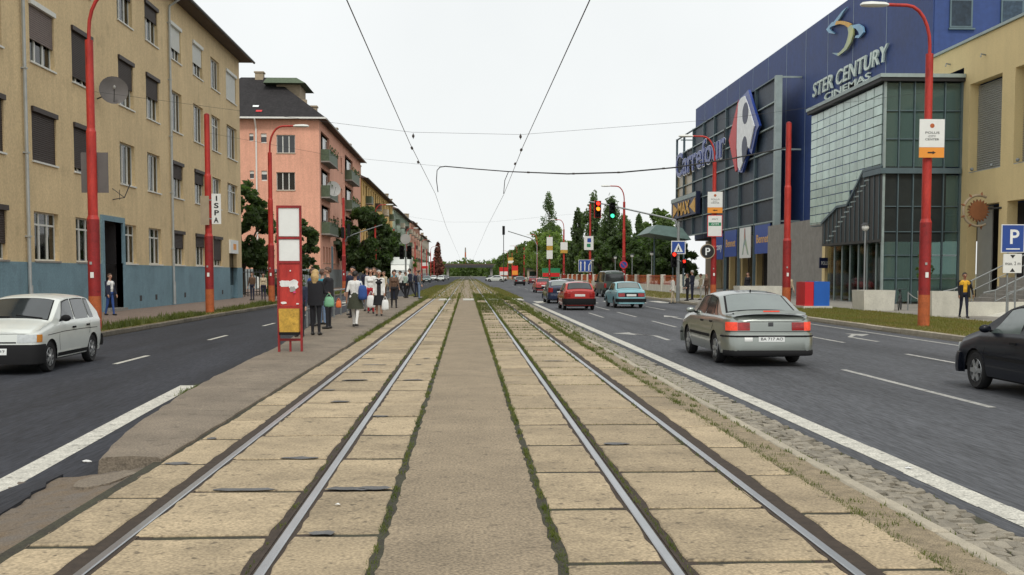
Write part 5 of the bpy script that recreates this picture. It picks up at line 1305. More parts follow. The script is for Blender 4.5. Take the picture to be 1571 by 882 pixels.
# --- tram stop pillar
SX, SY, SZ = -3.655, 23.1, plat_z(23.1)
t = thing("tram_stop_sign", "red tram stop frame with two white panels, torn poster and yellow bin", "tram stop sign", (SX, SY, SZ))
x0, x1 = SX - .255, SX + .255
for x in (x0 + .022, x1 - .022): MB().box(x - .022, x + .022, SY - .03, SY + .03, SZ - .03, SZ + 3.02).build("frame_leg", "red_dark", t)
for z in (3.0, 2.36, 1.86, .93, .26): MB().box(x0 + .045, x1 - .045, SY - .03, SY + .03, SZ + z - .03, SZ + z + .02).build("frame_rail", "red_dark", t)
MB().box(x0 + .045, x1 - .045, SY - .012, SY + .012, SZ + 2.39, SZ + 2.965).build("upper_panel", "sign_white", t); MB().box(x0 + .045, x1 - .045, SY - .012, SY + .012, SZ + 1.885, SZ + 2.325).build("lower_panel", "sign_white", t)
MB().box(x0 + .045, x1 - .045, SY - .012, SY + .012, SZ + .955, SZ + 1.825).build("red_panel", "red_paint", t)
def torn(seed, cx, cz, w, h, d):
    rnd = random.Random(seed); n = 12; P = []
    for i in range(n): a = 2 * math.pi * i / n; P.append((SX + cx + w / 2 * max(-1, min(1, 1.25 * math.cos(a))) * rnd.uniform(.8, 1.05), SY - .013 - d, SZ + cz + h / 2 * max(-1, min(1, 1.25 * math.sin(a))) * rnd.uniform(.75, 1.1)))
    return MB().prism(P, (0, -.003, 0))
for k, (cx, cz, w, h, mt) in enumerate(((-.09, 1.42, .24, .13, "paper"), (.08, 1.40, .2, .2, "paper"), (.06, 1.30, .12, .12, "sign_grey"), (-.12, 1.02, .12, .05, "paper"), (.16, 1.0, .06, .03, "paper"), (.02, 1.68, .03, .03, "paper"), (.1, 1.24, .05, .04, "bag_pink"))):
    torn(k, cx, cz, w, h, .002 + .004 * k).build("torn_poster", mt, t)
m = MB(); m.prism([(x0 + .06, SY - .16, SZ + .42), (x1 - .06, SY - .16, SZ + .42), (x1 - .05, SY - .18, SZ + .90), (x0 + .05, SY - .18, SZ + .90)], (0, .30, 0)); m.build("litter_bin", "sign_yellow", t)
MB().box(x0 + .05, x1 - .05, SY - .175, SY + .12, SZ + .36, SZ + .418).build("bin_base", "trim_black", t)
MB().box(SX - .02, SX + .02, SY - .02, SY + .02, SZ, SZ + .23).build("stub_leg", "red_dark", t)
# --- railing along the road side of the island
def railing(label, y0, y1, mat, n):
    t = thing("railing", label, "railing", (-4.72, y0, .12))
    x = -4.72
    for k in range(n + 1):
        y = y0 + (y1 - y0) * k / n; MB().tube([(x, y, .1), (x, y, 1.1)], .03, 8).build("post", mat, t)
    for z in (1.08, .62): MB().tube([(x, y0 - .05, z), (x, y1 + .05, z)], .026, 8).build("rail", mat, t)
    return t
railing("grey pipe railing beside the people waiting in black", 33.0, 44, "grey_metal", 5)
railing("grey pipe railing along the far half of the tram island", 52, 68, "grey_metal", 8)
# --- planters, cabinet, bicycle, barriers
def planter(label, x0, x1, y0, y1, h):
    t = thing("planter", label, "planter", ((x0 + x1) / 2, (y0 + y1) / 2, 0)); w = .1
    m = MB(); m.add([(x0 + .04, y0 + .04, -.02), (x1 - .04, y0 + .04, -.02), (x1 - .04, y1 - .04, -.02), (x0 + .04, y1 - .04, -.02), (x0, y0, h), (x1, y0, h), (x1, y1, h), (x0, y1, h),
                     (x0 + w, y0 + w, h), (x1 - w, y0 + w, h), (x1 - w, y1 - w, h), (x0 + w, y1 - w, h), (x0 + w, y0 + w, h - .2), (x1 - w, y0 + w, h - .2), (x1 - w, y1 - w, h - .2), (x0 + w, y1 - w, h - .2)],
                    [(0, 1, 5, 4), (1, 2, 6, 5), (2, 3, 7, 6), (3, 0, 4, 7), (4, 5, 9, 8), (5, 6, 10, 9), (6, 7, 11, 10), (7, 4, 8, 11), (8, 9, 13, 12), (9, 10, 14, 13), (10, 11, 15, 14), (11, 8, 12, 15)])
    m.build("trough", "concrete", t); MB().box(x0 + w, x1 - w, y0 + w, y1 - w, h - .2, h - .15).build("earth", "soil", t); return t
planter("white concrete planter between the red and blue cabinet and the nearest right post", 18.0, 19.45, 49.6, 51.2, .92)
planter("white concrete planter beside the person in the dark jacket", 18.15, 19.55, 42.6, 44.0, .98)
planter("white concrete planter partly hidden behind the red and blue cabinet", 17.5, 18.6, 56.5, 57.8, .9)
planter("white concrete planter left of the lampless right post", 16.0, 18.6, 64.5, 66, .95)
t = thing("utility_cabinet", "red and blue utility cabinet on a pale plinth at the lawn edge", "cabinet", (16.9, 53.5, 0))
MB().box(16.2, 17.6, 52.7, 54.4, -.03, .12).build("plinth", "concrete", t)
MB().box(16.3, 16.72, 52.85, 54.3, .12, 1.28).build("red_half", "box_red", t); MB().box(16.723, 17.32, 52.8, 54.3, .12, 1.30).build("blue_half", "box_blue", t); MB().box(17.323, 17.5, 52.85, 54.3, .12, 1.29).build("blue_side", "box_blue", t)
def bicycle(label, x, y, rz):
    t = thing("bicycle", label, "bicycle", (x, y, 0), rz)
    for dx in (-.5, .5):
        w = MB().tube([(dx + .32 * math.cos(a * math.pi / 10), 0, .34 + .32 * math.sin(a * math.pi / 10)) for a in range(21)], .02, 6).build("wheel", "tyre", t, local=True)
        for k in range(6): a = k * math.pi / 6; MB().tube([(dx - .3 * math.cos(a), 0, .34 - .3 * math.sin(a)), (dx + .3 * math.cos(a), 0, .34 + .3 * math.sin(a))], .004, 4).build("spoke", "grey_metal", w, local=True)
    for a, b in (((-.5, 0, .34), (-.05, 0, .32)), ((-.05, 0, .32), (-.18, 0, .85)), ((-.5, 0, .34), (-.16, 0, .75)), ((-.05, 0, .32), (.36, 0, .78)), ((-.17, 0, .78), (.35, 0, .83)), ((.33, 0, .9), (.5, 0, .34))): MB().tube([a, b], .018, 6).build("frame_tube", "dark_metal", t, local=True)
    MB().ball((-.2, 0, .9), (.13, .07, .04), 8, 5).build("saddle", "trim_black", t, local=True); MB().tube([(.28, -.28, .98), (.34, -.1, .96), (.33, 0, .95), (.34, .1, .96), (.28, .28, .98)], .014, 6).build("handlebar", "dark_metal", t, local=True)
bicycle("dark bicycle parked beside the white concrete planter", 19.9, 50.2, 1.1)
t = thing("chain_fence", "low chain fence with posts in front of the glass box", "fence", (20.6, 49, 0))
for k in range(4): MB().tube([(20.2 + k * .9, 50 - k * .6, 0), (20.2 + k * .9, 50 - k * .6, .85)], .035, 8).build("post", "grey_metal", t)
for k in range(3):
    a = Vector((20.2 + k * .9, 50 - k * .6, .8)); b = Vector((21.1 + k * .9, 49.4 - k * .6, .8)); MB().tube([a + (b - a) * q + Vector((0, 0, -.3 * math.sin(math.pi * q))) for q in (0, .2, .4, .6, .8, 1)], .018, 5).build("chain", "sign_grey", t)
t = thing("barrier_board", "low orange and white striped barrier board by the glass box", "barrier", (20.9, 48.6, 0))
for k in range(6): MB().box(20.3 + k * .22, 20.52 + k * .22, 48.5, 48.56, .12, .34).build("stripe", "sign_orange" if k % 2 else "sign_white", t)
for x in (20.4, 21.5): MB().box(x - .03, x + .03, 48.57, 48.7, 0, .3).build("foot", "grey_metal", t)
def globe_lamp(label, x, y, h=3.6):
    t = thing("park_lamp", label, "street lamp", (x, y, 0), 0, "park lamps along the fence")
    MB().tube([(x, y, 0), (x, y, h)], .05, 8).build("post", "grey_metal", t); MB().ball((x, y, h + .18), .2, 10, 8).build("globe", "lamp_white", t, smooth=60); MB().lathe((x, y, h + .3), [(.25, 0), (.1, .14)], 10).build("hat", "dark_metal", t)
for k, (x, y) in enumerate(((19.6, 103), (19.6, 117), (19.6, 131), (19.6, 146), (19.6, 172), (19.6, 200))): globe_lamp(ORD[k] + " globe lamp along the park fence beyond the crossing", x, y)
globe_lamp("slim globe lamp in front of the frosted glass wall", 21.6, 59.5, 4.0)
# --- park fence: low wall, pillars, rusty bars
t = thing("park_fence", "low pale wall with white pillars and rusty bar fence before the dark trees", "fence", (18.7, 140, 0))
MB().box(18.62, 18.8, 96, 230, 0, .62).build("low_wall", "concrete", t)
yy = list(np.arange(97, 226, 8.2))
for y in yy: MB().box(18.5, 18.92, y - .2, y + .2, .0, 1.62).build("pillar", "concrete", t)
n = 0
for a, b in zip(yy, yy[1:]):
    for z in (.75, 1.42): MB().bar((18.71, a + .2, z), (18.71, b - .2, z), .04).build("rail", "red_dark", t)
    for k in range(1, 16):
        y = a + .2 + k * (b - a - .4) / 16; MB().bar((18.71, y, .62), (18.71, y, 1.55), .045).build("bar", "orange_primer", t); n += 1
t = thing("entrance_canopy", "blue-green entrance canopy on posts at the far end of the shopping centre", "canopy", (21, 119, 0))
m = MB(); m.add([(18.9, 115, 5.9), (23.4, 115, 5.2), (23.4, 123, 5.2), (18.9, 123, 5.9), (19.9, 116, 6.8), (22.6, 116, 6.5), (22.6, 122, 6.5), (19.9, 122, 6.8)], [(0, 1, 2, 3), (4, 5, 6, 7), (0, 1, 5, 4), (1, 2, 6, 5), (2, 3, 7, 6), (3, 0, 4, 7)]); m.build("roof", "canopy_teal", t)
for x, y in ((22.8, 116), (22.8, 122), (20.2, 119)): MB().tube([(x, y, 0), (x, y, 5.6)], .09, 8).build("post", "steel_blue", t)
# ================================================================== VEHICLES
class Car:
    """body lofted from a side profile, belt line and plan curve; +y is forward"""
    def __init__(s, **k): s.__dict__.update(dict(L=4.2, W=1.7, rx=.22, ry=.38, gc=.20, wb=2.5, fo=.8, r=.30, tw=.18, tumble=.34, crown=.035, sf=-.10, sr=.08, sill=.24,
                                                 belt=((-2.1, .85), (2.1, .8)), prof=(), arch=.055)); s.__dict__.update(k); s.yf = s.L / 2 - s.fo; s.yr = s.yf - s.wb; s.tk = s.W / 2 - s.tw / 2 - .03
    def zc(s, y):
        P = s.prof; xs = [p[0] for p in P]; zs = [p[1] for p in P]
        return float(np.mean(np.interp([y - .07, y - .035, y, y + .035, y + .07], xs, zs)))
    def zbelt(s, y):
        return min(float(np.interp(y, [p[0] for p in s.belt], [p[1] for p in s.belt])), s.zc(y) - .035)
    def w(s, y):
        h = s.W / 2; e = abs(y) - (s.L / 2 - s.ry)
        if e <= 0: return h - .02 * (abs(y) / (s.L / 2)) ** 2
        return h - .02 * (abs(y) / (s.L / 2)) ** 2 - s.rx * (1 - math.sqrt(max(0, 1 - min(1, e / s.ry) ** 2)))
    def zlow(s, y):
        z = s.sill
        for yc in (s.yf, s.yr):
            d = abs(y - yc); ra = s.r + s.arch
            if d < ra: z = max(z, s.r + math.sqrt(ra * ra - d * d))
        return z
    def side(s, y, z):
        w = s.w(y); b = s.zbelt(y)
        if z <= b: return float(np.interp(z, [s.sill, .42, .62, b - .03, b], [w * .95, w * .99, w, w * .985, w * .965]))
        return w * .955 - (z - b) * s.tumble
    def deform(s, p):
        x, y, z = p; yc = s.cowl
        if y > yc: q = (y - yc) / (s.L / 2 - yc); y += s.sf * (z - .5) * q * q
        yb = s.tail
        if y < yb: q = (yb - y) / (yb + s.L / 2); y -= s.sr * (.5 - z) * q * q * -1
        return (x, y, z)
    def top(s, x, y):
        b = s.zbelt(y); zc = s.zc(y); wt = max(.2, s.side(y, max(zc, b + .001)) - .05)
        q = min(1, abs(x) / wt); return zc + s.crown * (1 - q * q) - .025 * q ** 6
    def body(s):
        e = s.L / 2
        ys = sorted({round(v, 4) for v in [-e + s.ry * (1 - math.cos(a)) for a in np.linspace(0, math.pi / 2, 9)] + [e - s.ry * (1 - math.cos(a)) for a in np.linspace(0, math.pi / 2, 9)] + list(np.linspace(-e + s.ry, e - s.ry, 74))})
        rows = []
        for y in ys:
            b = s.zbelt(y); zc = s.zc(y); lo = s.zlow(y); hg = max(0, zc - b)
            zz = [s.sill, .34, .46, .60, b - .12, b - .03, b]; zz = [max(min(z, b), min(lo, b - .02)) for z in zz]
            R_ = [(s.side(y, z), z) for z in zz]
            for f in (.25, .6, .9): R_.append((s.side(y, b + hg * f), b + hg * f))
            wt = max(.2, s.side(y, zc) - .05)
            for q in (.99, .9, .7, .35, 0): R_.append((wt * q, s.top(wt * q, y)))
            rows.append([(-x, y, z) for x, z in R_] + [(x, y, z) for x, z in R_[-2::-1]])
        n = len(rows[0]); vs = [s.deform(p) for r in rows for p in r]; fs = []
        for i in range(len(rows) - 1):
            for j in range(n - 1): fs.append((i * n + j, i * n + j + 1, (i + 1) * n + j + 1, (i + 1) * n + j))
        k = (len(rows) - 1) * n
        for b0 in (0, k):
            for j in range(n // 2): a, c, d, e2 = b0 + j, b0 + j + 1, b0 + n - 2 - j, b0 + n - 1 - j; fs.append((a, c, d, e2) if c != d else (a, c, e2))
        return MB().add(vs, fs)
    def side_patch(s, y0b, y1b, y0t, y1t, fb, ft, sgn, off=.006, nu=8, nv=5):
        """glass pane on the flank; fb/ft = heights above belt (as absolute functions of y)"""
        vs = []; fs = []
        for j in range(nv + 1):
            v = j / nv
            for i in range(nu + 1):
                u = i / nu; y = (y0b + (y1b - y0b) * u) * (1 - v) + (y0t + (y1t - y0t) * u) * v
                b = s.zbelt(y); zt = s.zc(y) - ft; z = (b + fb) * (1 - v) + zt * v
                vs.append(s.deform((sgn * (s.side(y, z) + off), y, z)))
        for j in range(nv):
            for i in range(nu): a = j * (nu + 1) + i; fs.append((a, a + 1, a + nu + 2, a + nu + 1))
        return MB().add(vs, fs)
    def top_patch(s, ya, yb, marg, off=.008, nu=12, nv=10):
        vs = []; fs = []
        for j in range(nv + 1):
            y = ya + (yb - ya) * j / nv; wt = max(.2, s.side(y, s.zc(y)) - .05) - marg
            for i in range(nu + 1):
                x = -wt + 2 * wt * i / nu; vs.append(s.deform((x, y, s.top(x, y) + off)))
        for j in range(nv):
            for i in range(nu): a = j * (nu + 1) + i; fs.append((a, a + 1, a + nu + 2, a + nu + 1))
        return MB().add(vs, fs)
    def plan(s, end, reach):
        """right half of the outline from the centre of the end to 'reach' metres down the flank: list of (x, y, nx, ny, arclength)"""
        e = s.L / 2; pts = [(x, e) for x in np.linspace(0, s.W / 2 - .02 - s.rx, 10)]
        for a in np.linspace(0, math.pi / 2, 12)[1:]: pts.append((s.W / 2 - .02 - s.rx + s.rx * math.sin(a), e - s.ry * (1 - math.cos(a))))
        for d in np.linspace(.05, max(.06, reach), 5): y = e - s.ry - d; pts.append((s.w(y), y))
        out = []; L = 0
        for i, p in enumerate(pts):
            a = pts[max(0, i - 1)]; b = pts[min(len(pts) - 1, i + 1)]; d = Vector((b[0] - a[0], b[1] - a[1])).normalized(); n = Vector((-d.y, d.x)) * -1 if False else Vector((-d.y, d.x))
            if i: L += math.hypot(p[0] - pts[i - 1][0], p[1] - pts[i - 1][1])
            n = Vector((-d.y, d.x)); n = n if n.y > -.3 and (n.x >= -.01) else -n
            out.append((p[0], p[1], n.x, n.y, L))
        return out
    def strip(s, end, sa, sb, z0, z1, d=.02, off=.0, reach=.5, round_=.25, n=None):
        """raised strip that follows the outline of the front (end=1) or rear (-1) between arclengths sa..sb"""
        P = s.plan(end, reach); Ls = [p[4] for p in P]; n = n or max(2, int(abs(sb - sa) / .06)); vs = []; fs = []
        for i in range(n + 1):
            a = sa + (sb - sa) * i / n; sg = 1 if a >= 0 else -1; q = [float(np.interp(abs(a), Ls, [p[k] for p in P])) for k in range(4)]
            x, y, nx, ny = sg * q[0], q[1], sg * q[2], q[3]; h = z1 - z0
            for o, z in ((-.03, z0), (off + d * .7, z0), (off + d, z0 + h * round_), (off + d, z1 - h * round_), (off + d * .7, z1), (-.03, z1)):
                p = s.deform((x + nx * o, end * (y + ny * o), z)); vs.append(p)
        for i in range(n):
            for k in range(5): fs.append((i * 6 + k, i * 6 + k + 1, (i + 1) * 6 + k + 1, (i + 1) * 6 + k))
        fs += [tuple(range(6)), tuple(n * 6 + k for k in range(6))]
        return MB().add(vs, fs)
    def line(s, pts, w, sgn, off=.004):
        """thin dark shut-line on the flank through (y, z) points"""
        vs = []; fs = []
        for i, (y, z) in enumerate(pts):
            a = pts[max(0, i - 1)]; b = pts[min(len(pts) - 1, i + 1)]; d = Vector((b[0] - a[0], b[1] - a[1])).normalized()
            for q in (-1, 1):
                yy, zz = y - d.y * q * w / 2, z + d.x * q * w / 2; vs.append(s.deform((sgn * (s.side(yy, zz) + off), yy, zz)))
        for i in range(len(pts) - 1): fs.append((2 * i, 2 * i + 1, 2 * i + 3, 2 * i + 2))
        return MB().add(vs, fs)
WHEEL = {}
def wheel_parts(r, tw, rim, spokes):
    k = (r, tw, rim, spokes)
    if k not in WHEEL:
        t = MB(); rr = r * .64
        t.lathe((0, 0, 0), [(rr, -tw / 2 + .02), (r * .9, -tw / 2), (r * .97, -tw / 2 + .02), (r, -tw / 2 + .05), (r, tw / 2 - .05), (r * .97, tw / 2 - .02), (r * .9, tw / 2), (rr, tw / 2 - .02)], 28, 'x')
        q = MB(); q.lathe((0, 0, 0), [(rr, tw / 2 - .03), (rr * .94, tw / 2 - .012), (rr * .9, tw / 2 - .05), (.02, tw / 2 - .06)], 28, 'x')
        for i in range(spokes):
            a = 2 * math.pi * i / spokes; d = Vector((0, math.cos(a), math.sin(a))); e = Vector((0, -math.sin(a), math.cos(a))); h = .045 if spokes < 7 else .03
            c = Vector((tw / 2 - .035, 0, 0))
            P = [c + d * .03 + e * h, c + d * rr * .93 + e * h * .7, c + d * rr * .93 - e * h * .7, c + d * .03 - e * h]; q.prism(P, (.03, 0, 0))
        q.lathe((0, 0, 0), [(.06, tw / 2 - .02), (.055, tw / 2 + .01), (.02, tw / 2 + .014)], 14, 'x')
        WHEEL[k] = (t.mesh("wheel", "tyre", smooth=40), q.mesh("rim", rim, smooth=30))
    return WHEEL[k]
def make_car(name, label, cat, spec, paint, loc, rz, group=None, detail=True, glass="car_glass", rear_glass=None, bumper="trim_black", rim="rim_silver", spokes=7, extras=None, plate_f="", plate_r="", moulding=None, brake=False, cut=()):
    c = spec; t = thing(name, label, cat, loc, rz, group)
    B = lambda mb, nm, mt, par=t, sm=35: mb.build(nm, mt, par, smooth=sm, local=True)
    bo = B(c.body(), "body", paint, sm=32)
    e = c.L / 2
    m = MB(); m.box(-c.W / 2 + .24, c.W / 2 - .24, -e + .25, e - .25, c.gc - .02, .68); B(m, "underbody", "underbody", sm=None)
    for y in (c.yf, c.yr):
        m = MB(); m.box(-c.W / 2 + .05, c.W / 2 - .05, y - c.r - .07, y + c.r + .07, c.r + .05, c.r * 2 + .02); m.m = 0; B(m, "wheel_arch", "underbody", sm=None)
    wt, wr = wheel_parts(c.r, c.tw, rim, spokes)
    for sx in (-1, 1):
        for y in (c.yf, c.yr):
            w = inst("wheel", wt, t, (sx * c.tk, y, c.r), (0, 0, 0 if sx > 0 else math.pi)); inst("rim", wr, w, (0, 0, 0))
    for nm, (a, b) in (("windscreen_seal", c.ws), ("rear_window_seal", c.rw)): B(c.top_patch(a - .025, b + .025, .028, .004), nm, "trim_black")
    B(c.top_patch(*c.ws, .05), "windscreen", glass); B(c.top_patch(*c.rw, .07), "rear_window", rear_glass or glass)
    for sg in (-1, 1):
        for q in c.win:
            B(c.side_patch(q[0] - .028, q[1] + .028, q[2] - .024, q[3] + .024, .012, .064, sg, .003), "window_seal", "trim_black"); B(c.side_patch(*q, .035, .085, sg), "side_window", glass)
    mx = c.W / 2 - c.rx + 1.57 * (c.rx + c.ry) / 2 * .97
    B(c.strip(1, -c.bf, c.bf, *c.fbz, d=.05, reach=.35), "front_bumper", bumper); B(c.strip(-1, -c.br, c.br, *c.rbz, d=.05, reach=.35), "rear_bumper", bumper)
    for sg in (-1, 1):
        for nm, end, a, b, z0, z1, mt in c.lights: B(c.strip(end, sg * a, sg * b, z0, z1, d=.012, reach=.3), nm, mt if not (brake and mt == "tail_red_b") else "brake_on")
    for end, z, txt in ((1, c.pz[0], plate_f), (-1, c.pz[1], plate_r)):
        po = B(c.strip(end, -.26, .26, z, z + .115, d=.006, off=c.po[0 if end > 0 else 1], n=4), "number_plate", "plate")
        if txt and detail:
            yy = end * (e + c.po[0 if end > 0 else 1] + .009); zz = z + .028; q = c.deform((0, end * e, zz + .03)); yy += q[1] - end * e
            me = text_mesh("plate_text", txt, "black", (1, 0, 0) if end < 0 else (-1, 0, 0), (0, end, 0), (-.22 if end < 0 else .22, yy, zz), width=.44, height=.06, depth=.001); link(bpy.data.objects.new("plate_text", me), po)
    if c.grille: B(c.strip(1, -c.grille[0], c.grille[0], c.grille[1], c.grille[2], d=.006), "grille", "trim_black")
    for sg in (-1, 1):
        y = c.mirror; b = c.zbelt(y); x = c.side(y, b + .08)
        B(MB().ball((sg * (x + .12), y, b + .10), (.10, .055, .065), 10, 6), "mirror", c.mirmat)
        B(MB().tube([(sg * (x - .01), y + .02, b + .05), (sg * (x + .06), y + .01, b + .08)], .022, 6), "mirror_arm", "trim_black")
    if moulding:
        for sg in (-1, 1):
            m = c.line([(y, moulding[0]) for y in np.linspace(c.yr + c.r + .08, c.yf - c.r - .08, 14)], moulding[1], sg, .010); B(m, "side_moulding", "trim_black")
    if detail:
        for sg in (-1, 1):
            for L in c.shut: B(c.line(L, .012, sg), "shut_line", "trim_black")
            for y, z in c.handles: x = c.side(y, z); B(MB().box(sg * x - .005, sg * x + sg * .022, y - .09, y + .09, z - .018, z + .018), "door_handle", "trim_black", sm=None)
    if extras: extras(c, t, B)
    return t
def P3(*a): return a
# ---- 1980s five-door hatchback (white, near left)
fav = Car(L=3.82, W=1.62, rx=.14, ry=.22, wb=2.45, fo=.68, r=.285, tw=.16, sf=-.16, sr=.05, cowl=.75, tail=-1.2, tumble=.30, crown=.03,
    prof=((-1.91, .92), (-1.80, 1.0), (-1.32, 1.385), (-.7, 1.415), (-.05, 1.405), (.30, 1.36), (1.02, .955), (1.5, .875), (1.86, .79), (1.91, .74)),
    belt=((-1.91, .90), (0, .90), (1.0, .88), (1.91, .74)), ws=(.36, .98), rw=(-1.73, -1.38),
    win=[(-1.02, -.22, -.98, -.26), (-.12, .72, -.16, .25), (-1.36, -1.10, -1.24, -1.06)], bf=1.02, br=.86, fbz=(.20, .55), rbz=(.32, .56),
    lights=[("headlamp", 1, .42, .76, .585, .735, "lens_clear"), ("indicator", 1, .765, .92, .59, .73, "lens_amber"), ("tail_lamp", -1, .55, .86, .62, .85, "tail_red")],
    pz=(.37, .66), po=(.052, .004), grille=(.40, .575, .60), mirror=.62, mirmat="trim_black",
    shut=[[(.75, .38), (.82, .6), (.70, .88)], [(-.17, .28), (-.17, .88)], [(-.95, .62), (-1.02, .75), (-1.05, .88)], [(-1.5, .72), (-.5, .735), (.6, .73), (1.4, .70)]], handles=[(-.02, .79), (-.88, .80)])
def fav_x(c, t, B):
    for x0_, x1_ in ((-.55, -.05), (.05, .5)): B(MB().tube([(x0_, .985, c.top(x0_, .985) + .02), (x1_, .93, c.top(x1_, .93) + .022)], .01, 5), "wiper", "trim_black")
    B(MB().tube([(-.35, 1.13, .945), (.45, 1.18, .94)], .012, 6), "bonnet_vent", "trim_black"); B(c.strip(1, -.06, .06, .64, .70, d=.006, n=2), "badge", "grey_metal")
    for sg in (-1, 1): B(c.line([(y, .30) for y in np.linspace(c.yr + .36, c.yf - .36, 8)], .07, sg, .012), "sill_trim", "trim_black")
make_car("hatchback_car", "white five-door hatchback driving towards the camera on the left road", "car", fav, "car_white", (-8.62, 22.35, RZ), math.pi + .015, extras=fav_x, plate_f="BA 482-37", glass="car_glass")
# ---- executive saloon (silver, ahead on the right)
ome = Car(L=4.79, W=1.79, rx=.22, ry=.40, wb=2.73, fo=.92, r=.315, tw=.195, sf=-.14, sr=-.10, cowl=.95, tail=-1.7, tumble=.36, crown=.04,
    prof=((-2.395, .86), (-2.34, 1.0), (-1.72, 1.03), (-.92, 1.405), (-.3, 1.455), (.15, 1.44), (.45, 1.39), (1.25, .985), (1.9, .90), (2.33, .78), (2.395, .70)),
    belt=((-2.395, .94), (-1.7, .96), (0, .95), (1.2, .92), (2.395, .72)), ws=(.50, 1.20), rw=(-1.64, -.98),
    win=[(-1.05, -.34, -.85, -.36), (-.26, .82, -.28, .38), (-1.46, -1.12, -1.02, -.90)], bf=1.10, br=1.12, fbz=(.26, .60), rbz=(.27, .66),
    lights=[("headlamp", 1, .40, .84, .60, .76, "lens_clear"), ("tail_lamp", -1, .42, .66, .72, .88, "tail_red"), ("brake_lamp", -1, .665, .97, .715, .885, "tail_red_b")],
    pz=(.40, .50), po=(.052, .052), grille=(.36, .66, .76), mirror=.80, mirmat="car_silver",
    shut=[[(.95, .40), (.98, .6), (.86, .92)], [(-.30, .28), (-.30, .93)], [(-1.0, .66), (-1.18, .8), (-1.22, .95)]], handles=[(-.12, .84), (-.98, .85)])
MATS["tail_red_b"] = MATS["tail_red"]
def ome_x(c, t, B):
    sp = MB(); vs = []; fs = []
    for i, x in enumerate(np.linspace(-.72, .72, 13)):
        y = -2.24 - .10 * (1 - (x / .72) ** 2); h = .055 * (1 - (x / .72) ** 6)
        vs += [(x, y + .13, 1.045), (x, y + .12, 1.05 + h), (x, y - .05, 1.065 + h), (x, y - .06, 1.03 + h * .5)]
    for i in range(12):
        for k in range(4): fs.append((i * 4 + k, i * 4 + (k + 1) % 4, (i + 1) * 4 + (k + 1) % 4, (i + 1) * 4 + k))
    sp.add(vs, fs); B(sp, "spoiler", "car_silver"); B(MB().box(-.16, .16, -2.405, -2.385, 1.088, 1.112), "high_brake_lamp", "brake_on", sm=None)
    B(c.strip(-1, -1.14, 1.14, .585, .625, d=.058, n=30), "bumper_strip", "trim_black"); B(c.strip(1, -1.1, 1.1, .46, .50, d=.058, n=30), "bumper_strip", "trim_black")
    B(c.strip(-1, -.98, .98, .692, .704, d=.004, n=30), "boot_gap", "trim_black"); B(c.strip(-1, -.05, .05, .80, .88, d=.008, n=2), "badge", "dark_metal"); B(c.strip(-1, -.54, -.38, .49, .60, d=.057, n=4), "oval_sticker", "sign_white")
    B(MB().tube([(0, -.75, 1.46), (0, -.78, 1.50)], .015, 6), "aerial", "trim_black"); B(c.strip(-1, -1.0, 1.0, .22, .34, d=.056, n=24), "bumper_shade", "trim_black"); B(MB().tube([(.45, -2.2, .28), (.45, -2.42, .27)], .03, 8), "exhaust", "dark_metal")  # black strip paints in the shade below the rear bumper
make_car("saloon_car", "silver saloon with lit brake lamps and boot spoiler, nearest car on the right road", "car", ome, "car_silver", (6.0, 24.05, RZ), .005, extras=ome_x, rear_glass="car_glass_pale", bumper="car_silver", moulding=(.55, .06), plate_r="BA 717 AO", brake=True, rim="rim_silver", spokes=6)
# ---- black hatchback at the right edge
ast = Car(L=4.05, W=1.70, rx=.2, ry=.36, wb=2.52, fo=.80, r=.30, tw=.18, sf=-.12, sr=.03, cowl=.85, tail=-1.3, tumble=.36, crown=.035,
    prof=((-2.025, .95), (-1.9, 1.05), (-1.25, 1.37), (-.5, 1.42), (.1, 1.41), (.38, 1.36), (1.14, .955), (1.6, .86), (1.95, .74), (2.025, .66)),
    belt=((-2.025, .93), (0, .91), (1.1, .88), (2.025, .68)), ws=(.44, 1.10), rw=(-1.82, -1.32),
    win=[(-1.15, -.26, -1.02, -.28), (-.16, .80, -.18, .32)], bf=1.05, br=1.05, fbz=(.24, .56), rbz=(.28, .62),
    lights=[("headlamp", 1, .40, .86, .58, .72, "lens_clear"), ("tail_lamp", -1, .52, .86, .70, .98, "tail_red")],
    pz=(.38, .70), po=(.052, .004), grille=(.3, .60, .68), mirror=.74, mirmat="car_black",
    shut=[[(.88, .38), (.90, .6), (.80, .88)], [(-.22, .28), (-.22, .9)]], handles=[(-.04, .80), (-1.0, .82)])
make_car("hatchback_car", "black hatchback cut off by the right edge of the picture", "car", ast, "car_black", (8.95, 16.15, RZ), 0.0, bumper="car_black", moulding=(.55, .05), glass="car_glass_pale", spokes=6)
# ---- red small hatchback
fel = Car(L=3.85, W=1.64, rx=.18, ry=.30, wb=2.45, fo=.70, r=.285, tw=.165, sf=-.12, sr=.05, cowl=.75, tail=-1.2, tumble=.32, crown=.035,
    prof=((-1.925, .93), (-1.82, 1.02), (-1.36, 1.385), (-.7, 1.42), (-.05, 1.405), (.30, 1.36), (1.02, .955), (1.5, .875), (1.86, .77), (1.925, .70)),
    belt=((-1.925, .92), (0, .90), (1.0, .88), (1.925, .72)), ws=(.36, .98), rw=(-1.76, -1.40), win=[(-1.02, -.22, -.98, -.26), (-.12, .72, -.16, .25)], bf=1.0, br=1.0, fbz=(.28, .56), rbz=(.28, .60),
    lights=[("headlamp", 1, .42, .80, .58, .72, "lens_clear"), ("tail_lamp", -1, .48, .86, .66, .88, "tail_red")], pz=(.38, .70), po=(.052, .004), grille=None, mirror=.62, mirmat="trim_black", shut=[[(-.17, .28), (-.17, .88)]], handles=[(-.02, .79)])
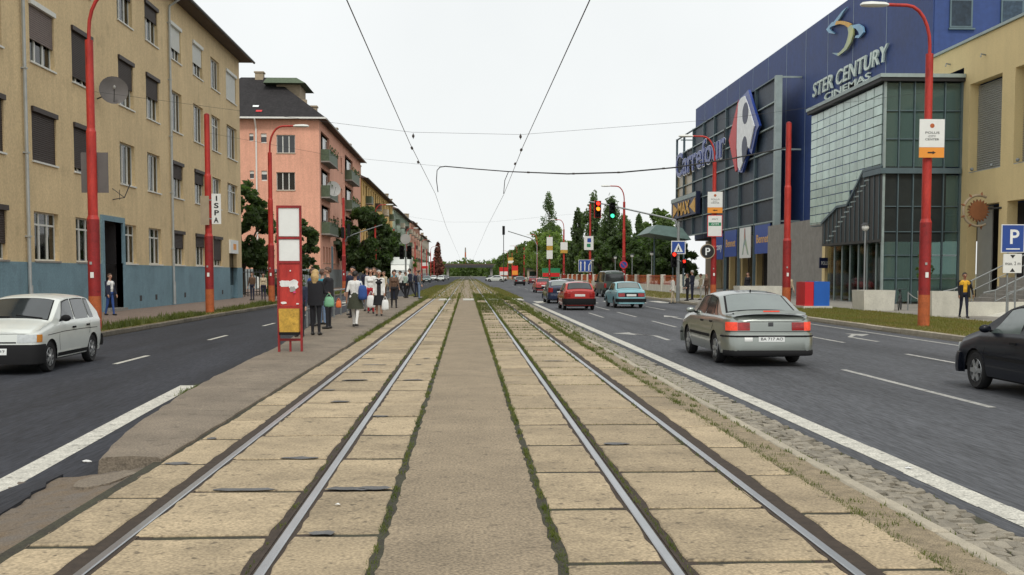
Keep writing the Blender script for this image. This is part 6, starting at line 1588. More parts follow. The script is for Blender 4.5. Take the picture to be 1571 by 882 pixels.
make_car("hatchback_car", "bright red hatchback queueing behind the light blue saloon's lane, seen from behind", "car", fel, "car_red", (5.68, 57.6, RZ), .01, spokes=6, brake=False, extras=lambda c, t, B: B(MB().box(-.2, .2, -1.46, -1.40, 1.30, 1.335), "high_brake_lamp", "brake_on", sm=None))
# ---- light blue rear-engined saloon
sko = Car(L=4.2, W=1.61, rx=.13, ry=.20, wb=2.4, fo=.72, r=.29, tw=.155, sf=-.04, sr=-.10, cowl=.95, tail=-1.5, tumble=.26, crown=.03, gc=.22,
    prof=((-2.1, .80), (-2.06, .94), (-1.35, 1.0), (-.85, 1.37), (-.3, 1.40), (.25, 1.385), (.45, 1.34), (1.0, .97), (1.6, .90), (2.06, .80), (2.1, .70)),
    belt=((-2.1, .90), (0, .92), (1.0, .91), (2.1, .78)), ws=(.50, .96), rw=(-1.28, -.90), win=[(-.78, -.20, -.74, -.22), (-.12, .70, -.14, .38)], bf=.92, br=.96, fbz=(.34, .48), rbz=(.34, .52),
    lights=[("headlamp", 1, .40, .74, .58, .74, "lens_clear"), ("tail_lamp", -1, .36, .70, .62, .80, "tail_red")], pz=(.36, .64), po=(.052, .008), grille=(.3, .58, .72), mirror=.62, mirmat="trim_black", shut=[[(-.16, .3), (-.16, .9)]], handles=[(-.02, .82)])
make_car("saloon_car", "light blue old saloon with black rear bumper in the middle lane", "car", sko, "car_blue", (8.72, 61.0, RZ), .035, rear_glass="car_glass_pale", rim="rim_dull", spokes=8, extras=lambda c, t, B: B(c.strip(-1, -.72, .72, .60, .82, d=.004), "rear_panel", "trim_black"))
make_car("hatchback_car", "navy blue hatchback just ahead of the red hatchback", "car", ast, "car_navy", (5.80, 70.4, RZ), .02, spokes=6, bumper="car_navy", rear_glass="car_glass_pale")
make_car("hatchback_car", "pale pinkish grey car half hidden ahead of the red hatchback", "car", fel, "car_grey", (8.2, 92.0, RZ), 0.0, detail=False)
make_car("saloon_car", "red saloon farther ahead in the middle lane", "car", sko, "car_red", (7.45, 109.5, RZ), .03, detail=False)
# ---- dark green van
van = Car(L=4.5, W=1.78, rx=.14, ry=.2, wb=2.6, fo=.75, r=.32, tw=.18, sf=-.08, sr=0, cowl=1.3, tail=-1.8, tumble=.12, crown=.04, gc=.25, sill=.3,
    prof=((-2.25, 1.85), (-2.2, 2.0), (-1.5, 2.06), (.6, 2.06), (1.0, 1.98), (1.6, 1.25), (2.2, 1.1), (2.25, .9)), belt=((-2.25, 1.12), (1.5, 1.12), (2.25, .9)), ws=(1.05, 1.55), rw=(-1.3, -.6),
    win=[(-2.0, -.9, -2.0, -.9), (-.7, .3, -.7, .3), (.45, 1.25, .45, .98)], bf=1.0, br=1.0, fbz=(.34, .56), rbz=(.34, .56), lights=[("headlamp", 1, .4, .8, .65, .82, "lens_clear"), ("tail_lamp", -1, .66, .84, .75, 1.1, "tail_red")],
    pz=(.4, .62), po=(.05, .008), grille=(.3, .65, .8), mirror=1.1, mirmat="trim_black", shut=[], handles=[])
make_car("van", "dark green van beside the lawn beyond the crossing", "van", van, "car_green", (11.5, 89.0, RZ), 0.05, detail=False, extras=lambda c, t, B: (B(c.strip(-1, -.72, .72, 1.25, 1.82, d=.01), "rear_door_window", "car_glass"), B(MB().lathe((0.1, -2.32, .95), [(.3, 0), (.33, .06), (.3, .12)], 16, 'y'), "spare_wheel", "tyre")))
# ---- distant traffic
make_car("hatchback_car", "dark grey car far ahead between the two rows of red posts", "car", fel, "car_grey", (8.4, 176, RZ), 0, detail=False)
make_car("saloon_car", "dark red car far ahead near the kerb", "car", sko, "car_darkred", (11.9, 200, RZ), 0, detail=False)
make_car("estate_car", "pale silver car crossing far down the right road", "car", ome, "car_white", (6.8, 255, RZ), 1.35, detail=False)
make_car("saloon_car", "dark car far down the right road behind the pale silver one", "car", sko, "car_black", (6.2, 285, RZ), 0, detail=False)
for k, (x, y, pt, lab) in enumerate(((-8.3, 232, "car_teal", "dark teal oncoming car far down the left road, nearest of the far group"), (-9.6, 262, "car_green", "dark green oncoming car close to the left kerb far away"),
        (-6.2, 266, "car_white", "white oncoming car in the left lane far away"), (-8.7, 292, "car_white", "second white oncoming car farther down the left road"), (-6.0, 330, "car_grey", "grey oncoming car at the far end of the left road"), (-7.6, 360, "car_white", "tiny white oncoming car at the vanishing point on the left"))):
    make_car("oncoming_car", lab, "car", (fel, sko, fel, ast, sko, fel)[k], pt, (x, y, RZ), math.pi, "oncoming cars far down the left road", detail=False)
# ---- white box truck
t = thing("box_truck", "white box truck coming down the left road behind the tram island", "truck", (-8.2, 137, RZ))
MB().box(-9.4, -7.0, 138.6, 144.5, .9 + RZ, 3.75).build("cargo_box", "car_white", t)
m = MB(); m.prism([(-9.3, 136.6, .5 + RZ), (-9.3, 138.5, .5 + RZ), (-9.3, 138.5, 2.75), (-9.3, 137.1, 2.75), (-9.3, 136.65, 1.7)], (2.2, 0, 0)); m.build("cab", "car_white", t)
m = MB(); m.add([(-9.15, 136.66, 1.75), (-7.25, 136.66, 1.75), (-7.25, 137.05, 2.6), (-9.15, 137.05, 2.6)], [(0, 1, 2, 3)]); m.build("windscreen", "car_glass_pale", t)
m = MB(); m.prism([(-9.35, 138.5, 2.8), (-9.35, 138.5, 3.7), (-9.35, 137.4, 2.8)], (2.3, 0, 0)); m.build("wind_deflector", "car_white", t)
MB().box(-9.35, -7.05, 136.5, 136.6, .35 + RZ, .85).build("bumper", "trim_black", t)
for x in (-9.0, -7.4):
    MB().lathe((x, 136.58, 1.15), [(.14, 0), (.14, -.03)], 12, 'y').build("headlamp", "lens_clear", t)
    for y in (137.7, 142.8): MB().lathe((x - .12, y, .42 + RZ), [(.42, 0), (.42, .24)], 18, 'x').build("wheel", "tyre", t)
# ================================================================== PEOPLE
def capsule(mb, a, b, r0, r1, n=10):
    a = Vector(a); b = Vector(b); d = b - a; L = d.length
    d = d / L if L > 1e-6 else Vector((0, 0, 1)); u = d.orthogonal().normalized(); v = d.cross(u)
    rings = [(-r0 * math.cos(q), r0 * math.sin(q)) for q in (.25, .8, 1.3)] + [(L + r1 * math.cos(q), r1 * math.sin(q)) for q in (1.3, .8, .25)]
    vs = []; fs = []
    for h, r in rings:
        for j in range(n): t = 2 * math.pi * j / n; vs.append(a + d * h + (u * math.cos(t) + v * math.sin(t)) * r)
    k = len(rings)
    for i in range(k - 1):
        for j in range(n): fs.append((i * n + j, i * n + (j + 1) % n, (i + 1) * n + (j + 1) % n, (i + 1) * n + j))
    fs += [tuple(range(n - 1, -1, -1)), tuple((k - 1) * n + j for j in range(n))]
    mb.add(vs, fs)
def person(label, loc, facing, h=1.70, shirt="cl_black", trousers="cl_black", hair="hair_dark", skin="skin", fem=False, stride=0.0, larm=(8, 5), rarm=(8, 5), lelb=15, relb=15, skirt=None, long_hair=False, sleeves=True, coat=None, lean=0.0, headturn=0.0, legs_skin=False, shoes="shoe", skirt_len=.62, vox=.017, group=None):
    """one continuous remeshed body; hair and skirt/coat are children.  +y is where the figure faces"""
    K = h / 1.70; C = []; T = []
    mats = ["skin_", shirt, trousers, shoes, "eye", "mouth"]
    def cap(a, b, r0, r1, tag_): C.append((Vector(a) * K, Vector(b) * K, r0 * K, r1 * K)); T.append(tag_)
    sh = .165 if fem else .19; hp = .095 if fem else .088; cw = .115 if fem else .135
    ln = lean
    def Lz(z, y=0, x=0): return (x, y + ln * max(0, z - .9), z)
    # trunk
    cap(Lz(.92, 0, -.075), Lz(.92, 0, .075), .115 if fem else .108, .115 if fem else .108, 2)
    cap(Lz(1.02, 0, -.05), Lz(1.10, .01, -.05), .105, .10 if fem else .115, 1); cap(Lz(1.02, 0, .05), Lz(1.10, .01, .05), .105, .10 if fem else .115, 1)
    cap(Lz(1.12, .0, -.06), Lz(1.30, .0, -.075), .10 if fem else .115, cw, 1); cap(Lz(1.12, 0, .06), Lz(1.30, 0, .075), .10 if fem else .115, cw, 1)
    cap(Lz(1.36, -.01, -sh + .05), Lz(1.36, -.01, sh - .05), .075, .075, 6)
    if fem: cap(Lz(1.25, .085, -.07), Lz(1.25, .085, -.06), .065, .065, 1); cap(Lz(1.25, .085, .07), Lz(1.25, .085, .06), .065, .065, 1)
    cap(Lz(1.40, -.005), Lz(1.50, .01), .055, .052, 0)
    # head with face
    hc = Vector(Lz(1.60, .015)); rot = Matrix.Rotation(headturn, 3, 'Z')
    def hd(p): return tuple(hc + rot @ Vector(p))
    cap(hd((0, -.012, .015)), hd((0, .01, .02)), .085, .082, 0); cap(hd((0, .022, -.05)), hd((0, .035, -.065)), .058, .045, 0)
    cap(hd((0, .088, .012)), hd((0, .108, -.022)), .012, .016, 0)
    for q in (-1, 1):
        cap(hd((q * .034, .076, .014)), hd((q * .034, .080, .014)), .014, .013, 4); cap(hd((q * .086, -.005, .01)), hd((q * .090, -.012, -.02)), .018, .014, 0)
    cap(hd((-.018, .082, -.056)), hd((.018, .082, -.056)), .011, .011, 5)
    # legs
    for q, st in ((-1, stride), (1, -stride)):
        hip = Vector((q * hp, 0, .90)); a = st; kn = hip + Vector((q * -.005, math.sin(a) * .43, -math.cos(a) * .43)); b = a - abs(stride) * (.9 if st < 0 else .15)
        an = kn + Vector((0, math.sin(b) * .40, -math.cos(b) * .40))
        lift = 0
        lt = 0 if legs_skin else 2
        cap(hip, kn, .088 if fem else .085, .058, 2); cap(kn, an, .056, .040, lt)
        f = Vector((0, math.cos(b * .6), math.sin(-b * .0)))
        an2 = Vector((an.x, an.y, max(an.z, .08)))
        cap((an2.x, an2.y - .035, an2.z - .035), (an2.x + q * .012, an2.y + .13, an2.z - .045), .042, .036, 3)
    # arms
    hands = []
    for q, (fw, out), el in ((-1, larm, lelb), (1, rarm, relb)):
        s0 = Vector(Lz(1.365, -.01, q * sh)); f, o = R(fw), R(out)
        d = Vector((q * math.sin(o), math.sin(f) * math.cos(o), -math.cos(f) * math.cos(o))); e0 = s0 + d * .285
        f2 = f + R(el); d2 = Vector((q * math.sin(o) * .4, math.sin(f2), -math.cos(f2))).normalized(); w0 = e0 + d2 * .245
        cap(s0, e0, .058, .043, 6); cap(e0, w0, .042, .029, 6 if sleeves else 0)
        pl_ = w0 + d2 * .075; cap(w0 + d2 * .01, pl_, .026, .030, 0)
        sd = Vector((0, 1, 0)) - d2 * d2.y; sd = sd.normalized() if sd.length > .1 else Vector((0, 0, 1)); inn = Vector((-q, 0, 0))
        for k, ln_ in enumerate((.066, .076, .072, .055)):
            r0 = pl_ + sd * (.028 - .0185 * k); mid = r0 + d2 * ln_ * .55; cap(r0, mid, .0105, .0098, 0); cap(mid, mid + (d2 * .8 + inn * .6).normalized() * ln_ * .5, .0098, .0088, 0)
        cap(w0 + d2 * .025 + sd * .024, w0 + d2 * .065 + sd * .055, .0125, .0110, 0)
        hands.append((pl_ + d2 * .06) * K)
    m = MB()
    for a, b, r0, r1 in C: capsule(m, a, b, r0, r1)
    me0 = m.mesh("body", "skin"); ob = bpy.data.objects.new("body", me0); col.objects.link(ob)
    md = ob.modifiers.new("r", 'REMESH'); md.mode = 'VOXEL'; md.voxel_size = vox * K; md.use_smooth_shade = True
    sm = ob.modifiers.new("s", 'SMOOTH'); sm.factor = .5; sm.iterations = 2
    dg = bpy.context.evaluated_depsgraph_get(); me = bpy.data.meshes.new_from_object(ob.evaluated_get(dg)); bpy.data.objects.remove(ob); bpy.data.meshes.remove(me0)
    n = len(me.polygons); ce = np.empty(n * 3); me.polygons.foreach_get("center", ce); ce = ce.reshape(-1, 3); best = np.full(n, 1e9); ti = np.zeros(n, int)
    for (a, b, r0, r1), tg in zip(C, T):
        a = np.array(a); d = np.array(b) - a; dd = max(d @ d, 1e-9); u = np.clip((ce - a) @ d / dd, 0, 1); dist = np.linalg.norm(ce - (a + u[:, None] * d), axis=1) - (r0 + (r1 - r0) * u)
        k = dist < best; best[k] = dist[k]; ti[k] = tg
    me.materials.clear()
    for mm in (skin, shirt, trousers, shoes, "hair_dark", "cl_red", coat or shirt): me.materials.append(MATS[mm])
    me.polygons.foreach_set("material_index", ti.astype(np.int32)); me.polygons.foreach_set("use_smooth", [True] * n); me.update(); me.name = "body"
    t = thing("person", label, "person", loc, facing, group)
    link(bpy.data.objects.new("body", me), t)
    # hair: a shell over skull and nape
    m = MB(); vs = []; fs = []; nu, nv = 16, 7
    for i in range(nv + 1):
        for j in range(nu):
            t_ = 2 * math.pi * j / nu; back = .5 - .5 * math.sin(t_)            # 1 at the back, 0 in front
            ph = (i / nv) * (R(62) + back * R(70)); r = .100 + .006 * math.sin(j * 2.3 + i * 1.7)
            vs.append(Vector(hd((r * .93 * math.sin(ph) * math.cos(t_), -.010 + r * 1.02 * math.sin(ph) * math.sin(t_), .022 + r * 1.02 * math.cos(ph)))) * K)
    for i in range(nv):
        for j in range(nu): fs.append((i * nu + j, (i + 1) * nu + j, (i + 1) * nu + (j + 1) % nu, i * nu + (j + 1) % nu))
    m.add(vs, fs)
    if long_hair:
        vs = []; fs = []
        for i in range(9):
            z = .03 - i * .045; w = .085 + .025 * math.sin(min(1, i / 5) * math.pi)
            for j in range(9): a = R(200 + 140 * j / 8); vs.append(Vector(hd((w * 1.05 * math.cos(a) + .006 * math.sin(i * 3 + j), -.02 + w * math.sin(a) * 1.1, z))) * K)
        for i in range(8):
            for j in range(8): fs.append((i * 9 + j, i * 9 + j + 1, (i + 1) * 9 + j + 1, (i + 1) * 9 + j))
        m.add(vs, fs)
    m.build("hair", hair, t, smooth=70, local=True)
    def shell(name, mat, z_top, z_bot, rt, rb, open_=0.0, fold=.02, depth=.72):
        m = MB(); vs = []; fs = []; nu = 28; nv = 9
        for i in range(nv + 1):
            q = i / nv; z = z_top + (z_bot - z_top) * q; r = rt + (rb - rt) * q ** .8
            for j in range(nu + 1):
                a = R(90 + open_) + (2 * math.pi - R(open_) * 2) * j / nu; f = 1 + fold * q * math.sin(j * 2.7) * 2
                vs.append(Vector(Lz(z, r * depth * f * math.sin(a), r * f * math.cos(a))) * K)
        for i in range(nv):
            for j in range(nu): fs.append((i * (nu + 1) + j, i * (nu + 1) + j + 1, (i + 1) * (nu + 1) + j + 1, (i + 1) * (nu + 1) + j))
        m.add(vs, fs); return m.build(name, mat, t, smooth=70, local=True)
    if skirt: shell("skirt", skirt, 1.06, 1.06 - skirt_len, .135, .21 + abs(stride) * .25)
    if coat: shell("jacket", coat, 1.36, .78, .20, .215, open_=21, fold=.012, depth=.66)
    t["_hl"] = 1; del t["_hl"]
    M4 = Matrix.Translation(Vector(loc)) @ Matrix.Rotation(facing, 4, 'Z')
    return t, [M4 @ h_ for h_ in hands]
def carrier_bag(name, label, p, w, h, mat, cat="bag"):
    """limp bag hanging from a hand: two handle loops, creased flat body"""
    m = MB(); x, y, z = p; vs = []; fs = []; n = 16; rows = [(.62, .25, -.26), (.80, .55, -.32), (.92, .8, -.5), (1.0, 1.0, -.78), (.97, .95, -.95), (.80, .7, -1.0)]
    for i, (a, b, q) in enumerate(rows):
        for j in range(n):
            t_ = 2 * math.pi * j / n; cx, sy = math.cos(t_), math.sin(t_); k = (abs(cx) ** 3 + abs(sy) ** 3) ** (-1 / 3)
            vs.append((x + w / 2 * a * cx * k * (1 + .05 * math.sin(3 * t_ + i)), y + w / 5 * b * sy * k * (1 + .12 * math.sin(5 * t_ + 2 * i)), z + h * q + .012 * math.sin(4 * t_ + i)))
    for i in range(len(rows) - 1):
        for j in range(n): fs.append((i * n + j, i * n + (j + 1) % n, (i + 1) * n + (j + 1) % n, (i + 1) * n + j))
    fs.append(tuple((len(rows) - 1) * n + j for j in range(n))); fs.append(tuple(range(n))); m.add(vs, fs)
    for sy in (-.02, .02): m.tube([(x - w * .28, y + sy, z - h * .28), (x - w * .10, y + sy, z - h * .06), (x, y + sy, z), (x + w * .10, y + sy, z - h * .06), (x + w * .28, y + sy, z - h * .28)], .009, 5)
    return tag(m.build(name, mat, smooth=60), label, cat)
pz = lambda y: plat_z(y) + .008
def on(x, y): return (x, y, pz(y))
# --- waiting on the island (positions measured on the platform)
p, h = person("person with long blond hair in black trousers seen from behind, beside the tram stop frame", on(-3.90, 28.8), R(-12), 1.68, "cl_black", "cl_black", "hair_blond", fem=True, long_hair=True, coat="cl_black", rarm=(25, 10), relb=60)
carrier_bag("shoulder_bag", "pale green shoulder bag on the blond person's right arm", (-3.56, 28.85, 1.16), .26, .34, "bag_green"); carrier_bag("pink_bag", "small pink bag at the blond person's left side", (-4.18, 28.75, 1.12), .10, .16, "bag_pink")
p, h = person("person in a black suit looking down, facing left beside the blond person", on(-3.92, 31.6), R(75), 1.74, "cl_black", "cl_black", "hair_brown", larm=(30, 6), lelb=70, rarm=(10, 8), headturn=.2, coat="cl_black")
carrier_bag("orange_bag", "small orange bag held by the person in the black suit", (-3.62, 31.5, .98), .15, .26, "bag_orange")
person("person in a teal top half hidden between the blond person and the black suit", on(-4.38, 33.9), R(-40), 1.66, "cl_teal", "cl_jeans", "hair_brown", fem=True)
person("person in a blue top left of the blond person behind the tram stop frame", on(-4.55, 33.0), R(-110), 1.70, "cl_blue", "cl_black", "hair_brown")
person("person in dark trousers half hidden behind the yellow bin", on(-4.22, 28.2), R(170), 1.52, "cl_navy", "cl_black", "hair_dark")
p, h = person("person walking away in a white shirt with a dark wrap and white trousers", on(-3.25, 32.5), R(-8), 1.62, "cl_white", "cl_white", "hair_dark", skin="skin_tan", fem=True, stride=.22, sleeves=False, skirt="cl_olive", skirt_len=.50, larm=(-12, 14), rarm=(10, 10))
m = MB(); vs = []; fs = []
for i, (a, b, q) in enumerate(((.2, .3, .20), (.75, .75, .17), (.95, 1, .05), (1, 1, -.12), (.9, .9, -.20), (.4, .4, -.23))):
    for j in range(16): t_ = 2 * math.pi * j / 16; cx, sy = math.cos(t_), math.sin(t_); k = (abs(cx) ** 4 + abs(sy) ** 4) ** -.25; vs.append((-3.02 + .13 * a * cx * k, 32.36 + .09 * b * sy * k, 1.14 + q))
for i in range(5):
    for j in range(16): fs.append((i * 16 + j, i * 16 + (j + 1) % 16, (i + 1) * 16 + (j + 1) % 16, (i + 1) * 16 + j))
fs += [tuple(range(16)), tuple(80 + j for j in range(16))]; m.add(vs, fs); m.tube([(-3.06, 32.4, 1.30), (-3.12, 32.46, 1.50), (-3.14, 32.55, 1.42)], .015, 6)
tag(m.build("backpack", "cl_blue", smooth=60), "blue backpack hanging at the side of the person in the dark wrap", "backpack")
p, h = person("person with dark hair and dark jacket behind the white shirt", on(-3.98, 39.0), R(160), 1.78, "cl_navy", "cl_black", "hair_dark", coat="cl_navy")
p, h = person("person in a white top and red trousers coming towards the camera", on(-3.72, 43.2), R(185), 1.74, "cl_white", "cl_red", "hair_dark", fem=True, stride=.18, sleeves=True, long_hair=True)
carrier_bag("carrier_bag", "full white carrier bag in front of the red trousers", (-3.66, 42.6, 1.0), .34, .62, "plastic_bag")
p, h = person("elderly person in a black dress and open white cardigan walking towards the camera", on(-3.22, 40.9), R(182), 1.66, "cl_black", "cl_black", "hair_grey", fem=True, skirt="cl_black", skirt_len=.66, legs_skin=True, coat="cl_white", stride=.08)
carrier_bag("carrier_bag", "white carrier bag in the elderly person's hand", (h[0].x + .03, h[0].y, h[0].z), .26, .5, "plastic_bag")
person("person in a pale top near the middle railing", on(-4.30, 41.5), R(120), 1.62, "cl_pale", "cl_grey", "hair_brown", fem=True)
person("person with brown hair standing far behind the red trousers", on(-3.95, 47.5), R(170), 1.80, "cl_olive", "cl_navy", "hair_brown")
p, h = person("person in a white shirt leaning against the far railing", on(-4.15, 69.6), R(100), 1.72, "cl_white", "cl_black", "hair_dark", larm=(35, 8), rarm=(40, 8), lelb=50, relb=50, stride=.3)
person("person in a mint top beside the far railing", on(-3.92, 71.2), R(-60), 1.66, "cl_mint", "cl_black", "hair_brown", fem=True)
person("person in dark clothes leaning at the far end of the island", on(-3.55, 70.6), R(80), 1.86, "cl_navy", "cl_black", "hair_dark", stride=.25, lean=.08)
person("person in a dark jacket by the grey signal post", on(-3.3, 73.5), R(150), 1.74, "cl_navy", "cl_navy", "hair_dark")
person("person in pale jeans standing at the island's far corner by the track", on(-2.92, 68.5), R(-90), 1.74, "cl_grey", "cl_jeans", "hair_dark")
person("person in a beige top at the near end of the far railing", on(-4.45, 60.0), R(140), 1.66, "cl_beige", "cl_brown", "hair_brown", fem=True)
for k, (x, y, f, hh, a, b, c, fm, lab) in enumerate(((-4.1, 46.0, 175, 1.8, "cl_navy", "cl_grey", "hair_dark", False, "person in a navy top behind the group on the island"), (-3.3, 50.5, 190, 1.66, "cl_brown", "cl_black", "hair_brown", True, "person in a brown top walking up behind the cardigan"), (-4.2, 52.5, 100, 1.76, "cl_black", "cl_black", "hair_dark", False, "person in black at the start of the far railing"),
        (-4.3, 65.5, 60, 1.72, "cl_teal", "cl_navy", "hair_dark", True, "person in a teal top by the middle of the far railing"), (-4.35, 67.3, 110, 1.78, "cl_grey", "cl_navy", "hair_dark", False, "person in a grey jacket by the far railing"))):
    person(lab, on(x, y), R(f), hh, a, b, c, fem=fm, stride=.12 * (k % 3), headturn=.3 * (k % 2), larm=(12 * (k % 3), 8), lelb=20 + 15 * (k % 4))
# --- left pavement
person("person in a dark jacket and blue trousers beside the street door", (-14.3, 45.1, 0), R(-120), 1.66, "cl_white", "cl_blue", "hair_brown", stride=.15, coat="cl_navy")
person("person in a brown jacket on the left pavement beside the hedge", (-13.5, 70.5, 0), R(160), 1.74, "cl_brown", "cl_navy", "hair_brown")
person("person in a beige top on the left pavement behind the third red post", (-12.75, 70.2, 0), R(190), 1.7, "cl_beige", "cl_navy", "hair_dark", fem=True)
person("person in dark clothes on the left pavement next to the beige top", (-12.6, 74.0, 0), R(200), 1.72, "cl_olive", "cl_black", "hair_dark")
# --- right pavement
person("person in a long pale coat left of the traffic light mast", (12.75, 68.2, RZ), R(80), 1.72, "cl_pale", "cl_beige", "hair_brown", fem=True, coat="cl_pale", stride=.12)
person("person in black with a bag right of the traffic light mast", (13.62, 68.0, 0), R(100), 1.70, "cl_black", "cl_black", "hair_dark", fem=True, long_hair=True)
person("tall person in dark clothes waiting at the crossing", (14.45, 70.6, 0), R(60), 1.88, "cl_navy", "cl_navy", "hair_grey")
person("person in a beige blouse waiting beside the tall dark person", (14.98, 70.5, 0), R(90), 1.66, "cl_beige", "cl_pale", "hair_brown", fem=True)
person("person in a brown jacket next to the third right post", (15.75, 72.3, 0), R(120), 1.68, "cl_brown", "cl_brown", "hair_brown", fem=True)
person("long-haired person in a black dress on the mall pavement behind the silver car", (18.7, 73.2, 0), R(150), 1.74, "cl_black", "cl_black", "hair_brown", fem=True, long_hair=True, skirt="cl_black", larm=(60, 5), lelb=80)
person("person half hidden behind the red and blue cabinet", (16.25, 55.4, 0), R(200), 1.66, "cl_beige", "cl_black", "hair_dark")
person("person in a dark open jacket and yellow shirt walking past the planter", (18.75, 41.1, 0), R(172), 1.70, "cl_yellow", "cl_navy", "hair_dark", skin="skin_tan", stride=.2, coat="cl_black", larm=(-15, 22), lelb=30)
person("person whose head shows above the planter by the dark jacket", (19.1, 45.5, -.25), R(150), 1.5, "cl_brown", "cl_grey", "hair_dark")
# ================================================================== TREES, FAR BACKGROUND
def leaves(centers, radii, n, size, flat=.8, seed=0):
    r = np.random.default_rng(seed); centers = np.asarray(centers, float); radii = np.asarray(radii, float)
    vol = np.prod(radii, axis=1) ** .8; k = r.choice(len(centers), n, p=vol / vol.sum())
    d = r.normal(size=(n, 3)); d /= np.linalg.norm(d, axis=1)[:, None]; rad = r.uniform(0.15, 1, n) ** .5
    P = centers[k] + d * rad[:, None] * radii[k]
    a = r.normal(size=(n, 3)); a /= np.linalg.norm(a, axis=1)[:, None]; b = np.cross(a, r.normal(size=(n, 3))); b /= np.linalg.norm(b, axis=1)[:, None]
    s = (size * r.uniform(.6, 1.4, n))[:, None]
    V = np.stack([P - a * s, P + b * s * .55, P + a * s, P - b * s * .55], 1).reshape(-1, 3)
    return V, np.arange(4 * n).reshape(-1, 4)
def tree(name, label, x, y, h, w, kind="broad", mat="leaf_mid", n=5000, size=.22, seed=0, group=None, base=0.0, trunk=.18):
    rnd = random.Random(seed); t = thing(name, label, "tree", (x, y, base), 0, group)
    m = MB(); th = h * (.28 if kind == "broad" else .9)
    cs = []; rs = []
    if kind == "broad":
        m.tube([(x, y, base - .05), (x + rnd.uniform(-.1, .1), y, base + th * .6), (x + rnd.uniform(-.2, .2), y, base + th * 1.3)], [trunk, trunk * .8, trunk * .6], 8)
        for k in range(7):
            a = rnd.uniform(0, 6.28); q = Vector((x, y, base + th * rnd.uniform(.7, 1.2))); e = q + Vector((math.cos(a) * w * .32, math.sin(a) * w * .32, h * rnd.uniform(.2, .45))); m.tube([q, (q + e) / 2 + Vector((0, 0, .2)), e], [trunk * .5, trunk * .35, trunk * .12], 6)
        for k in range(64):
            a = rnd.uniform(0, 6.28); v = rnd.uniform(0, 1); rr = w / 2 * math.sin(math.pi * (.14 + .80 * v)) ** .8 * rnd.uniform(.25, 1.0) ** .6; cs.append((x + rr * math.cos(a), y + rr * math.sin(a), base + h * (.20 + .74 * v))); q = w * rnd.uniform(.06, .13); rs.append((q, q, q * rnd.uniform(.6, 1.1)))
    else:
        m.tube([(x, y, base - .05), (x, y, base + h * .5), (x, y, base + h * .92)], [trunk, trunk * .6, .03], 8)
        for k in range(90):
            v = rnd.uniform(0, 1) ** 1.25; rr = w / 2 * (min(1, v * 5 + .3) * (1 - v) ** .55) * rnd.uniform(.1, 1.0) ** .6; a = rnd.uniform(0, 6.28); c = Vector((x + rr * math.cos(a), y + rr * math.sin(a), base + h * (.05 + .90 * v)))
            if k % 4 == 0: m.tube([(x, y, max(base, c.z - h * .06)), tuple(c)], [trunk * .25, .015], 5)
            cs.append(tuple(c)); q = w * rnd.uniform(.07, .13); rs.append((q, q, q * rnd.uniform(1.6, 3.2)))
    m.build("trunk", "bark", t, smooth=50)
    V, F = leaves(cs, rs, n, size, seed=seed + 5); V = V - np.array([x, y, base]); link(bpy.data.objects.new("crown", np_mesh("crown", V, F, mat)), t)
    return t
# left side
tree("street_tree", "dark dense tree between the yellow and the pink block", -17.9, 90, 9.4, 5.2, "broad", "leaf_dark", 9000, .20, 11)
tree("street_tree", "smaller dark tree behind the iron gate", -15.0, 100, 6.8, 4.2, "broad", "leaf_dark", 6000, .20, 12)
tree("street_tree", "large dark green street tree in front of the pink block", -12.6, 138, 10.2, 7.2, "broad", "leaf_dark", 11000, .26, 13)
tree("street_tree", "rounded street tree behind the large dark one in front of the ochre block", -12.6, 165, 8.6, 7.4, "broad", "leaf_dark", 9000, .30, 14)
tree("street_tree", "far street tree before the pale green block", -12.8, 215, 7.5, 6, "broad", "leaf_mid", 4000, .34, 15)
tree("conifer_tree", "dark reddish conifer far down the left side", -10.8, 420, 13.5, 4.5, "col", "leaf_rust", 3000, .5, 16)
tree("conifer_tree", "second reddish tree behind the far left conifer", -12.5, 470, 9, 6, "broad", "leaf_rust", 2500, .5, 17)
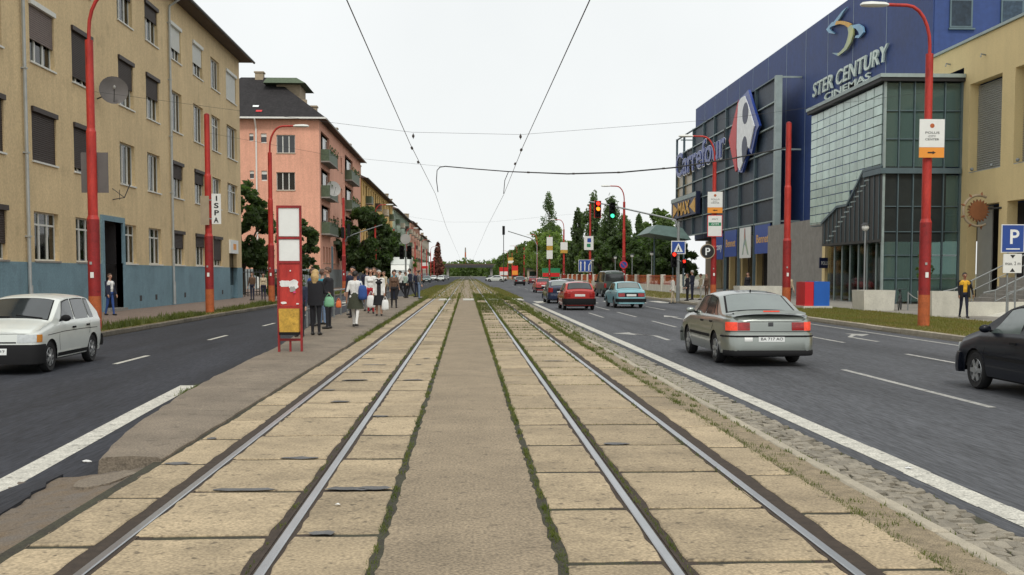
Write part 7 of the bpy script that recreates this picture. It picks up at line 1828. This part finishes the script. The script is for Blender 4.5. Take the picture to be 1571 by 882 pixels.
# right side: poplars and park trees
PT = [("tall dark poplar left of the lane sign", 20.5, 276, 21.8, 8.5), ("dark poplar with the highest top right of the lane sign", 22.4, 198, 15.8, 6.2), ("narrow poplar just left of the red signal", 20.8, 206, 13.4, 5.0), ("broad dark poplar under the green signal", 23.9, 184, 13.8, 7.4), ("thin poplar beside the entrance canopy", 26.5, 170, 10.6, 3.0), ("dark poplar closing the row towards the canopy", 25.0, 176, 10.4, 5.4)]
for k, (lab, x, y, h, w) in enumerate(PT): tree("poplar_tree", lab, x, y, h, w, "col", "leaf_poplar", 8000, .24, 20 + k, "poplars in the park")
BT_ = [("light green bushy tree left of the tall poplar", 18.5, 262, 12.5, 11, "leaf_light"), ("light green tree behind the seventh right post", 21, 285, 15, 10, "leaf_light"), ("mid green tree between the poplars", 22.5, 225, 8.5, 8, "leaf_mid"), ("dark tree behind the van", 23, 165, 7.4, 6.5, "leaf_dark"), ("dark tree left of the canopy", 24.5, 155, 7.0, 6.5, "leaf_dark"),
       ("dark tree below the canopy", 24.5, 140, 6.2, 6.4, "leaf_dark"), ("dark tree right of the canopy posts", 24.0, 128, 5.6, 5.4, "leaf_dark"), ("pale green tree rising behind the canopy", 33, 190, 13.2, 7.5, "leaf_mid"), ("small bright tree low between the trunks", 22, 195, 6.5, 6, "leaf_mid"),
       ("green tree far down the right side", 19, 330, 12, 10, "leaf_mid"), ("next green tree farther down the right side", 19, 380, 12, 10, "leaf_mid"), ("far green tree near the end of the right row", 18.5, 440, 11, 11, "leaf_light"), ("last tree of the right row", 18, 520, 10, 12, "leaf_mid"),
       ("low bush tree at the end of the park fence", 20.5, 245, 7.5, 8, "leaf_mid"), ("dark tree just behind the park fence pillars", 22.0, 180, 7.0, 7, "leaf_dark"), ("dark tree behind the lane sign", 21.5, 215, 8.0, 7.0, "leaf_dark")]
for k, (lab, x, y, h, w, mt) in enumerate(BT_): tree("park_tree", lab, x, y, h, w, "broad", mt, 6000, .30, 40 + k, "park trees on the right")
for k, (lab, x, y) in enumerate((("tiny plane tree by the planter in front of the glass box", 22.2, 53.0),)):
    t = tree("sapling_tree", "thin sapling in front of the glass box", x, y, 3.3, .8, "broad", "leaf_dark", 500, .08, 70, trunk=.03)
# shrubs at the foot of the yellow block corner
V, F = leaves([(-14.6, 84 + k * 2.2, .9) for k in range(6)], [(.9, 1.2, .9)] * 6, 5000, .12, seed=3); o = link(bpy.data.objects.new("hedge", np_mesh("hedge", V, F, "leaf_dark"))); tag(o, "dark hedge behind the left pavement past the yellow block", "hedge", kind="stuff")
# horizon: wood, road bridge, banded chimney, hall roofs, billboards
V, F = leaves([(sx * random.uniform(13, 40), 575 + random.uniform(-10, 10), random.uniform(1, 5)) for sx in (-1, 1) for _ in range(14)], [(5, 5, random.uniform(2, 5)) for _ in range(28)], 7000, .8, seed=9)
o = link(bpy.data.objects.new("embankment_bushes", np_mesh("embankment_bushes", V, F, "leaf_mid"))); tag(o, "bushes on the embankments at both ends of the far bridge", "bushes", kind="stuff")
V, F = leaves([(x, 900 + random.uniform(-40, 40), random.uniform(2, 7)) for x in np.linspace(-70, 95, 60)], [(9, 6, random.uniform(4, 8)) for _ in range(60)], 16000, 1.3, seed=8)
o = link(bpy.data.objects.new("far_wood", np_mesh("far_wood", V, F, "leaf_mid"))); tag(o, "distant belt of trees on the horizon", "wood", kind="stuff")
t = thing("road_bridge", "dark road bridge crossing far away at the vanishing point", "bridge", (0, 560, 0))
MB().box(-11, 14, 558, 566, 4.8, 6.0).build("deck", "dark_metal", t)
for x in (-9.5, 12.5): MB().box(x - .6, x + .6, 560, 563, -.3, 4.6).build("pier", "concrete_grey", t)
MB().box(-11, 14, 558, 558.2, 6.0, 6.7).build("parapet", "eave", t)
t = thing("factory_chimney", "thin banded chimney on the horizon", "chimney", (-1.2, 1100, 0))
for k in range(6): MB().tube([(-1.2, 1100, k * 4.6), (-1.2, 1100, (k + 1) * 4.6)], [1.3 - k * .12, 1.18 - k * .12], 12).build("band", "concrete_grey" if k % 2 else "orange_primer", t)
def billboard(label, x, y, w, z0, z1, face, band=None):
    t = thing("billboard", label, "billboard", (x, y, 0)); MB().box(x - w / 2, x + w / 2, y, y + .2, z0, z1).build("panel", face, t)
    if band: MB().box(x - w / 2 + .1, x + w / 2 - .1, y - .05, y - .002, z0 + .2, z0 + (z1 - z0) * .5).build("band", band, t)
    for q in (-.35, .35): MB().tube([(x + q * w, y + .1, -.05), (x + q * w, y + .1, z0)], .08, 6).build("post", "dark_metal", t)
billboard("green and red billboard beneath the seventh right post", 16.9, 222, 3.6, .9, 2.8, "sign_green", "sign_red")
billboard("yellow billboard far down the right side", 15.2, 330, 2.0, 4.6, 6.6, "sign_yellow"); billboard("second yellow billboard beside the far yellow one", 14.0, 350, 2.0, 4.8, 6.8, "sign_yellow", "sign_white")
billboard("red billboard low beside the far right kerb", 13.9, 320, 1.8, 1.2, 4.0, "sign_red", "sign_orange"); billboard("red and white hoarding farther down the right side", 13.0, 390, 3, 1.0, 4.0, "sign_red", "sign_white")
billboard("white hoarding beside the far left kerb", -12.4, 330, 2.0, 3, 5, "sign_white", "sign_red")
t = thing("kiosk", "small pale kiosk beside the far right kerb", "kiosk", (15.6, 262, 0)); MB().box(14.4, 16.8, 262, 265, -.05, 2.7).build("body", "wall_sand", t); MB().box(14.1, 17.1, 261.6, 265.4, 2.7, 2.95).build("roof", "dark_metal", t); MB().box(14.8, 16.4, 261.95, 261.99, 1.1, 2.3).build("window", "pane_dark", t)
